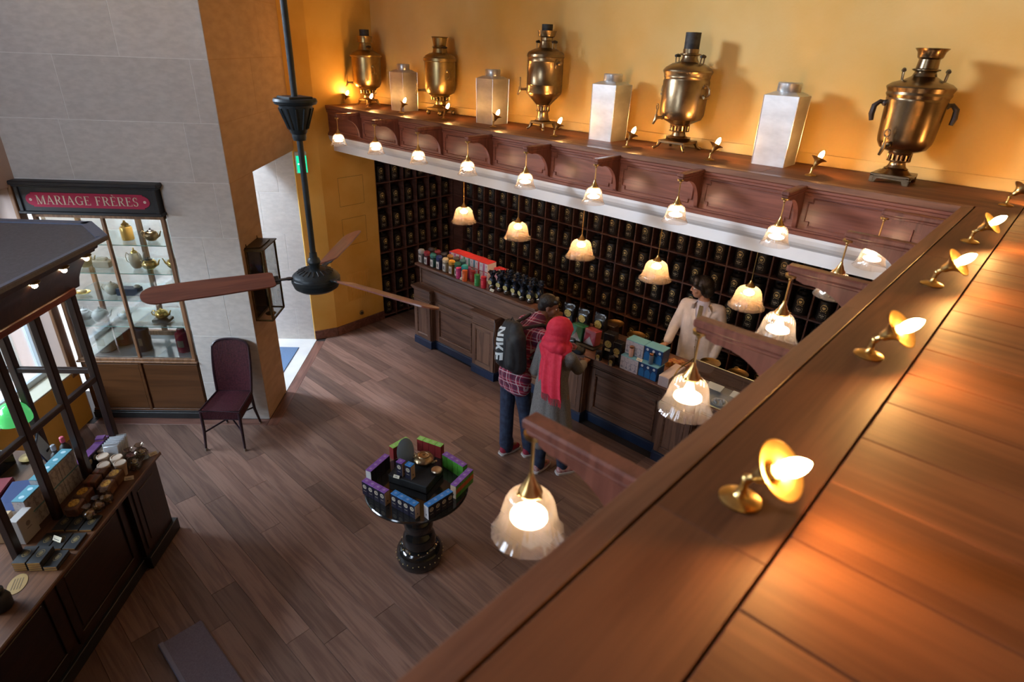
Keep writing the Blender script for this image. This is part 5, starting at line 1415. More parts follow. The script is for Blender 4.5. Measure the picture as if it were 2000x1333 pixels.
def brownbag(u_, v_, rz, label, h=.085):
    t = kthing('brown_tea_packet', label, 'packet', u_, v_, rz, 'brown packets with round yellow seals')
    MB().rbox(-.058, .058, -.044, .044, 0, h, .012).build('packet_body', brownb, t, None, None, 40)
    MB().lathe([(.001,0), (.034,0), (.034,.001), (.001,.0014)], 24, TR(.0, 0, h+.0002) @ Matrix.Diagonal((1.15,.9,1,1))).build('round_seal', oseal, t)
brownbag(-3.255, -2.785, .1, 'brown packet with yellow seal nearest the black boxes')
brownbag(-3.375, -2.80, -.05, 'brown packet with yellow seal, second from the black boxes')
brownbag(-3.46, -2.69, .1, 'brown packet with yellow seal beside the biscuit bags')
brownbag(-3.575, -2.695, .0, 'brown packet with yellow seal next to the paper cups')
for k in range(2):
    t = kthing('brown_loaf_box', ['brown glossy box on the kiosk, nearer of two', 'brown glossy box on the kiosk, touching the far post'][k], 'box', -3.525-.07*k+.01, -2.86+.012*k, .05, 'brown glossy boxes')
    t.location = K(-3.50-.105*k, -2.795-.0*k+.0)
    MB().rbox(-.049, .049, -.05, .035, 0, .10, .006).build('box_body', brownb, t); MB().rbox(-.050, .050, -.02, .0, .05, .1015, .003).build('band', cm('redband', (.22,.06,.03), .5), t)
bis = pbr('golden_biscuits', (.40,.22,.08), .6, col2=(.28,.13,.04), scale=30)
for k, (u_, v_) in enumerate(((-3.20, -2.665), (-3.285, -2.655), (-3.365, -2.645))):
    t = kthing('biscuit_bag', 'clear bag of golden biscuits, %s from the black boxes' % ORD[k], 'bag', u_, v_, .2*k, 'clear bags of biscuits')
    mb = MB(); rr = random.Random(k)
    for q in range(12):
        mb.lathe([(.001,-.006), (.016,-.006), (.017,0), (.016,.006), (.001,.006)], 10, TR(rr.uniform(-.022,.022), rr.uniform(-.02,.02), .014+.004*q, rr.uniform(-.9,.9), rr.uniform(-.9,.9), 0))
    o = mb.build('biscuits', bis, t); o['kind'] = 'stuff'
    MB().lathe([(.030,0), (.042,.01), (.044,.04), (.034,.065), (.010,.080), (.014,.090), (.026,.108)], 14, None, True, lambda a_, kk, r: r*(1+.07*math.sin(5*a_+kk))).build('clear_wrap', cello, t, None, None, 80)
cup_m = pbr('cream_paper_cup', (.50,.38,.29), .5)
for k, (u_, v_) in enumerate(((-3.64, -2.80), (-3.745, -2.865), (-3.835, -2.92), (-3.73, -2.755), (-3.665, -2.695))):
    t = kthing('lidded_cup', ['cream lidded paper cup next to the brown boxes', 'cream lidded paper cup in the middle of the back row', 'cream lidded paper cup nearest the purple boxes', 'cream lidded paper cup standing clear in front', 'cream lidded paper cup lowest, behind the yellow seals'][k], 'cup', u_, v_, 0, 'cream lidded paper cups')
    MB().lathe([(.029,0), (.040,.100), (.041,.102)], 20).build('cup_body', cup_m, t)
    MB().lathe([(.043,.098), (.044,.103), (.042,.112), (.036,.114), (.034,.110), (.001,.109)], 20).build('lid', pbr('cup_lid', (.56,.44,.34), .4) if 'cup_lid' not in M else M['cup_lid'], t)
    M['cup_lid'] = t.children[1].data.materials[0]
sach = pbr('silver_white_sachet', (.62,.66,.70), .3, col2=(.50,.53,.58), scale=20, bump=.5, bscale=20)
for k in range(6):
    t = kthing('white_sachet', 'standing silvery white sachet at the far end of the kiosk, %s from the end' % ORD[5-k], 'sachet', -4.0-.028*k+.12, -2.80-.010*k, .25, 'silvery white sachets')
    t.location = K(-3.735-.032*k, -2.82-.012*k, KZ+.0005) if False else K(-3.80-.026*k+.0, -2.735+.0*k-.012*k, KZ+.0005)
    t.location = K(-3.79-.024*k, -2.83+.0*k, KZ+.0005)
    MB().rbox(-.008, .008, -.05, .05, 0, .15, .004, TR(ry=-.18)).build('sachet_body', sach, t, None, None, 40)
    MB().rbox(-.003, .003, -.052, .052, .148, .172, .001, TR(ry=-.18)).build('crimped_top', sach, t)
for k, (u_, v_, l) in enumerate(((-3.86, -2.655, 'at the counter corner'), (-3.80, -2.70, 'behind the one at the counter corner'), (-3.74, -2.645, 'in front of the corner one'))):
    t = kthing('pretzel_bag', 'clear crinkled bag of brown crackers %s' % l, 'bag', u_, v_, .5*k, 'clear bags of crackers')
    mb = MB(); rr = random.Random(k+20)
    for q in range(10): mb.tube([(.018*math.cos(a_), .012*math.sin(a_), 0) for a_ in [2*PI*i/8 for i in range(8)]], .004, 5, TR(rr.uniform(-.02,.02), rr.uniform(-.02,.02), .014+.006*q, rr.uniform(-1,1), rr.uniform(-1,1), 0), closed=True)
    o = mb.build('crackers', pbr('cracker_brown', (.12,.06,.035), .5) if 'crack' not in M else M['crack'], t); o['kind'] = 'stuff'
    M['crack'] = o.data.materials[0]
    MB().lathe([(.034,0), (.048,.012), (.050,.05), (.036,.085), (.012,.10), (.016,.11), (.034,.13)], 14, None, True, lambda a_, kk, r: r*(1+.09*math.sin(5*a_+kk))).build('clear_wrap', cello, t, None, None, 80)
price_card(*K(-3.60, -2.62), label='cream price card at the counter edge in front of the paper cups', rz=-PI/4+PI*.6, s=1.0)
price_card(*K(-3.90, -2.59), label='cream price card at the far corner of the kiosk', rz=-PI/4+PI*.75, s=.9)
for k in range(6):
    t = kthing('purple_tea_box', 'dark tea box with purple lid and cream disc, %s from the near post' % ORD[k], 'box', -3.885-.060*k, -3.07, 0, 'row of dark boxes with purple lids')
    t.location = K(-3.64-.061*k, -2.965)
    MB().rbox(-.029, .029, -.03, .03, 0, .13, .002).build('box_body', cm('darknavybox', (.02,.015,.025), .4), t)
    MB().rbox(-.0295, .0295, -.0305, .0305, .125, .135, .002).build('lid', cm('purple_lid', (.16,.05,.22), .4), t)
    MB().lathe([(.001,0), (.022,0), (.022,.001), (.001,.0012)], 18, TR(0, .0302, .085, -PI/2)).build('cream_disc', cm('cream_disc', (.50,.38,.26), .5), t)
for k, (u_, v_, l) in enumerate(((-3.66, -3.13, 'dark tall bottle with grey cap behind the purple lidded boxes'), (-3.76, -3.13, 'dark tall bottle with pink cap behind the purple lidded boxes'), (-3.86, -3.10, 'dark tall bottle with pale collar behind the purple lidded boxes'))):
    t = kthing('dark_bottle', l, 'bottle', u_, v_, 0, 'dark bottles in the kiosk')
    MB().lathe([(.034,0), (.036,.004), (.036,.17), (.030,.19), (.014,.21), (.013,.235)], 18).build('body', M['black'], t)
    MB().lathe([(.016,.225), (.017,.23), (.017,.265), (.012,.27), (.001,.271)], 14).build('cap', cm('cap%d' % k, [(.25,.28,.32), (.60,.10,.16), (.40,.35,.40)][k], .4), t)
t = kthing('purple_box', 'single purple topped buff box standing by the far post', 'box', -3.98, -2.98, .2)
t.location = K(-4.0+.08, -2.97)
MB().rbox(-.026, .026, -.03, .03, 0, .15, .002).build('box_body', cm('buffbox', (.40,.26,.14), .5), t); MB().rbox(-.0265, .0265, -.0305, .0305, .142, .157, .002).build('lid', cm('purple_lid', (.16,.05,.22), .4), t)
# inside the kiosk: desk lamp, folders, tilted tablet
green_glass = pbr('green_lamp_glass', (.05,.42,.10), .15)
gb_ = green_glass.node_tree.nodes['Principled BSDF']; gb_.inputs['Emission Color'].default_value = (.10,.62,.18,1); gb_.inputs['Emission Strength'].default_value = .30
t = kthing('desk_lamp', 'green glass desk lamp glowing behind the kiosk posts', 'lamp', -3.86, -3.50)
MB().lathe([(.07,0), (.072,.012), (.02,.024), (.010,.05), (.010,.34), (.018,.36), (.012,.37)], 20).build('stand', M['brass_old'], t)
MB().lathe([(.108,.34), (.110,.36), (.106,.41), (.090,.45), (.060,.48), (.020,.495), (.001,.497)], 28, None, False).build('shade', green_glass, t)
MB().lathe([(.012,.49), (.014,.50), (.006,.52), (.001,.522)], 10).build('finial', M['brass'], t)
t = kthing('folder', 'dark blue ring folder lying inside the kiosk', 'folder', -3.36, -3.26, .25, 'folders lying inside the kiosk')
MB().rbox(-.17, .17, -.075, .075, .0, .06, .006).build('cover', cm('blue_cover', (.012,.03,.11), .5), t); MB().rbox(-.168, .171, -.065, .072, .008, .052, .002).build('pages', cm('pages', (.45,.42,.36), .8), t); MB().rbox(.04, .12, .0745, .0755, .01, .05, .0004).build('spine_label', cm('pages', (.45,.42,.36), .8), t)
t = kthing('folder', 'dark red ring folder lying beside the blue one inside the kiosk', 'folder', -3.38, -3.44, .2, 'folders lying inside the kiosk')
MB().rbox(-.17, .17, -.075, .075, .0, .06, .006).build('cover', cm('red_cover', (.16,.010,.018), .5), t); MB().rbox(-.168, .171, -.065, .072, .008, .052, .002).build('pages', cm('pages', (.45,.42,.36), .8), t)
t = kthing('desk_stand', 'black lacquer desk stand with gold line under the folders', 'stand', -3.4, -3.62, .0)
MB().rbox(-.4, .1, -.08, .06, 0, .12, .005).build('stand_body', M['lacquer'], t); MB().rbox(-.4, .1, .058, .062, .09, .10, .001).build('gold_line', M['brass'], t)
t = kthing('tilted_screen', 'pale blue tilted screen in a dark frame behind the far posts', 'screen', -3.80, -3.27, .5)
MB().rbox(-.11, .11, -.006, .006, 0, .24, .004, TR(rx=.30)).build('frame', M['navy'], t); MB().box(-.10, .10, .0062, .0075, .012, .228, TR(rx=.30)).build('glass_face', cm('pale_blue_face', (.34,.46,.54), .25), t)
MB().tube([(0,-.01,.14), (0,-.12,.0)], .008, 6).build('prop', M['black'], t)
t = kthing('oval_card', 'oval yellow printed card lying on the kiosk counter near the picture edge', 'card', -2.645, -2.765, .35)
MB().lathe([(.001,0), (.068,0), (.068,.002), (.001,.003)], 28, Matrix.Diagonal((1.2,.72,1,1))).build('card', cm('oval_card', (.26,.15,.035), .6), t)
mb = MB()
for q in range(4): mb.box(-.045, .045, -.024+.014*q, -.020+.014*q, .003, .0034)
mb.build('writing', cm('oval_ink', (.12,.07,.02), .6), t)
t = kthing('black_jar', 'round black lidded jar on the kiosk counter at the left picture edge', 'jar', -2.48, -2.735)
MB().lathe([(.05,0), (.056,.01), (.058,.07), (.045,.10), (.03,.11)], 20).build('body', M['black'], t)
MB().lathe([(.034,.108), (.040,.116), (.040,.135), (.026,.15), (.001,.153)], 20).build('lid', pbr('black_metal_lid', (.03,.035,.035), .25, .5), t)
# ================================================================ ceiling fan
FX, FY, FZ = -2.889, 1.561, 2.613
fan = thing('ceiling_fan', 'black iron ceiling fan with three red brown wooden blades on a long rod', 'fan', (FX, FY, FZ))
MB().tube([(0,0,.09), (0,0,4.37)], .0155, 14).build('rod', M['iron'], fan)
MB().lathe([(.030,.06), (.028,.085), (.036,.10), (.030,.118), (.022,.125), (.020,.15)], 20).build('rod_collar', M['iron'], fan)
MB().lathe([(.001,-.070), (.05,-.068), (.095,-.058), (.118,-.042), (.125,-.022), (.125,.018), (.121,.026), (.112,.034), (.085,.050), (.05,.060), (.028,.064)], 40).build('motor_housing', M['iron'], fan)
MB().lathe([(.126,-.014), (.130,-.010), (.130,.010), (.126,.014)], 40).lathe([(.012,-.078), (.014,-.069)], 12).build('housing_band', M['iron'], fan)
mb = MB()
for k in range(20):
    a = 2*PI*k/20
    mb.rbox(.058, .098, -.0042, .0042, -.003, .003, .001, TR(rz=a) @ TR(0,0,.0525) @ TR(.078,0,0,0,.40,0) @ TR(-.078,0,0))
mb.build('vent_slot', M['black'], fan)
mb = MB().lathe([(.030,.735), (.034,.75), (.034,.765), (.040,.772), (.044,.79), (.078,.885), (.080,.90), (.098,.905), (.104,.918), (.100,.93), (.0155,.934)], 24)
for k in range(12):
    a = 2*PI*k/12
    mb.tube([(.046*math.cos(a), .046*math.sin(a), .79), (.080*math.cos(a), .080*math.sin(a), .888)], .005, 6)
mb.rbox(-.062, .062, -.062, .062, .930, .940, .003)
mb.build('rod_bell', M['iron'], fan, None, None, 30)
def blade_mesh():
    out = [(.215,-.050), (.235,-.060), (.50,-.068), (.70,-.068)]+[(.765+.075*math.sin(a), -.066*math.cos(a)) for a in [PI*i/14 for i in range(1, 14)]]+[(.70,.066), (.50,.066), (.235,.058), (.215,.048)]
    return MB().prism(out, -.004, .004, TR(rx=-.36))
bm = blade_mesh().mesh('blade', M['blade'], 30)
arm_ = MB().rbox(.115, .235, -.014, .014, -.010, -.003, .002).rbox(.19, .27, -.034, .034, -.010, -.004, .002, TR(rx=-.36)).lathe([(.016,-.012), (.018,-.002)], 10, TR(.14,0,0)).mesh('blade_iron', M['iron'], 0)
for th in (12, 132, 252):
    b_ = link('blade', bm, fan, (0,0,.028), (0,0,math.radians(th)))
    link('blade_iron', arm_, b_)

# ================================================================ wicker chair
ch = thing('wicker_chair', 'dark red woven wicker chair standing against the stone wall', 'chair', uv(-5.305, -2.625), -PI/4)
wick = pbr('burgundy_wicker', (.040,.006,.012), .42, col2=(.085,.018,.028), scale=60, stretch=(1,1,1))
wickd = pbr('dark_wicker_frame', (.018,.008,.014), .35, col2=(.035,.014,.022), scale=40)
SW, SD, SH = .195, .215, .455
n = 28
mb = MB()   # seat: rounded slab with ridges running front to back
vs = []; fs = []
cols, rows = 113, 8
for j in range(rows+1):
    for i in range(cols+1):
        yy = -SW+2*SW*i/cols; xx = -SD+.03+(2*SD-.03)*j/rows
        wv = 1-.10*(1-j/rows)
        z = SH+.0022*math.sin(2*PI*i*n/cols)-.012*math.sin(PI*j/rows)*math.sin(PI*i/cols)
        vs.append((xx, yy*wv, z))
for j in range(rows):
    for i in range(cols):
        a = j*(cols+1)+i; fs.append((a, a+cols+1, a+cols+2, a+1))
mb.add(vs, fs)
mb.build('seat', wick, ch, None, None, 60)
ap = MB()
def apron(p, q):
    p, q = Vector(p), Vector(q); d = (q-p); L = d.length; d.normalize(); nrm = Vector((d.y, -d.x, 0))
    m_ = int(L/.009)
    vs = []; fs = []
    for i in range(m_*3+1):
        t = i/(m_*3)
        o = nrm*(.0018*math.sin(2*PI*i/3))
        for z in (SH-.095, SH-.004): vs.append(p+d*(L*t)+o+Vector((0,0,z)))
    for i in range(m_*3): fs.append((2*i, 2*i+2, 2*i+3, 2*i+1))
    ap.add(vs, fs)
c4 = [(SD, -SW), (SD, SW), (-SD+.03, SW*.9), (-SD+.03, -SW*.9)]
for i in range(4):
    apron((*c4[i], 0), (*c4[(i+1) % 4], 0))
ap.build('apron', wick, ch, None, None, 60)
MB().tube([(*c4[0],SH), (*c4[1],SH), (*c4[2],SH), (*c4[3],SH)], .010, 8, None, True).tube([(*c4[0],SH-.095), (*c4[1],SH-.095), (*c4[2],SH-.095), (*c4[3],SH-.095)], .008, 8, None, True).build('seat_rim', wickd, ch)
vs = []; fs = []; cols, rows = 113, 12
for j in range(rows+1):
    f = j/rows
    for i in range(cols+1):
        g = -1+2*i/cols
        wv = SW*(.90+.08*math.sin(PI*f*.8))
        z = SH-.02+(.49+.075*math.sqrt(max(0,1-abs(g)**3)))*f
        x = -SD+.045-.085*f-.02*f*f-.035*(1-g*g)+.0020*math.sin(2*PI*i*28/cols)
        vs.append((x, g*wv, z))
for j in range(rows):
    for i in range(cols):
        a = j*(cols+1)+i; fs.append((a, a+1, a+cols+2, a+cols+1))
back = MB().add(vs, fs)
back.add([(x-.012, y_, z) for x, y_, z in vs], [f[::-1] for f in fs])
back.build('backrest', wick, ch, None, None, 60)
e1 = [vs[j*(cols+1)] for j in range(rows+1)]; e2 = [vs[j*(cols+1)+cols] for j in range(rows+1)]; e3 = [vs[rows*(cols+1)+i] for i in range(0, cols+1, 8)]+[vs[-1]]
MB().tube([(a-.006, b_, c_) for a, b_, c_ in e1+e3[1:]+e2[::-1][1:]], .013, 8).build('back_rim', wickd, ch)
for (x, y_, x2, y2) in ((SD-.008, -SW+.008, SD+.028, -SW+.0), (SD-.008, SW-.008, SD+.028, SW-.0), (-SD+.035, -SW*.86, -SD-.045, -SW*.92), (-SD+.035, SW*.86, -SD-.045, SW*.92)):
    l_ = MB().tube([(x, y_, SH-.02), (x+(x2-x)*.25, y_, SH*.5), (x2, y2, .012)], [.016,.015,.011], 10).build('leg', wickd, ch)
    MB().lathe([(.013,0), (.014,.010), (.012,.03)], 10, TR(x2, y2, 0)).build('foot_cap', pbr('brass_ferrule', (.3,.25,.2), .4, .6) if 'ferr' not in M else M['ferr'], l_)
    M['ferr'] = l_.children[0].data.materials[0]
for (p, q) in (((SD+.005, -SW, .20), (-SD-.0, SW*.88, .24)), ((SD+.005, SW, .20), (-SD-.0, -SW*.88, .24))):
    MB().tube([p, ((p[0]+q[0])/2, 0, .255), q], .009, 8).build('stretcher', wickd, ch)

# ================================================================ round display table
TX, TY = -2.925, 2.215
tb_ = thing('display_table', 'round black lacquer pedestal table covered with bright tea boxes', 'table', (TX, TY, 0))
MB().lathe([(.36,.718), (.385,.722), (.395,.732), (.395,.742), (.388,.750), (.001,.750)], 56).build('tabletop', M['lacquer'], tb_)
MB().lathe([(.165,0), (.178,.010), (.185,.035), (.190,.075), (.186,.115), (.168,.150), (.150,.166), (.148,.178), (.134,.186), (.136,.215), (.128,.262), (.112,.300), (.098,.318), (.096,.335), (.112,.345), (.118,.385), (.112,.425), (.090,.455), (.078,.475), (.082,.50), (.095,.56), (.13,.65), (.20,.705), (.30,.720)], 44).build('pedestal', M['lacquer'], tb_)
mb = MB()
for k in range(26):
    a = 2*PI*k/26; mb.ball((.1905*math.cos(a), .1905*math.sin(a), .085+.012*(k % 2)), .005, 6, 4)
    if k % 2: mb.ball((.149*math.cos(a), .149*math.sin(a), .182), .006, 6, 4)
mb.build('gold_dots', M['gold_print'], tb_)
ZTb = .7505
navyb = pbr('starry_navy_box', (.010,.010,.022), .4, col2=(.02,.018,.04), scale=80)
kraft = pbr('kraft_box_side', (.55,.40,.28), .55)
whites = pbr('white_box_side', (.62,.60,.60), .5)
def teabox(x, y, rz, col, n, label, side, w_=.058, d_=.050, h_=.122, z=ZTb, body=None, disc=True, endc=None):
    t = thing('tea_box', label, 'box', (x, y, z), rz, 'small tea boxes set in a ring on the round table')
    mats = [body or navyb, endc or kraft]
    b_ = MB(); b_.rbox(-w_/2+.0006, w_/2-.0006, -d_/2, d_/2, 0, h_-.003, .0012)
    b_.build('box_body', mats[0], t)
    MB().rbox(-w_/2+.0004, w_/2-.0004, -d_/2-.0003, d_/2+.0003, h_-.006, h_, .0012).build('lid', cm('lid_'+n, col, .4), t)
    MB().lathe([(.001,0), (.011,0), (.011,.0006), (.001,.0008)], 14, TR(0,0,h_)).build('lid_disc', cm('liddisc_'+n, tuple(min(1, c*.8+.16) for c in col), .5), t)
    if disc:
        MB().lathe([(.010,0), (.0115,.0008), (.0175,.0008), (.0185,0)], 20, TR(0, -d_/2-.0003, h_*.66, PI/2), False).lathe([(.001,0), (.006,0), (.006,.0008), (.001,.001)], 8, TR(0, -d_/2-.0003, h_*.66, PI/2)).box(-.014, .014, -d_/2-.0006, -d_/2, h_*.32, h_*.34).build('round_emblem', M['pale_print'], t)
    if side:
        MB().rbox((w_/2-.0008) if side > 0 else -w_/2-.0006, (w_/2+.0006) if side > 0 else -w_/2+.0008, -d_/2+.0005, d_/2-.0005, .001, h_-.007, .0004).build('end_face', mats[1], t)
        sx_ = (w_/2+.0008)*side
        MB().add([(sx_, -.006, .028), (sx_, .006, .028), (sx_, .002, .044), (sx_, -.003, .044)], [(0,1,2,3)]).build('end_mark', cm('ink', (.03,.03,.04), .6), t)
    return t
PUR, BLU, GRN, LIM = (.21,.085,.40), (.02,.20,.56), (.08,.33,.04), (.28,.62,.13)
greenb = pbr('bright_green_box', (.07,.28,.03), .4, col2=(.10,.36,.05), scale=60)
redb = pbr('dark_red_box', (.22,.02,.02), .4)
rows_ = [
    # start, end, lid, name, body, outward face angle
    ((-3.145,1.895), (-2.905,1.935), PUR, 'purple', None, 'front left side', 1, kraft),
    ((-2.885,1.965), (-2.640,2.005), BLU, 'blue', None, 'front right side', 1, kraft),
    ((-2.600,2.040), (-2.600,2.285), BLU, 'blue', None, 'right side nearest the viewer', -1, whites),
    ((-2.625,2.320), (-2.680,2.555), PUR, 'purple', greenb, 'right side towards the counter', -1, None),
    ((-2.735,2.545), (-2.985,2.535), PUR, 'purple', greenb, 'back right side', 0, None),
    ((-3.055,2.590), (-3.290,2.520), LIM, 'lime green', redb, 'back side', 0, None),
    ((-3.335,2.455), (-3.325,2.245), LIM, 'lime green', redb, 'back left side', 0, None),
    ((-3.270,2.200), (-3.200,1.960), PUR, 'purple', None, 'left side', -1 if False else 1, whites),
]
for (p, q, c_, n_, bod, where, sd, ec) in rows_:
    p, q = Vector(p), Vector(q); d = (q-p).normalized(); ang = math.atan2(d.y, d.x)
    m_ = 4 if n_ != 'lime green' or where == 'back side' else 3
    for k in range(m_):
        c0 = p+d*(.030+.059*k)
        e_ = 0
        if sd > 0 and k == m_-1: e_ = 1
        if sd < 0 and k == 0: e_ = -1
        tt_ = teabox(c0.x, c0.y, ang, c_, n_, '%s lidded tea box, %s of round table, %s in row' % (n_, where, ORD[k]), e_, body=bod, endc=ec, disc=(bod is None))
        if where == 'right side towards the counter':
            MB().box(-.0282, .0282, -.0262, -.0250, .045, .085).build('orange_band', cm('orange_band', (.58,.13,.03), .45), tt_)
t = thing('black_pedestal', 'black cloth covered block in the middle of the round table', 'block', (-3.0, 2.27, ZTb), .35)
MB().rbox(-.17, .17, -.13, .13, 0, .07, .006).build('block', M['black'], t); MB().rbox(-.171, .171, -.131, .131, .064, .073, .003).build('cloth_top', pbr('black_cloth', (.012,.012,.014), .9), t)
zp = ZTb+.0735
t = thing('glass_disc', 'grey glass plate standing upright on the round table', 'plate', (-3.11, 2.26, zp), 1.15)
MB().lathe([(.001,-.004), (.100,-.004), (.110,0), (.100,.004), (.001,.004)], 36, TR(0,0,.125,PI/2) @ Matrix.Diagonal((.62,1.20,1,1))).build('plate', pane('smoky_glass', (.45,.50,.50), .3, .08, veil=.6, veilcol=(.42,.46,.47)), t)
MB().rbox(-.045, .045, -.025, .025, 0, .014, .003).build('stand', M['black'], t)
teabox(-3.045, 2.165, .25, PUR, 'purple', 'purple lidded tea box standing on the block beside the glass plate', 1, z=zp, h_=.125)
teabox(-2.970, 2.190, .25, BLU, 'blue', 'blue lidded tea box standing on the block beside the glass plate', 1, z=zp, h_=.125)
t = thing('bronze_teapot', 'squat bronze teapot on the black block of the round table', 'teapot', (-3.03, 2.375, zp), .3)
MB().lathe([(.045,0), (.06,.006), (.080,.03), (.082,.045), (.070,.066), (.05,.076)], 26, None, True, lambda a, k, r: r*(1+.04*math.cos(8*a))).build('body', M['bronze'], t)
MB().lathe([(.05,.075), (.046,.082), (.034,.084), (.03,.080), (.012,.083), (.010,.092), (.001,.094)], 20).build('lid', M['bronze'], t)
MB().tube([(.07,0,.03), (.10,0,.045), (.115,0,.065)], [.016,.011,.009], 8).build('spout', M['bronze'], t)
MB().tube([(-.07,0,.055), (-.105,0,.06), (-.108,0,.03), (-.075,0,.02)], .008, 8).build('handle', M['bronze'], t)
t = thing('small_lidded_pot', 'small round silver brown lidded pot at the right corner of the black block', 'pot', (-2.865, 2.365, zp))
MB().lathe([(.028,0), (.038,.012), (.042,.028)], 22).build('body', M['bronze'], t); MB().lathe([(.043,.027), (.044,.032), (.038,.040), (.02,.044), (.001,.045)], 22).build('lid', pbr('pot_lid', (.42,.33,.24), .3, .9), t)
price_card(-3.035, 2.105, zp, 'little white card in front of the two boxes on the round table', .4, .8)
# orange printed bands belong to the green boxes facing the counter
# ================================================================ people
def organic(name, caps, voxel, mat, parent, it=4, fac=.5, boxes=()):
    mb = MB()
    for c in caps:
        if c[0] == 'c': mb.cap(c[1], c[2], c[3], c[4], 14)
        elif c[0] == 'b': mb.ball(c[1], 1.0, 20, 14, c[3] if len(c) > 3 else None, c[2])
        elif c[0] == 'e':   # oriented ellipsoid: centre, radii, matrix
            mb.ball((0,0,0), 1.0, 22, 14, Matrix.Translation(Vector(c[1])) @ c[3].to_4x4(), c[2])
    me = mb.mesh(name, mat, 0)
    o = bpy.data.objects.new(name, me); COL.objects.link(o)
    m = o.modifiers.new('r', 'REMESH'); m.mode = 'VOXEL'; m.voxel_size = voxel; m.use_smooth_shade = True
    s = o.modifiers.new('s', 'SMOOTH'); s.iterations = it; s.factor = fac
    dg = bpy.context.evaluated_depsgraph_get()
    me2 = bpy.data.meshes.new_from_object(o.evaluated_get(dg))
    me2.name = name
    bpy.data.objects.remove(o); bpy.data.meshes.remove(me)
    me2.materials.clear(); me2.materials.append(mat)
    me2.polygons.foreach_set('use_smooth', [True]*len(me2.polygons))
    return link(name, me2, parent)
def frame(f, up=(0,0,1)):
    """columns: right, forward, up"""
    f = Vector(f).normalized(); r = f.cross(Vector(up)).normalized(); u = r.cross(f).normalized()
    return Matrix((r, f, u)).transposed()
def limb(pts, rs):
    return [('c', pts[i], rs[i], pts[i+1], rs[i+1]) for i in range(len(pts)-1)]
def hand(wrist, d, nrm, side, curl=.35, s=1.0):
    """d: direction of the fingers, nrm: back-of-hand normal, side: +1 thumb on d x nrm"""
    w0 = Vector(wrist); d = Vector(d).normalized(); nrm = Vector(nrm); nrm = (nrm-d*nrm.dot(d)).normalized(); sd = d.cross(nrm)*side
    out = []
    pc = w0+d*.048*s
    for k in (-.026, -.009, .009, .026):
        out.append(('c', w0+d*.012*s+sd*k*.75*s, .0125*s, w0+d*.082*s+sd*k*s, .0105*s))
    for k, (o, L) in enumerate(((.028,.068), (.010,.078), (-.009,.073), (-.027,.056))):
        p = w0+d*.085*s+sd*o*s; dd = d+sd*(.12*(1.2-k)*.5); dd.normalize(); r = .0088*s
        for seg in range(3):
            L_ = L*s*(.45, .32, .25)[seg]
            q = p+dd*L_; out.append(('c', p, r, q, r*.92)); p = q; r *= .92
            ax = dd.cross(nrm).normalized(); dd = (Matrix.Rotation(-curl*(.7+.4*seg), 3, ax) @ dd) if True else dd
    p = w0+d*.02*s+sd*.024*s; dd = (d*.75+sd*.75-nrm*.25).normalized()
    for seg, L_ in enumerate((.038, .030, .025)):
        q = p+dd*L_*s; out.append(('c', p, (.012-.0012*seg)*s, q, (.0108-.0012*seg)*s)); p = q; dd = (dd+d*.35).normalized()
    return out
def head_caps(c, F, s=1.0):
    """c: centre of the head; F: frame (right, forward, up)"""
    P = lambda x, y, z: Vector(c)+F @ (Vector((x, y, z))*s)
    out = [('e', P(0,-.012,.028), (.076*s,.094*s,.086*s), F), ('e', P(0,.022,-.020), (.062*s,.070*s,.082*s), F), ('e', P(0,.036,-.072), (.044*s,.046*s,.036*s), F)]
    out += [('c', P(0,.085,.012), .009*s, P(0,.103,-.022), .0125*s), ('b', P(.011,.093,-.027), (.008*s,.008*s,.007*s)), ('b', P(-.011,.093,-.027), (.008*s,.008*s,.007*s))]
    out += [('c', P(-.036,.073,.027), .009*s, P(.036,.073,.027), .009*s), ('c', P(-.016,.080,-.052), .0075*s, P(.016,.080,-.052), .0075*s), ('c', P(-.014,.077,-.063), .0085*s, P(.014,.077,-.063), .0085*s)]
    for sg in (-1, 1):
        out += [('e', P(.077*sg,-.008,-.008), (.009*s,.020*s,.032*s), F), ('e', P(.042*sg,.052,-.022), (.028*s,.026*s,.026*s), F)]
    return out, P
def face(P, F, s, t, iris=(.03,.02,.015)):
    e = MB(); i_ = MB(); b = MB(); m = MB()
    for sg in (-1, 1):
        e.ball(P(.031*sg,.070,.006), .0125*s, 12, 8)
        i_.ball(P(.031*sg,.0795,.005), .0052*s, 10, 6)
        b.tube([P(.014*sg,.084,.024), P(.032*sg,.083,.031), P(.050*sg,.070,.024)], [.0035*s,.0042*s,.0025*s], 6)
    e.build('eye', cm('eyewhite', (.6,.57,.54), .3), t); i_.build('iris', cm('iris', iris, .2), t); b.build('eyebrow', cm('brow', (.012,.008,.006), .7), t)
    m.tube([P(-.022,.081,-.053), P(-.008,.0885,-.051), P(.008,.0885,-.051), P(.022,.081,-.053)], [.003*s,.0055*s,.0055*s,.003*s], 6).tube([P(-.018,.081,-.061), P(0,.0885,-.063), P(.018,.081,-.061)], [.003*s,.006*s,.003*s], 6)
    m.build('lips', cm('lips', (.34,.13,.10), .5), t)
skin_d = pbr('brown_skin', (.23,.105,.062), .5, col2=(.27,.13,.078), scale=12)
skin_l = pbr('tan_skin', (.42,.22,.14), .5, col2=(.48,.26,.17), scale=12)
hairm = pbr('black_hair', (.008,.006,.005), .45, col2=(.018,.014,.012), scale=60, stretch=(1,1,.2), bump=.5, bscale=90)
denim = pbr('dark_denim', (.012,.018,.045), .8, col2=(.03,.045,.09), scale=18, bump=.2, bscale=120)

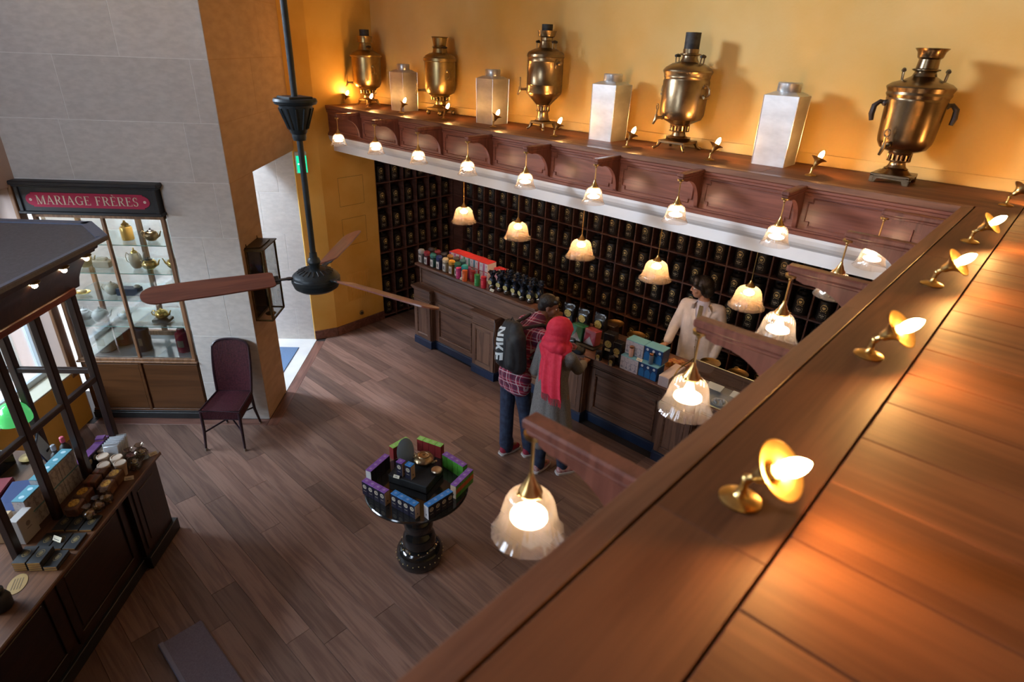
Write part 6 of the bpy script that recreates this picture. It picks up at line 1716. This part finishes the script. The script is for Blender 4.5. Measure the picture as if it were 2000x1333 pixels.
# ---- the man with the backpack
g = (-3.33, 3.84, 0)
man = thing('person', 'man in a red plaid shirt and jeans leaning on the counter with a black backpack', 'person', (0,0,0))
hd = Vector((-3.345, 4.235, 1.545)); FH = frame((.80, .55, -.30))
hc, PM = head_caps(hd, FH, .98)
nk = Vector((-3.385, 4.115, 1.42))
shL, shR = Vector((-3.525, 4.085, 1.365)), Vector((-3.205, 3.985, 1.345))
hip = Vector((-3.385, 3.815, .93)); hipL, hipR = hip+Vector((-.085,.01,-.03)), hip+Vector((.085,-.01,-.03))
elL, elR = Vector((-3.66, 4.40, 1.16)), Vector((-3.18, 4.30, 1.13)); haL, haR = Vector((-3.60, 4.68, .985)), Vector((-3.30, 4.66, .97))
kL, kR = Vector((-3.46, 3.80, .50)), Vector((-3.285, 3.885, .50)); aL, aR = Vector((-3.42, 3.755, .09)), Vector((-3.235, 3.905, .09))
chest = (nk+hip)*.5+Vector((.0,.03,.10))
body = hc+[('c', hd+FH @ Vector((0,-.02,-.06)), .052, nk, .060), ('c', nk, .07, chest, .125), ('c', shL, .055, shR, .055), ('c', chest, .13, hip, .12), ('c', hipL, .09, hipR, .09)]
body += limb([shL, elL, haL], [.048,.040,.026])+limb([shR, elR, haR], [.048,.040,.026])
body += limb([hipL, kL, aL], [.085,.055,.038])+limb([hipR, kR, aR], [.085,.055,.038])
body += limb([aL, aL+Vector((.03,.14,-.055))], [.036,.03])+limb([aR, aR+Vector((.05,.13,-.055))], [.036,.03])
body += hand(haL, (.5,.6,-.45), (0,.3,1), 1, .3)+hand(haR, (-.5,.65,-.45), (0,.3,1), -1, .3)
organic('body', body, .0062, skin_d, man, 3)
face(PM, FH, .98, man)
hr = [('e', PM(0,-.028,.040), (.083,.095,.082), FH), ('e', PM(0,-.055,-.010), (.074,.062,.075), FH), ('c', PM(-.045,.048,.082), .026, PM(.045,.048,.082), .026)]
organic('hair', hr, .007, hairm, man, 2)
bd = MB()
plaid = bpy.data.materials.new('red_plaid'); plaid.use_nodes = True
nt = plaid.node_tree; N = nt.nodes; L = nt.links; b_ = N['Principled BSDF']; b_.inputs['Roughness'].default_value = .85
tc = N.new('ShaderNodeTexCoord'); mp = N.new('ShaderNodeMapping'); mp.inputs['Rotation'].default_value = (.45, .1, .35); L.new(tc.outputs['Object'], mp.inputs[0])
sx_ = N.new('ShaderNodeSeparateXYZ'); L.new(mp.outputs[0], sx_.inputs[0])
def stripes(src, per, off, width):
    a = N.new('ShaderNodeMath'); a.operation = 'MULTIPLY_ADD'; a.inputs[1].default_value = 1/per; a.inputs[2].default_value = off; L.new(src, a.inputs[0])
    f = N.new('ShaderNodeMath'); f.operation = 'FRACT'; L.new(a.outputs[0], f.inputs[0])
    l = N.new('ShaderNodeMath'); l.operation = 'LESS_THAN'; l.inputs[1].default_value = width; L.new(f.outputs[0], l.inputs[0]); return l.outputs[0]
def mixc(fac, a, c, k):
    m_ = N.new('ShaderNodeMix'); m_.data_type = 'RGBA'
    mm = N.new('ShaderNodeMath'); mm.operation = 'MULTIPLY'; mm.inputs[1].default_value = k; L.new(fac, mm.inputs[0]); L.new(mm.outputs[0], m_.inputs[0])
    if isinstance(a, tuple): m_.inputs[6].default_value = _c(a)
    else: L.new(a, m_.inputs[6])
    m_.inputs[7].default_value = _c(c); return m_.outputs[2]
col = (.34,.018,.055)
for src in (sx_.outputs[0], sx_.outputs[2]): col = mixc(stripes(src, .090, .1, .38), col, (.075,.012,.045), .72)
for src in (sx_.outputs[0], sx_.outputs[2]): col = mixc(stripes(src, .090, .62, .075), col, (.62,.55,.58), .85)
for src in (sx_.outputs[0], sx_.outputs[2]): col = mixc(stripes(src, .090, .30, .05), col, (.55,.48,.52), .6)
L.new(col, b_.inputs['Base Color'])
up_ = (nk-hip).normalized()
sh_ = [('c', nk-up_*.015, .078, nk+up_*.025, .066), ('c', nk, .085, chest, .142), ('c', shL, .068, shR, .068), ('c', chest, .146, hip, .138), ('c', shL, .07, chest+Vector((-.05,0,0)), .12), ('c', shR, .07, chest+Vector((.05,0,0)), .12), ('c', hipL+Vector((0,0,.02)), .110, hipR+Vector((0,0,.02)), .110), ('c', hipL+Vector((0,0,-.07)), .110, hipR+Vector((0,0,-.07)), .110)]
sh_ += limb([shL, elL, elL+(haL-elL)*.80], [.066,.054,.044])+limb([shR, elR, elR+(haR-elR)*.80], [.066,.054,.044])
organic('shirt', sh_, .009, plaid, man, 4)
tr = [('c', hipL, .088, hipR, .088), ('c', hipL+Vector((0,0,-.04)), .090, hipR+Vector((0,0,-.04)), .090)]
for h_, k_2, a_2 in ((hipL, kL, aL), (hipR, kR, aR)):
    tr += limb([h_, k_2, a_2+Vector((0,0,.02))], [.091,.074,.068])+[('c', a_2+Vector((0,.015,-.03)), .070, a_2+Vector((0,.015,.05)), .072)]
organic('jeans', tr, .009, denim, man, 3)
for a_2, v in ((aL, Vector((.03,.16,0))), (aR, Vector((.06,.15,0)))):
    b0 = Vector((a_2.x, a_2.y-.03, .045))
    s_ = organic('sneaker', [('c', b0, .042, b0+v*.6, .042), ('c', b0+v*.6+Vector((0,0,-.004)), .042, b0+v*1.05+Vector((0,0,-.010)), .034), ('c', b0+Vector((0,0,.03)), .036, b0+v*.4+Vector((0,0,.03)), .034)], .008, cm('sneaker_red', (.30,.02,.05), .5), man, 2)
    dd = v.normalized(); so_ = MB().prism([(b0.x+dd.x*a-dd.y*c, b0.y+dd.y*a+dd.x*c) for a, c in ((-.048,-.03), (-.03,-.044), (.10,-.046), (.20,-.034), (.215,0), (.20,.034), (.10,.046), (-.03,.044), (-.048,.03))], .0, .020)
    so_.build('sole', cm('sneaker_sole', (.62,.60,.58), .6), s_)
# backpack worn on the back: a separate thing carried by the man
bk = -Vector((.22, .95, 0)).normalized()      # rearward
bc = Vector((-3.405, 3.775, 1.255))
bp = thing('backpack', 'black backpack with large white lettering on the back of the man', 'backpack', (0,0,0))
Fb = frame(-bk, up_)                          # right, forward, up following the spine
Pb = lambda x, y, z: bc+Fb @ Vector((x, y, z))
bpm = pbr('black_nylon', (.010,.011,.014), .55, col2=(.02,.021,.026), scale=20, bump=.2, bscale=40)
cp_ = []
for x in (-.105, -.035, .035, .105):
    cp_ += [('c', Pb(x, -.01, -.185), .085, Pb(x, .0, .10), .078), ('c', Pb(x*.8, .0, .10), .075, Pb(x*.6, .02, .185), .060)]
cp_ += [('c', Pb(-.085, -.06, -.15), .075, Pb(-.085, -.05, .05), .060), ('c', Pb(.085, -.06, -.15), .075, Pb(.085, -.05, .05), .060)]
pk_ = organic('pack_body', cp_, .009, bpm, bp, 5)
st_ = MB()
for sg, sh0 in ((-1, shL), (1, shR)):
    s0 = sh0+(nk-sh0)*.30
    st_.tube([Pb(.075*sg, .05, .17), s0+up_*.075-Vector((0,.02,0)), s0+Vector((0,.07,.03)), s0+Vector((0,.10,-.12)), Pb(.13*sg, .12, -.14)], [.017]*5, 8)
st_.build('strap', bpm, bp)
MB().tube([Pb(-.03,.02,.235), Pb(0,.02,.27), Pb(.03,.02,.235)], .007, 8).build('haul_loop', bpm, bp)
zp_ = MB()
zp_.tube([Pb(-.165+.02*math.sin(PI*k/14), -.10+.02*math.cos(PI*k/7), -.20+.42*k/14) for k in range(15)], .004, 6)
zp_.build('zip', cm('zip_grey', (.12,.12,.13), .4), bp)
# lettering: N I K E, reading down the left of the pack, laid on its curved back by projection
def onpack(mb_):
    """push letter vertices onto the pack surface"""
    from mathutils.bvhtree import BVHTree
    me = pk_.data
    tree = BVHTree.FromPolygons([v.co[:] for v in me.vertices], [p.vertices[:] for p in me.polygons])
    out = []
    for (x, z) in mb_:
        o = Pb(x, -.5, z); hit = tree.ray_cast(o, Fb @ Vector((0,1,0)))
        out.append((hit[0]-(Fb @ Vector((0,1,0)))*.0025) if hit[0] is not None else Pb(x, -.10, z))
    return out
lt = MB()
def band(pts):   # letter quads in pack coordinates, split finely so that they follow the curve
    for (a, b2, c2, d2) in pts:
        n_ = 5; g_ = []
        for j in range(n_+1):
            for i in range(n_+1):
                s1, t1 = i/n_, j/n_
                x = (a[0]*(1-s1)+b2[0]*s1)*(1-t1)+(d2[0]*(1-s1)+c2[0]*s1)*t1
                z = (a[1]*(1-s1)+b2[1]*s1)*(1-t1)+(d2[1]*(1-s1)+c2[1]*s1)*t1
                g_.append((x, z))
        P3 = onpack(g_)
        lt.add(P3, [(j*(n_+1)+i, j*(n_+1)+i+1, (j+1)*(n_+1)+i+1, (j+1)*(n_+1)+i) for j in range(n_) for i in range(n_)])
# letter space: s runs down the pack, t runs across (t=0 baseline at the left edge); glyph boxes 0..1 each
X0, X1 = -.128, -.022     # baseline to cap height: tops of the letters point to the right
lettm = pbr('white_reflective_print', (.72,.78,.80), .4)
def G(s0, L_, q):
    global lt
    lt = MB()
    res = []
    for quad in q:
        res.append([(X0+(X1-X0)*t+.0, .175-(s0+L_*(s-.18*(t-.5)))) for s, t in quad])
    band(res)
    lt.build('letter', lettm, bp)
G(.0, .085, [[(0,0),(.26,0),(.26,1),(0,1)], [(.74,0),(1,0),(1,1),(.74,1)], [(.0,1),(.28,1),(1,0),(.72,0)]])
G(.100, .030, [[(0,0),(1,0),(1,1),(0,1)]])
G(.145, .085, [[(0,0),(.28,0),(.28,1),(0,1)], [(.28,.40),(.28,.66),(.70,1),(1,1)], [(.38,.60),(.56,.72),(1,0),(.68,0)]])
G(.245, .075, [[(0,0),(.32,0),(.32,1),(0,1)], [(.32,0),(1,0),(1,.22),(.32,.22)], [(.32,.39),(.9,.39),(.9,.61),(.32,.61)], [(.32,.78),(1,.78),(1,1),(.32,1)]])
tk = MB()
tk.add(onpack([(-.120,-.172), (-.108,-.186), (-.070,-.160), (-.108,-.176)]), [(0,1,2,3)])
tk.build('curved_mark', cm('mark_white', (.6,.6,.6), .4), bp)

# ---- the woman in the red headscarf
wom = thing('person', 'woman in a long grey coat and red headscarf reaching to the counter', 'person', (0,0,0))
hd = Vector((-2.935, 3.905, 1.515)); FH = frame((.35, .92, -.22))
hc, PW = head_caps(hd, FH, .93)
nk = Vector((-2.945, 3.875, 1.375)); shL, shR = Vector((-3.105, 3.885, 1.315)), Vector((-2.785, 3.875, 1.315))
hip = Vector((-2.925, 3.815, .90)); hipL, hipR = hip+Vector((-.085,0,0)), hip+Vector((.085,.02,0))
elL, elR = Vector((-3.150, 3.84, 1.06)), Vector((-2.845, 4.10, 1.09)); haL, haR = Vector((-3.10, 4.11, 1.07)), Vector((-3.03, 4.50, .965))
kL, kR = Vector((-2.99, 3.82, .47)), Vector((-2.83, 3.90, .47)); aL, aR = Vector((-2.985, 3.775, .085)), Vector((-2.805, 3.925, .085))
chest = Vector((-2.945, 3.875, 1.22))
body = hc+[('c', hd+Vector((0,-.02,-.06)), .045, nk, .05), ('c', nk, .06, chest, .11), ('c', shL, .045, shR, .045), ('c', chest, .11, hip, .12), ('c', hipL, .09, hipR, .09)]
body += limb([shL, elL, haL], [.042,.035,.023])+limb([shR, elR, haR], [.042,.035,.023])+limb([hipL, kL, aL], [.08,.052,.036])+limb([hipR, kR, aR], [.08,.052,.036])
body += limb([aL, aL+Vector((.0,.13,-.055))], [.034,.028])+limb([aR, aR+Vector((.06,.12,-.055))], [.034,.028])
body += hand(haR, (-.45,.80,-.28), (.1,.3,1), -1, .12, .95)+hand(haL, (-.1,.9,-.1), (-1,.1,.1), 1, .5, .95)
organic('body', body, .006, skin_d, wom, 3)
face(PW, FH, .93, wom)
coat = pbr('grey_tweed_coat', (.15,.143,.14), .9, col2=(.23,.22,.215), scale=140, lo=.4, hi=.6, bump=.3, bscale=160)
ct_ = [('c', nk, .075, chest, .145), ('c', shL, .062, shR, .062), ('c', shL, .062, chest+Vector((-.05,0,-.02)), .10), ('c', shR, .062, chest+Vector((.05,0,-.02)), .10), ('c', chest, .15, hip+Vector((0,0,.12)), .145)]
for a_ in range(8):
    an = 2*PI*a_/8; d_ = Vector((math.cos(an)*1.12, math.sin(an)*.95, 0))
    ct_.append(('c', hip+Vector((0,0,.14))+d_*.05, .10, Vector((-2.905, 3.815, .43))+d_*.155, .070))
ct_ += limb([shL, elL, elL+(haL-elL)*.92], [.062,.058,.050])+limb([shR, elR, elR+(haR-elR)*.55], [.062,.056,.048])
organic('coat', ct_, .010, coat, wom, 5)
jn = []
for k_2, a_2 in ((kL, aL), (kR, aR)): jn += limb([k_2, a_2+Vector((0,0,.0))], [.066,.056])+[('c', a_2+Vector((0,.01,-.02)), .056, a_2+Vector((0,.01,.05)), .058)]
organic('jeans', jn, .009, denim, wom, 2)
for a_2, v in ((aL, Vector((.0,.15,0))), (aR, Vector((.07,.13,0)))):
    b0 = Vector((a_2.x, a_2.y-.03, .042))
    s_ = organic('shoe', [('c', b0, .038, b0+v*.6, .038), ('c', b0+v*.6+Vector((0,0,-.004)), .038, b0+v*1.1+Vector((0,0,-.012)), .030), ('c', b0+Vector((0,0,.025)), .032, b0+v*.4+Vector((0,0,.02)), .03)], .008, pbr('rose_white_shoe', (.42,.10,.11), .5, col2=(.60,.42,.42), scale=30) if 'shoe' not in M else M['shoe'], wom, 2)
    M['shoe'] = s_.data.materials[0]
    dd = v.normalized(); so_ = MB().prism([(b0.x+dd.x*a-dd.y*c, b0.y+dd.y*a+dd.x*c) for a, c in ((-.044,-.026), (-.028,-.040), (.10,-.042), (.19,-.030), (.205,0), (.19,.030), (.10,.042), (-.028,.040), (-.044,.026))], .0, .020)
    so_.build('sole', cm('shoe_sole', (.66,.62,.62), .6), s_)
# headscarf: wrapped head, drape over the shoulders, tail with fringe down the back
red = pbr('coral_red_scarf', (.74,.022,.065), .75, col2=(.80,.045,.095), scale=30, bump=.25, bscale=60)
sc_ = [('e', PW(0,-.022,.030), (.108,.128,.118), FH), ('e', PW(0,-.036,-.055), (.112,.108,.10), FH), ('c', PW(-.070,.050,.060), .032, PW(.070,.050,.060), .032), ('c', PW(-.088,.03,.03), .028, PW(-.065,.035,-.12), .040), ('c', PW(.088,.03,.03), .028, PW(.065,.035,-.12), .040), ('c', PW(-.06,-.06,-.13), .075, PW(.06,-.06,-.13), .075)]
sc_ += [('c', nk+Vector((-.10,.0,-.005)), .060, nk+Vector((.10,-.0,-.005)), .060), ('c', nk+Vector((-.07,-.06,.03)), .055, nk+Vector((.08,-.06,.03)), .058), ('c', nk+Vector((-.12,-.03,-.03)), .050, nk+Vector((-.02,-.11,-.08)), .048), ('c', nk+Vector((.12,.0,-.03)), .050, nk+Vector((.05,-.10,-.08)), .050), ('c', nk+Vector((-.05,.09,-.01)), .05, nk+Vector((.05,.09,-.01)), .05)]
organic('headscarf', sc_, .0075, red, wom, 4)
# the loose end hangs down the back in folds
def tail(i, j, n_, m_):
    f, g_ = j/m_, i/n_
    wd_ = .110+.045*f
    x = (g_-.5)*2*wd_*(1-.10*f)+.035+.075*f
    y = -.118-.065*math.sin(min(1, f*1.2)*PI/2)-.035*f+.016*math.sin(g_*PI*5+.6)*(.35+.65*f)+.035*abs(g_-.5)
    z = .015-.385*f-.03*g_+.045*max(0, .35-g_)*f*2
    return nk+Vector((x, y, z))
vs = []; fs = []
n_, m_ = 44, 22
for j in range(m_+1):
    for i in range(n_+1): vs.append(tail(i, j, n_, m_))
for j in range(m_):
    for i in range(n_):
        a = j*(n_+1)+i; fs.append((a, a+1, a+n_+2, a+n_+1))
nv = len(vs)
tl = MB().add(vs, fs).add([v+Vector((0,.012,0)) for v in vs], [f[::-1] for f in fs])
tl.build('scarf_end', red, wom, None, None, 80)
fg = MB(); rr = random.Random(4)
for k in range(46):
    b0 = tail(n_*k/45, m_, n_, m_)+Vector((0,.006,.004))
    fg.tube([b0, b0+Vector((rr.uniform(-.004,.004), -.004, -.035)), b0+Vector((rr.uniform(-.010,.010), rr.uniform(-.01,.006), -.070-rr.uniform(0,.015)))], .0016, 5)
o = fg.build('fringe', red, wom); o['kind'] = 'stuff'
# small black bag she holds at the counter
hb = thing('hand_bag', 'small black bag held at the counter by the woman in the red headscarf', 'bag', (-3.30, 4.70, ZC+.001), .2)
MB().rbox(-.09, .09, -.05, .05, 0, .09, .025).build('bag_body', bpm, hb, None, None, 40); MB().tube([(-.06,0,.085), (-.03,-.02,.12), (.03,-.02,.12), (.06,0,.085)], .006, 8).build('bag_handle', bpm, hb)

# ---- the assistant behind the counter
stf = thing('person', 'shop assistant with dark hair and glasses in a cream linen suit behind the counter', 'person', (0,0,0))
hd = Vector((-2.465, 5.645, 1.625)); FH = frame((-.90, -.55, -.12))
hc, PS = head_caps(hd, FH, 1.0)
fb = Vector((.22, -.975, 0)).normalized(); rb_ = Vector((-.975, -.22, 0)).normalized()     # body forward, his right
nk = Vector((-2.425, 5.675, 1.475)); shc = Vector((-2.43, 5.69, 1.405)); shR, shL = shc+rb_*.175, shc-rb_*.175
hip = Vector((-2.43, 5.72, .92)); hipL, hipR = hip-rb_*.09, hip+rb_*.09
elR, haR = Vector((-2.67, 5.60, 1.14)), Vector((-2.645, 5.43, .985)); elL, haL = shL+Vector((.055,.05,-.29)), shL+Vector((.035,-.02,-.53))
kL, kR = hipL+Vector((0,0,-.43)), hipR+Vector((0,0,-.43)); aL, aR = kL+Vector((0,.03,-.40)), kR+Vector((0,.03,-.40))
chest = Vector((-2.43, 5.69, 1.28))
body = hc+[('c', hd+Vector((.02,.02,-.06)), .052, nk, .056), ('c', nk, .065, chest, .115), ('c', shL, .05, shR, .05), ('c', chest, .115, hip, .115), ('c', hipL, .09, hipR, .09)]
body += limb([shL, elL, haL], [.045,.038,.026])+limb([shR, elR, haR], [.045,.038,.026])+limb([hipL, kL, aL], [.085,.055,.038])+limb([hipR, kR, aR], [.085,.055,.038])
body += limb([aL, aL+fb*.14+Vector((0,0,-.045))], [.036,.03])+limb([aR, aR+fb*.14+Vector((0,0,-.045))], [.036,.03])
body += hand(haR, (-.55,-.70,-.30), (-.2,-.2,1), -1, .15)+hand(haL, (.0,-.1,-1), (.97,.2,0), -1, .4)
organic('body', body, .0062, skin_l, stf, 3)
face(PS, FH, 1.0, stf)
hr = [('e', PS(0,-.020,.048), (.094,.108,.088), FH), ('e', PS(0,-.060,-.020), (.090,.075,.090), FH), ('c', PS(-.066,.062,.068), .028, PS(.066,.062,.068), .028), ('c', PS(.083,.012,.05), .024, PS(.080,-.010,-.03), .020), ('c', PS(-.083,.012,.05), .024, PS(-.080,-.010,-.03), .020), ('c', PS(-.04,.05,.10), .035, PS(.04,.05,.10), .035)]
organic('hair', hr, .007, hairm, stf, 2)
gls = MB()
for sg in (-1, 1):
    gls.tube([PS(.033*sg+.021*math.cos(a), .094, .004+.016*math.sin(a)) for a in [2*PI*i/14 for i in range(14)]], .0016, 5, None, True).tube([PS(.054*sg,.092,.008), PS(.078*sg,.06,.008), PS(.082*sg,-.01,.006)], .0016, 5)
gls.tube([PS(-.012,.095,.006), PS(.012,.095,.006)], .0016, 5)
gls.build('glasses', cm('glasses_frame', (.10,.03,.02), .3), stf)
linen = pbr('cream_linen', (.66,.57,.52), .85, col2=(.74,.65,.60), scale=14, bump=.35, bscale=26)
jk = [('c', shL, .066, shR, .066), ('c', nk+Vector((0,.03,-.03)), .062, chest, .13), ('c', shL, .066, chest-rb_*.05, .115), ('c', shR, .066, chest+rb_*.05, .115)]
for s_ in (-.075, 0, .075): jk.append(('c', chest+rb_*s_, .118, hip+rb_*s_*1.15+Vector((0,0,-.05)), .116))
for s_ in (-.085, 0, .085): jk.append(('c', hip+rb_*s_+Vector((0,0,.02)), .115, hip+rb_*s_*1.1+fb*.01+Vector((0,0,-.14)), .108))
jk += limb([shL, elL, elL+(haL-elL)*.90], [.066,.058,.050])+limb([shR, elR, elR+(haR-elR)*.80], [.066,.058,.050])
jo = organic('jacket', jk, .009, linen, stf, 4)
from mathutils.bvhtree import BVHTree
so = organic('shirt', [('c', nk+Vector((0,0,.005)), .062, nk+Vector((0,0,-.03)), .072), ('c', nk+Vector((0,0,-.02)), .074, chest, .124), ('c', shL*.7+shR*.3, .062, shR*.7+shL*.3, .062)], .008, pbr('pale_lilac_shirt', (.62,.58,.66), .7), stf, 3)
nv_ = len(jo.data.vertices)
jt = BVHTree.FromPolygons([v.co[:] for v in jo.data.vertices]+[v.co[:] for v in so.data.vertices], [p.vertices[:] for p in jo.data.polygons]+[tuple(i+nv_ for i in p.vertices) for p in so.data.polygons])
def onjacket(pts, lift):
    out = []
    for (x, z) in pts:
        o = Vector((shc.x, shc.y, 0))+rb_*(-x)+fb*.6+Vector((0,0,z))     # x: towards his left
        h_ = jt.ray_cast(o, -fb)
        out.append((h_[0] if h_[0] is not None else o-fb*.48)+fb*lift)
    return out
def patch(mb_, poly_l, poly_r, lift, n_=7):
    """strip between two polylines (same number of points) draped on the chest"""
    g_ = []
    for a, c in zip(poly_l, poly_r):
        g_ += [(a[0]+(c[0]-a[0])*i/n_, a[1]+(c[1]-a[1])*i/n_) for i in range(n_+1)]
    P3 = onjacket(g_, lift)
    mb_.add(P3, [(j*(n_+1)+i, j*(n_+1)+i+1, (j+1)*(n_+1)+i+1, (j+1)*(n_+1)+i) for j in range(len(poly_l)-1) for i in range(n_)])
def lerp(a, c, m_): return [(a[0]+(c[0]-a[0])*i/m_, a[1]+(c[1]-a[1])*i/m_) for i in range(m_+1)]
mb = MB(); patch(mb, lerp((-.060,1.475), (-.002,1.19), 8), lerp((.060,1.475), (.002,1.19), 8), .003)
mb.build('shirt_front', so.data.materials[0], stf, None, None, 60)
mb = MB(); patch(mb, lerp((-.020,1.455), (-.026,1.25), 6)+[(-.004,1.205)], lerp((.020,1.455), (.026,1.25), 6)+[(.004,1.205)], .009)
mb.build('necktie', pbr('olive_tie', (.17,.115,.045), .6, col2=(.21,.145,.06), scale=40), stf, None, None, 60)
for sg in (-1, 1):
    mb = MB(); patch(mb, [(.058*sg,1.47), (.050*sg,1.40), (.034*sg,1.32), (.016*sg,1.24), (.0,1.18)], [(.085*sg,1.475), (.112*sg,1.395), (.098*sg,1.345), (.055*sg,1.25), (.004*sg,1.17)], .011)
    mb.build('lapel', linen, stf, None, None, 60)
    mb = MB(); patch(mb, lerp((.010*sg,1.475), (.030*sg,1.43), 3), lerp((.062*sg,1.490), (.058*sg,1.445), 3), .012, 5)
    mb.build('shirt_collar', pbr('pale_lilac_collar', (.66,.62,.70), .7), stf, None, None, 60)
bt = MB()
for z in (1.145, 1.06, .975):
    p = onjacket([(.012, z)], .004)[0]; bt.ball(p, .009, 8, 6)
bt.build('button', cm('button_tan', (.42,.32,.24), .4), stf)
mb = MB(); patch(mb, lerp((.004,1.17), (.012,.93), 6)+[(.03,.86), (.06,.80)], lerp((.0085,1.17), (.0165,.93), 6)+[(.036,.86), (.067,.80)], .0025, 2)
mb.build('front_edge_shade', pbr('linen_fold_shade', (.34,.27,.22), .9), stf, None, None, 60)  # dark line painted for the shade along the jacket opening
tr = []
for h_, k_2, a_2 in ((hipL, kL, aL), (hipR, kR, aR)): tr += limb([h_+Vector((0,0,-.02)), k_2, a_2], [.098,.078,.066])
organic('trousers', tr, .010, pbr('brown_trousers', (.10,.055,.035), .8), stf, 2)
for a_2 in (aL, aR):
    b0 = Vector((a_2.x, a_2.y+.02, .042))
    organic('shoe', [('c', b0, .040, b0+fb*.12, .040), ('c', b0+fb*.12, .040, b0+fb*.19+Vector((0,0,-.01)), .030)], .008, cm('blackshoe', (.02,.018,.018), .3), stf, 2)
